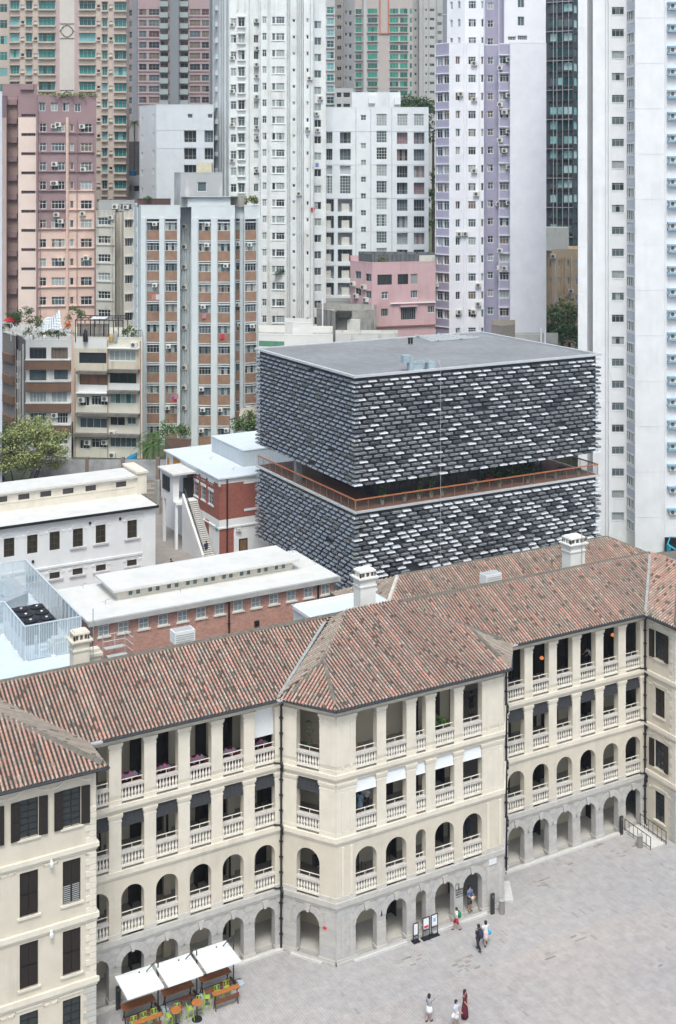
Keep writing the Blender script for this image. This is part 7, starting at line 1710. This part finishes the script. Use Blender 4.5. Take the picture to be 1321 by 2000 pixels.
person(41.25, 59.55, 0, -80, 'young woman in short pale dress with a white handbag at the bottom edge', lav, wcl, h=1.62, skirt=.28, hairlen=.14, arm=(.2, .3), elbow=(1.0, .9), bag=('side', wcl))
person(42.15, 59.95, 0, -60, 'woman in long dark maroon dress beside the woman with a white handbag', mar, mar, h=1.7, skirt=.82, long_=True, hairlen=.22, arm=(.1, .2), elbow=(.4, .6))
def onfloor(px, py, z): return atZ(px, py, z)
X, Y = onfloor(703, 1590, 8.18); person(X, Y, 8.18, 30, 'girl in light blue dress on the second floor veranda of the pavilion', lbl, lbl, h=1.55, skirt=.45, hairlen=.25)
X, Y = onfloor(716, 1583, 8.18); person(X, Y, 8.18, 60, 'person in white top and dark trousers beside the girl on the pavilion veranda', wcl, dgr, h=1.62, long_=True, hairlen=.1)
X, Y = onfloor(921, 1397, 12.2); person(X, Y, 12.2, 100, 'man in black shirt standing on the top floor veranda of the pavilion', blk, dgr, h=1.7, arm=(.2, .2), elbow=(.9, .9))
X, Y = 26.35, 71.95; person(X, Y, 12.2, -95, 'person in navy top leaning on the top floor railing of the left wing', navy, blk, h=1.6, lean=.55, arm=(.6, .6), elbow=(.9, .9))
X, Y = onfloor(1154, 1302, 12.2); person(X, Y, 12.2, 180, 'person in white bending over a table on the right wing top floor', wcl, dgr, h=1.6, lean=.5, arm=(.7, .7), elbow=(.5, .5))
person(sx - .85, yb_foot + 1.0, 9.3, 100, 'person in dark top climbing the outside stair', navy, blk, h=1.65, arm=(.3, .3), elbow=(1.2, 1.2), stride=.12)
X, Y = atZ(334, 1122, 9.0); person(X, Y, 9.0, -60, 'person in dark shirt in the yard behind the brick block roof', blk, dgr, h=1.65, arm=(.8, .5))

# ================================================================ verandas: furniture and gear
wine = cloth('wine_fabric', (.13, .008, .035)); pinkc = cloth('pink_cushion', (.42, .17, .28)); greyc = cloth('lilac_grey_cushion', (.26, .24, .33))
ord_ = 'first second third fourth fifth'.split()
for i in range(5):
    u0_ = LWo[i + 1][0]; x0 = 22.1 + u0_ + .75; t = thing('lounge_sofa', 'wine coloured sofa with pink cushions on the left wing top veranda, %s from the left' % ord_[i], 'sofa', (x0, 72.2, 12.2), 'sofas on the top veranda')
    q = MB(); q.box(x0 - .55, 71.9, 12.2, x0 + .65, 72.6, 12.62); build('seat', q, wine, t); q = MB(); q.box(x0 - .55, 72.6, 12.2, x0 + .65, 72.85, 13.1); q.box(x0 + .65, 71.9, 12.2, x0 + .8, 72.85, 12.95); build('backrest', q, wine, t)
    rs = random.Random(i)
    for j in range(4):
        q = MB(); cx_ = x0 - .3 + j * .27; cz_ = 13.0 + .22 * rs.random(); r = .2; a = .6 + rs.random() * .5; yy = 72.25 + .1 * rs.random()
        q.hexa([(cx_, yy - .07, cz_ - r), (cx_ + r, yy - .07, cz_), (cx_ + r, yy + .07, cz_), (cx_, yy + .07, cz_ - r), (cx_ - r, yy - .07, cz_), (cx_, yy - .07, cz_ + r), (cx_, yy + .07, cz_ + r), (cx_ - r, yy + .07, cz_)])
        build('cushion', q, pinkc if j % 2 == 0 else greyc, t)
q = MB(); a, b = LWo[5]; fr = frL; pbox_ = MB(); pbox_.box(0, .3, 0, b - a + .05, .36, 1.9); o = put('white_projection_blind', pbox_.mesh('white_projection_blind', blind_w), None, frL.p(a, 0, 13.9), frL.ang); o['label'] = 'large white blind hanging in the last top bay of the left wing'; o['category'] = 'blind'
for i in range(6):
    a, b = RWo[i]; x0 = 53.5 + a + .8; t = thing('dining_table', 'dark restaurant table on the right wing top veranda, %s from the left' % (ord_ + ['sixth'])[i], 'table', (x0, 72.3, 12.2), 'tables on the right wing top veranda')
    q = MB(); q.box(x0 - .4, 71.95, 12.92, x0 + .5, 72.6, 12.97); build('table_top', q, M('dark_oak', (.07, .05, .045), .5, .2, 3), t); q = MB(); q.lathe([(.25, 12.2), (.04, 12.25), (.04, 12.92)], 8, x0 + .05, 72.28); build('pedestal', q, black, t)
    for s_ in (-1, 1):
        c = thing('dining_chair', 'dark chair at the %s side of the %s table on the right wing top veranda' % ('left' if s_ < 0 else 'right', (ord_ + ['sixth'])[i]), 'chair', (x0 + .05 + s_ * .65, 72.3, 12.2), 'chairs on the right wing top veranda'); xc = x0 + .05 + s_ * .62
        q = MB(); q.box(xc - .2, 72.05, 12.62, xc + .2, 72.5, 12.68); build('seat', q, greyc if i % 2 else dgr, c); q = MB(); q.box(xc + s_ * .18 - .02, 72.05, 12.68, xc + s_ * .18 + .02, 72.5, 13.1); build('backrest', q, dgr, c)
        for lx in (-.17, .17):
            for ly_ in (72.08, 72.46): q = MB(); q.tube([(xc + lx, ly_, 12.2), (xc + lx, ly_, 12.62)], .018, 4); build('leg', q, black, c)
for i, (px, py) in enumerate(((1058, 1285), (1197, 1240))):
    X, Z = atY(px, py, 73); q = MB(); q.lathe([(.04, Z + .14), (.15, Z + .05), (.15, Z - .08), (.05, Z - .14)], 8, X, 73); o = build('pendant_lamp', q, M('amber_lamp', (.5, .2, .08), .5, 0, emit=(.55, .16, .05))); o['label'] = ('glowing amber pendant lamp in the second top bay of the right wing', 'glowing amber pendant lamp in the fifth top bay of the right wing')[i]; o['category'] = 'lamp'; o['group'] = 'pendant lamps in the right wing'
# speakers and stands on the first floor
def speaker(X, Y, Z, label):
    t = thing('loudspeaker', label, 'loudspeaker', (X, Y, Z), 'loudspeakers in the pavilion arcade'); q = MB(); q.hexa([(X - .17, Y - .15, Z + 1.25), (X + .17, Y - .15, Z + 1.25), (X + .2, Y + .15, Z + 1.25), (X - .2, Y + .15, Z + 1.25), (X - .17, Y - .15, Z + 1.9), (X + .17, Y - .15, Z + 1.9), (X + .2, Y + .15, Z + 1.9), (X - .2, Y + .15, Z + 1.9)]); build('cabinet', q, black, t)
    q = MB(); q.tube([(X, Y, Z + .4), (X, Y, Z + 1.25)], .025, 5); build('pole', q, black, t)
    for k in range(3): a = k * 2.1; q = MB(); q.tube([(X, Y, Z + .75), (X + cos(a) * .5, Y + sin(a) * .5, Z)], .018, 4); build('leg', q, black, t)
X, Y = atZ(597, 1738, 4.1); X1, Y1 = fr1.p((c0 + c1) / 2, 1.1, 0)[:2]; speaker(X1, Y1, 4.1, 'black loudspeaker on a tripod behind the arch in the angled corner of the pavilion')
X1, Y1 = 39.75, 68.9; speaker(X1, Y1, 4.1, 'black loudspeaker on a tripod in the first arch of the pavilion front')
def stand(X, Y, Z, label, n=4):
    t = thing('queue_stand', label, 'stand', (X, Y, Z), 'clustered metal stands on the pavilion verandas')
    for k in range(n):
        a = k * 1.7; q = MB(); x, y = X + .16 * cos(a), Y + .16 * sin(a); q.lathe([(.14, Z), (.14, Z + .03), (.02, Z + .05), (.02, Z + .95 + .12 * k), (.05, Z + .95 + .12 * k), (.03, Z + 1.02 + .12 * k)], 7, x, y); build('post', q, black, t)
stand(42.5, 69.4, 8.18, 'cluster of thin black posts on the second floor of the pavilion'); stand(42.5, 69.3, 4.1, 'cluster of thin black posts on the first floor of the pavilion'); stand(40.5, 69.1, 4.1, 'tall thin stands beside the loudspeaker in the first pavilion arch', 3)
for i, (x, y) in enumerate(((48.1, 69.2), (49.0, 69.4))):
    t = thing('clothes_form', ('dark green coat on a stand in the last first floor arch of the pavilion', 'dark coat on a stand at the right side of the last first floor arch')[i], 'coat stand', (x, y, 4.1), 'coat stands in the pavilion'); q = MB(); q.lathe([(.16, 4.9), (.2, 5.1), (.17, 5.4), (.23, 5.65), (.08, 5.8)], 9, x, y, sy=.6); build('coat', q, M('dark_green_cloth', (.015, .05, .04), .8, .1, 4) if i == 0 else navy, t, smooth=True); q = MB(); q.lathe([(.2, 4.1), (.02, 4.14), (.02, 4.95)], 7, x, y); build('stand', q, black, t)
q = MB(); q.box(38.6 + 1.0, 69.6, 12.2, 40.4, 70.1, 12.95); o = build('timber_counter', q, M('light_oak', (.36, .22, .11), .6, .2, 3)); o['label'] = 'light wooden counter in the first top bay of the pavilion'; o['category'] = 'counter'
t = thing('veranda_plant', 'large green potted palm in the fourth top bay of the pavilion', 'plant', (46.3, 69.1, 12.2)); q = MB(); q.lathe([(.2, 12.2), (.28, 12.7), (.25, 12.7)], 8, 46.3, 69.1); build('pot', q, black, t); build('foliage', leaf_mesh([((46.3, 69.1, 13.25), .55), ((46.7, 69.0, 13.1), .45), ((45.9, 69.1, 13.6), .4), ((45.8, 69.2, 14.4), .35)], 420, .11, 6, 0), [leaf2, leaf3, leaf1], t, kind='stuff')
t = thing('veranda_plant', 'tall thin potted plant in the angled top bay of the pavilion', 'plant', (*fr1.p(c0 + .5, 1.0, 0)[:2], 12.2)); x, y, _ = fr1.p(c0 + .45, .9, 0); q = MB(); q.lathe([(.15, 12.2), (.2, 12.6)], 8, x, y); build('pot', q, black, t); build('foliage', leaf_mesh([((x, y, 13.3), .3), ((x, y, 14.0), .35), ((x, y, 14.6), .25)], 260, .09, 7, 0), [leaf3, leaf2, leaf2], t, kind='stuff')

# ================================================================ courtyard: parasols, tables, stools
canv = M('white_canvas', (.80, .83, .85), .8, .05, 2)
for i in range(3):
    cx_, cy_ = (25.1, 27.57, 30.05)[i], (69.03, 68.95, 69.0)[i]; z0 = 2.45
    t = thing('cantilever_parasol', 'square white cantilever parasol by the left wing, %s' % ('leftmost of three', 'middle of three', 'rightmost of three')[i], 'parasol', (cx_ + 1.3, cy_ + .6, 0), 'white parasols by the arcade')
    q = MB(); e = 1.12; top = (cx_, cy_, z0 + .42); C = [(cx_ - e, cy_ - e, z0), (cx_ + e, cy_ - e, z0), (cx_ + e, cy_ + e, z0), (cx_ - e, cy_ + e, z0)]
    for j in range(4):
        a, b = C[j], C[(j + 1) % 4]; m_ = tuple((a[k_] + b[k_]) / 2 for k_ in range(3)); q.face([a, m_, top]); q.face([m_, b, top]); q.face([(a[0], a[1], a[2] - .02), top[:2] + (top[2] - .03,), (b[0], b[1], b[2] - .02)]); q.face([(a[0], a[1], a[2] - .12), (b[0], b[1], b[2] - .12), b, a])
    build('canopy', q, canv, t); q = MB(); q.lathe([(.17, z0 + .42), (.15, z0 + .47), (.03, z0 + .5)], 10, cx_, cy_); build('finial', q, canv, t); q = MB(); q.lathe([(.05, z0 + .5), (.05, z0 + .55)], 8, cx_, cy_); build('knob', q, black, t)
    px_, py_ = cx_ + 1.42, cy_ + .62; q = MB(); q.tube([(px_, py_, .05), (px_, py_, 2.75)], .045, 7); build('post', q, frame_d, t)
    q = MB(); q.tube([(px_, py_, 2.7), (px_ - .15, py_ - .1, 3.0), (cx_ + .5, cy_ + .15, 2.8)], .035, 6); build('arm', q, frame_d, t)
    q = MB(); q.box(px_ - .5, py_ - .06, 0.012, px_ + .5, py_ + .06, .1); q.box(px_ - .06, py_ - .7, 0.012, px_ + .06, py_ + .5, .09); build('cross_base', q, frame_d, t)
    q = MB(); q.hexa([(px_ + .08, py_ - .5, .01), (px_ + .55, py_ - .45, .01), (px_ + .5, py_ - .1, .01), (px_ + .08, py_ - .1, .01), (px_ + .1, py_ - .47, .2), (px_ + .5, py_ - .42, .12), (px_ + .47, py_ - .13, .12), (px_ + .1, py_ - .13, .2)]); build('ballast_bag', q, M('pale_blue_plastic', (.50, .60, .66), .5, .1, 3), t)
wood = M('orange_timber', (.24, .085, .03), .5, .25, 4); woodb = M('bright_orange_timber', (.40, .15, .04), .5, .2, 4); seatm = M('dark_timber_seat', (.16, .06, .035), .6, .2, 4)
def long_table(x0, x1, y0, y1, z, label, m, shelf=False):
    t = thing('long_table', label, 'table', ((x0 + x1) / 2, (y0 + y1) / 2, 0), 'long timber tables under the parasols'); n = 4
    for j in range(n): q = MB(); q.box(x0, y0 + (y1 - y0) * j / n + .005, z - .05, x1, y0 + (y1 - y0) * (j + 1) / n - .005, z); build('plank', q, m, t)
    for x in (x0 + .15, x1 - .15):
        for s_ in (0, 1): q = MB(); ya = y0 + .1 if s_ else y1 - .1; yb_ = y1 - .02 if s_ else y0 + .02; q.tube([(x, ya, z - .05), (x, yb_ if s_ == 0 else yb_, 0.01)], .03, 5); build('leg', q, black, t)
    q = MB(); q.tube([(x0 + .15, (y0 + y1) / 2, z * .35), (x1 - .15, (y0 + y1) / 2, z * .35)], .025, 5); build('stretcher', q, black, t)
    if shelf: q = MB(); q.box(x0 + .1, y0 - .02, z * .45, x1 - .1, y0 + .02, z * .72); build('lower_board', q, seatm, t)
    return t
long_table(24.15, 26.15, 69.05, 69.7, 1.0, 'long orange timber table under the leftmost white parasol', wood); long_table(26.7, 28.65, 69.1, 69.72, 1.0, 'long orange timber table under the middle white parasol', wood); long_table(29.15, 31.15, 69.2, 69.8, 1.0, 'long orange timber table under the rightmost white parasol', wood)
long_table(29.3, 31.05, 67.66, 68.02, 1.0, 'narrow bright orange high table nearest the open courtyard', woodb, True); long_table(24.3, 26.05, 67.6, 67.93, 1.0, 'narrow bright orange high table at the bottom edge of the photo', woodb, True)
def bench(x0, x1, y0, y1, label):
    t = thing('bench', label, 'bench', ((x0 + x1) / 2, (y0 + y1) / 2, 0), 'timber benches beside the long tables')
    q = MB(); q.box(x0, y0, .62, x1, y1, .68); build('seat', q, seatm if 'low' in label else wood, t)
    for x in (x0 + .08, x1 - .08):
        for y in (y0 + .04, y1 - .04): q = MB(); q.tube([(x, y, .62), (x, y, .01)], .022, 4); build('leg', q, black, t)
bench(24.2, 25.0, 68.55, 68.85, 'low timber bench left in front of the leftmost long table'); bench(25.15, 25.95, 68.6, 68.9, 'low timber bench right in front of the leftmost long table'); bench(27.55, 28.45, 68.65, 68.95, 'low timber bench in front of the middle long table'); bench(26.75, 27.5, 68.15, 68.42, 'timber bench end near the round tables'); bench(29.2, 29.95, 68.6, 68.85, 'left timber bench between the rightmost tables'); bench(30.2, 31.0, 68.75, 69.0, 'right timber bench between the rightmost tables')
for i, (x, y) in enumerate(((26.85, 67.6), (28.2, 67.62))):
    t = thing('round_table', ('round orange high table nearer the left pavilion', 'round orange high table nearer the open courtyard')[i], 'table', (x, y, 0), 'round high tables'); q = MB(); q.lathe([(.32, .98), (.33, 1.0), (.33, 1.03), (.31, 1.04)], 16, x, y); build('table_top', q, woodb, t); q = MB(); q.lathe([(.04, .05), (.04, .98)], 8, x, y); build('column', q, black, t); q = MB(); q.lathe([(.32, .012), (.3, .05), (.06, .09)], 14, x, y); build('base', q, black, t)
lime = M('lime_metal', (.33, .45, .07), .4, .08, 4)
def make_stool(x, y, rz, label):
    t = thing('metal_stool', label, 'stool', (0, 0, 0), 'lime green metal stools')
    q = MB(); q.box(-.17, -.17, .70, .17, .17, .73); build('seat', q, lime, t)
    for sx_ in (-1, 1):
        for sy_ in (-1, 1): q = MB(); q.tube([(sx_ * .15, sy_ * .15, .7), (sx_ * .21, sy_ * .21, .01)], .022, 4); build('leg', q, lime, t)
    q = MB(); q.tube([(-.16, .16, .73), (-.17, .2, 1.0), (.17, .2, 1.0), (.16, .16, .73)], .022, 5); q.box(-.05, .185, .75, .05, .2, .98); build('backrest', q, lime, t)
    q = MB()
    for a, b in (((-.18, -.18), (.18, -.18)), ((.18, -.18), (.18, .18)), ((.18, .18), (-.18, .18)), ((-.18, .18), (-.18, -.18))): q.tube([(*a, .28), (*b, .28)], .012, 4)
    build('footrest', q, lime, t)
    t.location = (x, y, 0); t.rotation_euler = (0, 0, rz); return t
spots = [(26.45, 67.75, 1.6, 'lime green stool left of the left round table'), (27.1, 67.95, -.2, 'lime green stool behind the left round table'), (27.8, 67.75, 1.5, 'lime green stool left of the right round table'), (28.5, 67.95, -.3, 'lime green stool behind the right round table'), (29.1, 68.2, 1.2, 'lime green stool at the left end of the narrow high table'), (29.85, 68.3, 0, 'second lime green stool behind the narrow high table'), (30.5, 68.42, 0, 'third lime green stool behind the narrow high table'), (24.5, 68.15, 0, 'lime green stool leftmost along the bottom high table'), (25.15, 68.2, .1, 'middle lime green stool along the bottom high table'), (25.75, 68.2, -.1, 'rightmost lime green stool along the bottom high table')]
s0 = make_stool(*spots[0])
for s_ in spots[1:]: copy_tree(s0, (s_[0], s_[1], 0), s_[2], s_[3])

# ================================================================ signs, pylons, bins, ramps
def sign_stand(x, y, w_, h_, label, red=None, blue_=None):
    t = thing('poster_stand', label, 'sign', (x, y, 0), 'poster stands by the pavilion'); y0 = y
    q = MB(); q.box(x - w_ / 2 - .06, y - .2, .012, x + w_ / 2 + .06, y + .2, .06); build('base', q, black, t)
    for sx_ in (-1, 1): q = MB(); q.box(x + sx_ * w_ / 2 - .02, y - .02, .06, x + sx_ * w_ / 2 + .02, y + .02, h_); build('upright', q, black, t)
    q = MB(); q.box(x - w_ / 2, y - .02, h_, x + w_ / 2, y + .02, h_ + .04); q.box(x - w_ / 2, y - .02, h_ - .82, x + w_ / 2, y + .02, h_ - .79); build('crossbar', q, black, t)
    q = MB(); q.box(x - w_ / 2 + .05, y - .015, h_ - .7, x + w_ / 2 - .05, y + .015, h_ - .05, 0)
    if red: q.box(x - w_ / 2 + .08, y - .022, h_ - .66, x + w_ / 2 - .08, y - .015, h_ - .5, 1)
    if blue_: q.box(x - .1, y - .022, h_ - .45, x + .08, y - .015, h_ - .2, 2)
    for k in range(4):
        if not red and not blue_: q.box(x - w_ / 2 + .1, y - .02, h_ - .2 - k * .12, x + w_ / 2 - .12 - .05 * (k % 2), y - .015, h_ - .17 - k * .12, 3)
    build('poster', q, [M('poster_white', (.74, .76, .80), .6, .02, 4), M('poster_red', (.60, .05, .08), .6, 0), M('poster_blue', (.25, .42, .60), .6, 0), M('poster_grey', (.5, .5, .55), .6, 0)], t)
sign_stand(43.55, 67.5, .38, 1.2, 'narrow black poster stand with a white notice, left of the three'); sign_stand(44.33, 67.45, .5, 1.38, 'black poster stand with a red printed band, middle of the three', red=True); sign_stand(45.0, 67.47, .5, 1.38, 'black poster stand with a pale blue poster, right of the three', blue_=True)
def pylon(x, y, label, z=0):
    t = thing('sign_pylon', label, 'sign', (x, y, z), 'dark sign pylons'); q = MB(); q.box(x - .14, y - .06, z + .01, x + .14, y + .06, z + 1.4); build('body', q, M('pylon_charcoal', (.035, .033, .035), .5, .1, 4), t)
    q = MB()
    for dx, dz, w2, h2 in ((-.05, 1.24, .1, .02), (-.05, 1.16, .02, .08), (.03, 1.16, .02, .08), (-.02, 1.1, .05, .02)): q.box(x + dx, y - .066, z + dz, x + dx + w2, y - .06, z + dz + h2)
    build('symbol', q, frame_g, t)
pylon(49.75, 67.5, 'dark sign pylon standing at the right corner of the pavilion'); pylon(24.4, 70.75, 'dark sign pylon by the arcade left of the white parasols'); pylon(64.35, 70.9, 'dark sign pylon at the head of the ramp by the right wing')
def bin_(x, y, label, r=.2):
    t = thing('litter_bin', label, 'bin', (x, y, 0), 'steel litter bins'); q = MB(); q.lathe([(r, .01), (r, .8), (r, .82)], 12, x, y, sy=.8); build('body', q, M('brushed_steel', (.36, .34, .31), .35, .15, 4, metal=.6), t); q = MB(); q.lathe([(r * 1.02, .86), (r * 1.05, .9), (r * .6, .93)], 12, x, y, sy=.8); q.tube([(x, y, .8), (x, y, .88)], .03, 5); build('lid', q, frame_g, t)
bin_(50.35, 67.25, 'steel litter bin beside the dark pylon at the pavilion corner', .22); bin_(64.35, 68.9, 'steel litter bin beside the ramp at the right wing', .24)
# ramp at the right wing
rmp = thing('entrance_ramp', 'pale stone ramp with black railings at the right end of the arcade', 'ramp', (65.5, 69.6, 0)); q = MB(); q.hexa([(64.75, 68.3, .0), (66.3, 68.3, .0), (66.3, 71.0, .0), (64.75, 71.0, .0), (64.75, 68.3, .015), (66.3, 68.3, .015), (66.3, 71.0, .15), (64.75, 71.0, .15)]); build('slope', q, MATS['step_stone'], rmp)
for x in (64.75, 66.3):
    for z in (.95, .2):
        q = MB(); q.tube([(x, 68.2, z), (x, 71.0, z + .1)], .028, 5); build('rail', q, black, rmp)
    for k in range(7): q = MB(); y = 68.2 + k * .46; q.tube([(x, y, .01), (x, y, .97 + .1 * k / 6)], .02 if 0 < k < 6 else .03, 5); build('post', q, black, rmp)
q = MB(); q.hexa([(51.3, 68.3, .0), (51.9, 68.0, .0), (53.0, 69.9, .0), (52.4, 70.2, .0), (51.3, 68.3, .05), (51.9, 68.0, .05), (53.0, 69.9, .16), (52.4, 70.2, .16)]); o = build('side_ramp', q, MATS['step_stone']); o['label'] = 'short pale ramp slab beside the angled right corner of the pavilion'; o['category'] = 'ramp'
q = MB()
for P_ in ([(51.1, 68.3, 0), (51.1, 68.3, .9), (52.3, 70.3, 1.0), (52.3, 70.3, 0)],): q.tube(P_, .03, 5)
o = build('ramp_handrail', q, frame_w); o['label'] = 'white handrail of the short ramp at the pavilion corner'; o['category'] = 'handrail'
# plates and lettering on the granite
X, Z = atY(962, 1682, 67.85); q = MB(); q.box(X - .32, 67.82, Z - .22, X + .32, 67.86, Z + .22); build('wall_plate', q, white, main)
X = 49.0
q = MB(); gx, gz_ = atY(890, 1741, 67.86)
glyph = random.Random(6)
q.tube([(gx, 67.85, gz_ + .1), (gx, 67.85, gz_ + .42), (gx + .1, 67.85, gz_ + .5), (gx + .3, 67.85, gz_ + .36)], .018, 4)
for row, (zz, n, hh) in enumerate(((-.02, 6, .10), (-.17, 8, .07), (-.33, 9, .10), (-.47, 13, .05))):
    for k in range(n):
        x0 = gx + k * .095; q.box(x0, 67.84, gz_ + zz, x0 + .018, 67.86, gz_ + zz + hh); q.box(x0 + .025, 67.84, gz_ + zz + hh * (.2 + .6 * glyph.random()), x0 + .07, 67.86, gz_ + zz + hh * .2 + hh * .6 * glyph.random() + .015)
        if glyph.random() < .6: q.box(x0 + .055, 67.84, gz_ + zz, x0 + .07, 67.86, gz_ + zz + hh)
build('wall_lettering', q, black, main, kind='stuff')
fr = fr1; u = fr.upx(635); x_, y_, _ = fr.p(u, 0, 0); z_ = zat(1812, x_ * ST + y_ * CT)
pbox('red_plate', main, fr, u - .13, u + .13, -.06, -.02, z_ - .07, z_ + .07, M('red_plate_paint', (.70, .03, .04), .5, 0))
for u_, z_ in ((19.45 + 12, 12.0), (19.45 + 12, 8.05)):
    t_ = pbox('camera_bracket', main, frA, u_ - .06, u_ + .06, -.25, 0, z_ - .35, z_ - .2, white); q = MB(); p_ = frA.p(u_, -.25, z_ - .32); q.lathe([(.10, p_[2] - .22), (.12, p_[2] - .05), (.06, p_[2] + .04)], 8, p_[0], p_[1]); build('camera_dome', q, white, t_)

# ================================================================ the humid air between the camera and the towers
hz = bpy.data.materials.new('haze'); hz.use_nodes = True; nh = hz.node_tree; nh.nodes.clear()
ov = nh.nodes.new('ShaderNodeOutputMaterial'); pv = nh.nodes.new('ShaderNodeVolumePrincipled'); pv.inputs['Color'].default_value = (.86, .93, 1, 1); pv.inputs['Density'].default_value = .00027; pv.inputs['Anisotropy'].default_value = .2
nh.links.new(pv.outputs[0], ov.inputs['Volume'])
q = MB(); q.box(-1300, -900, -2.5, 1500, 1500, 135); build('haze', q, hz, kind='stuff')
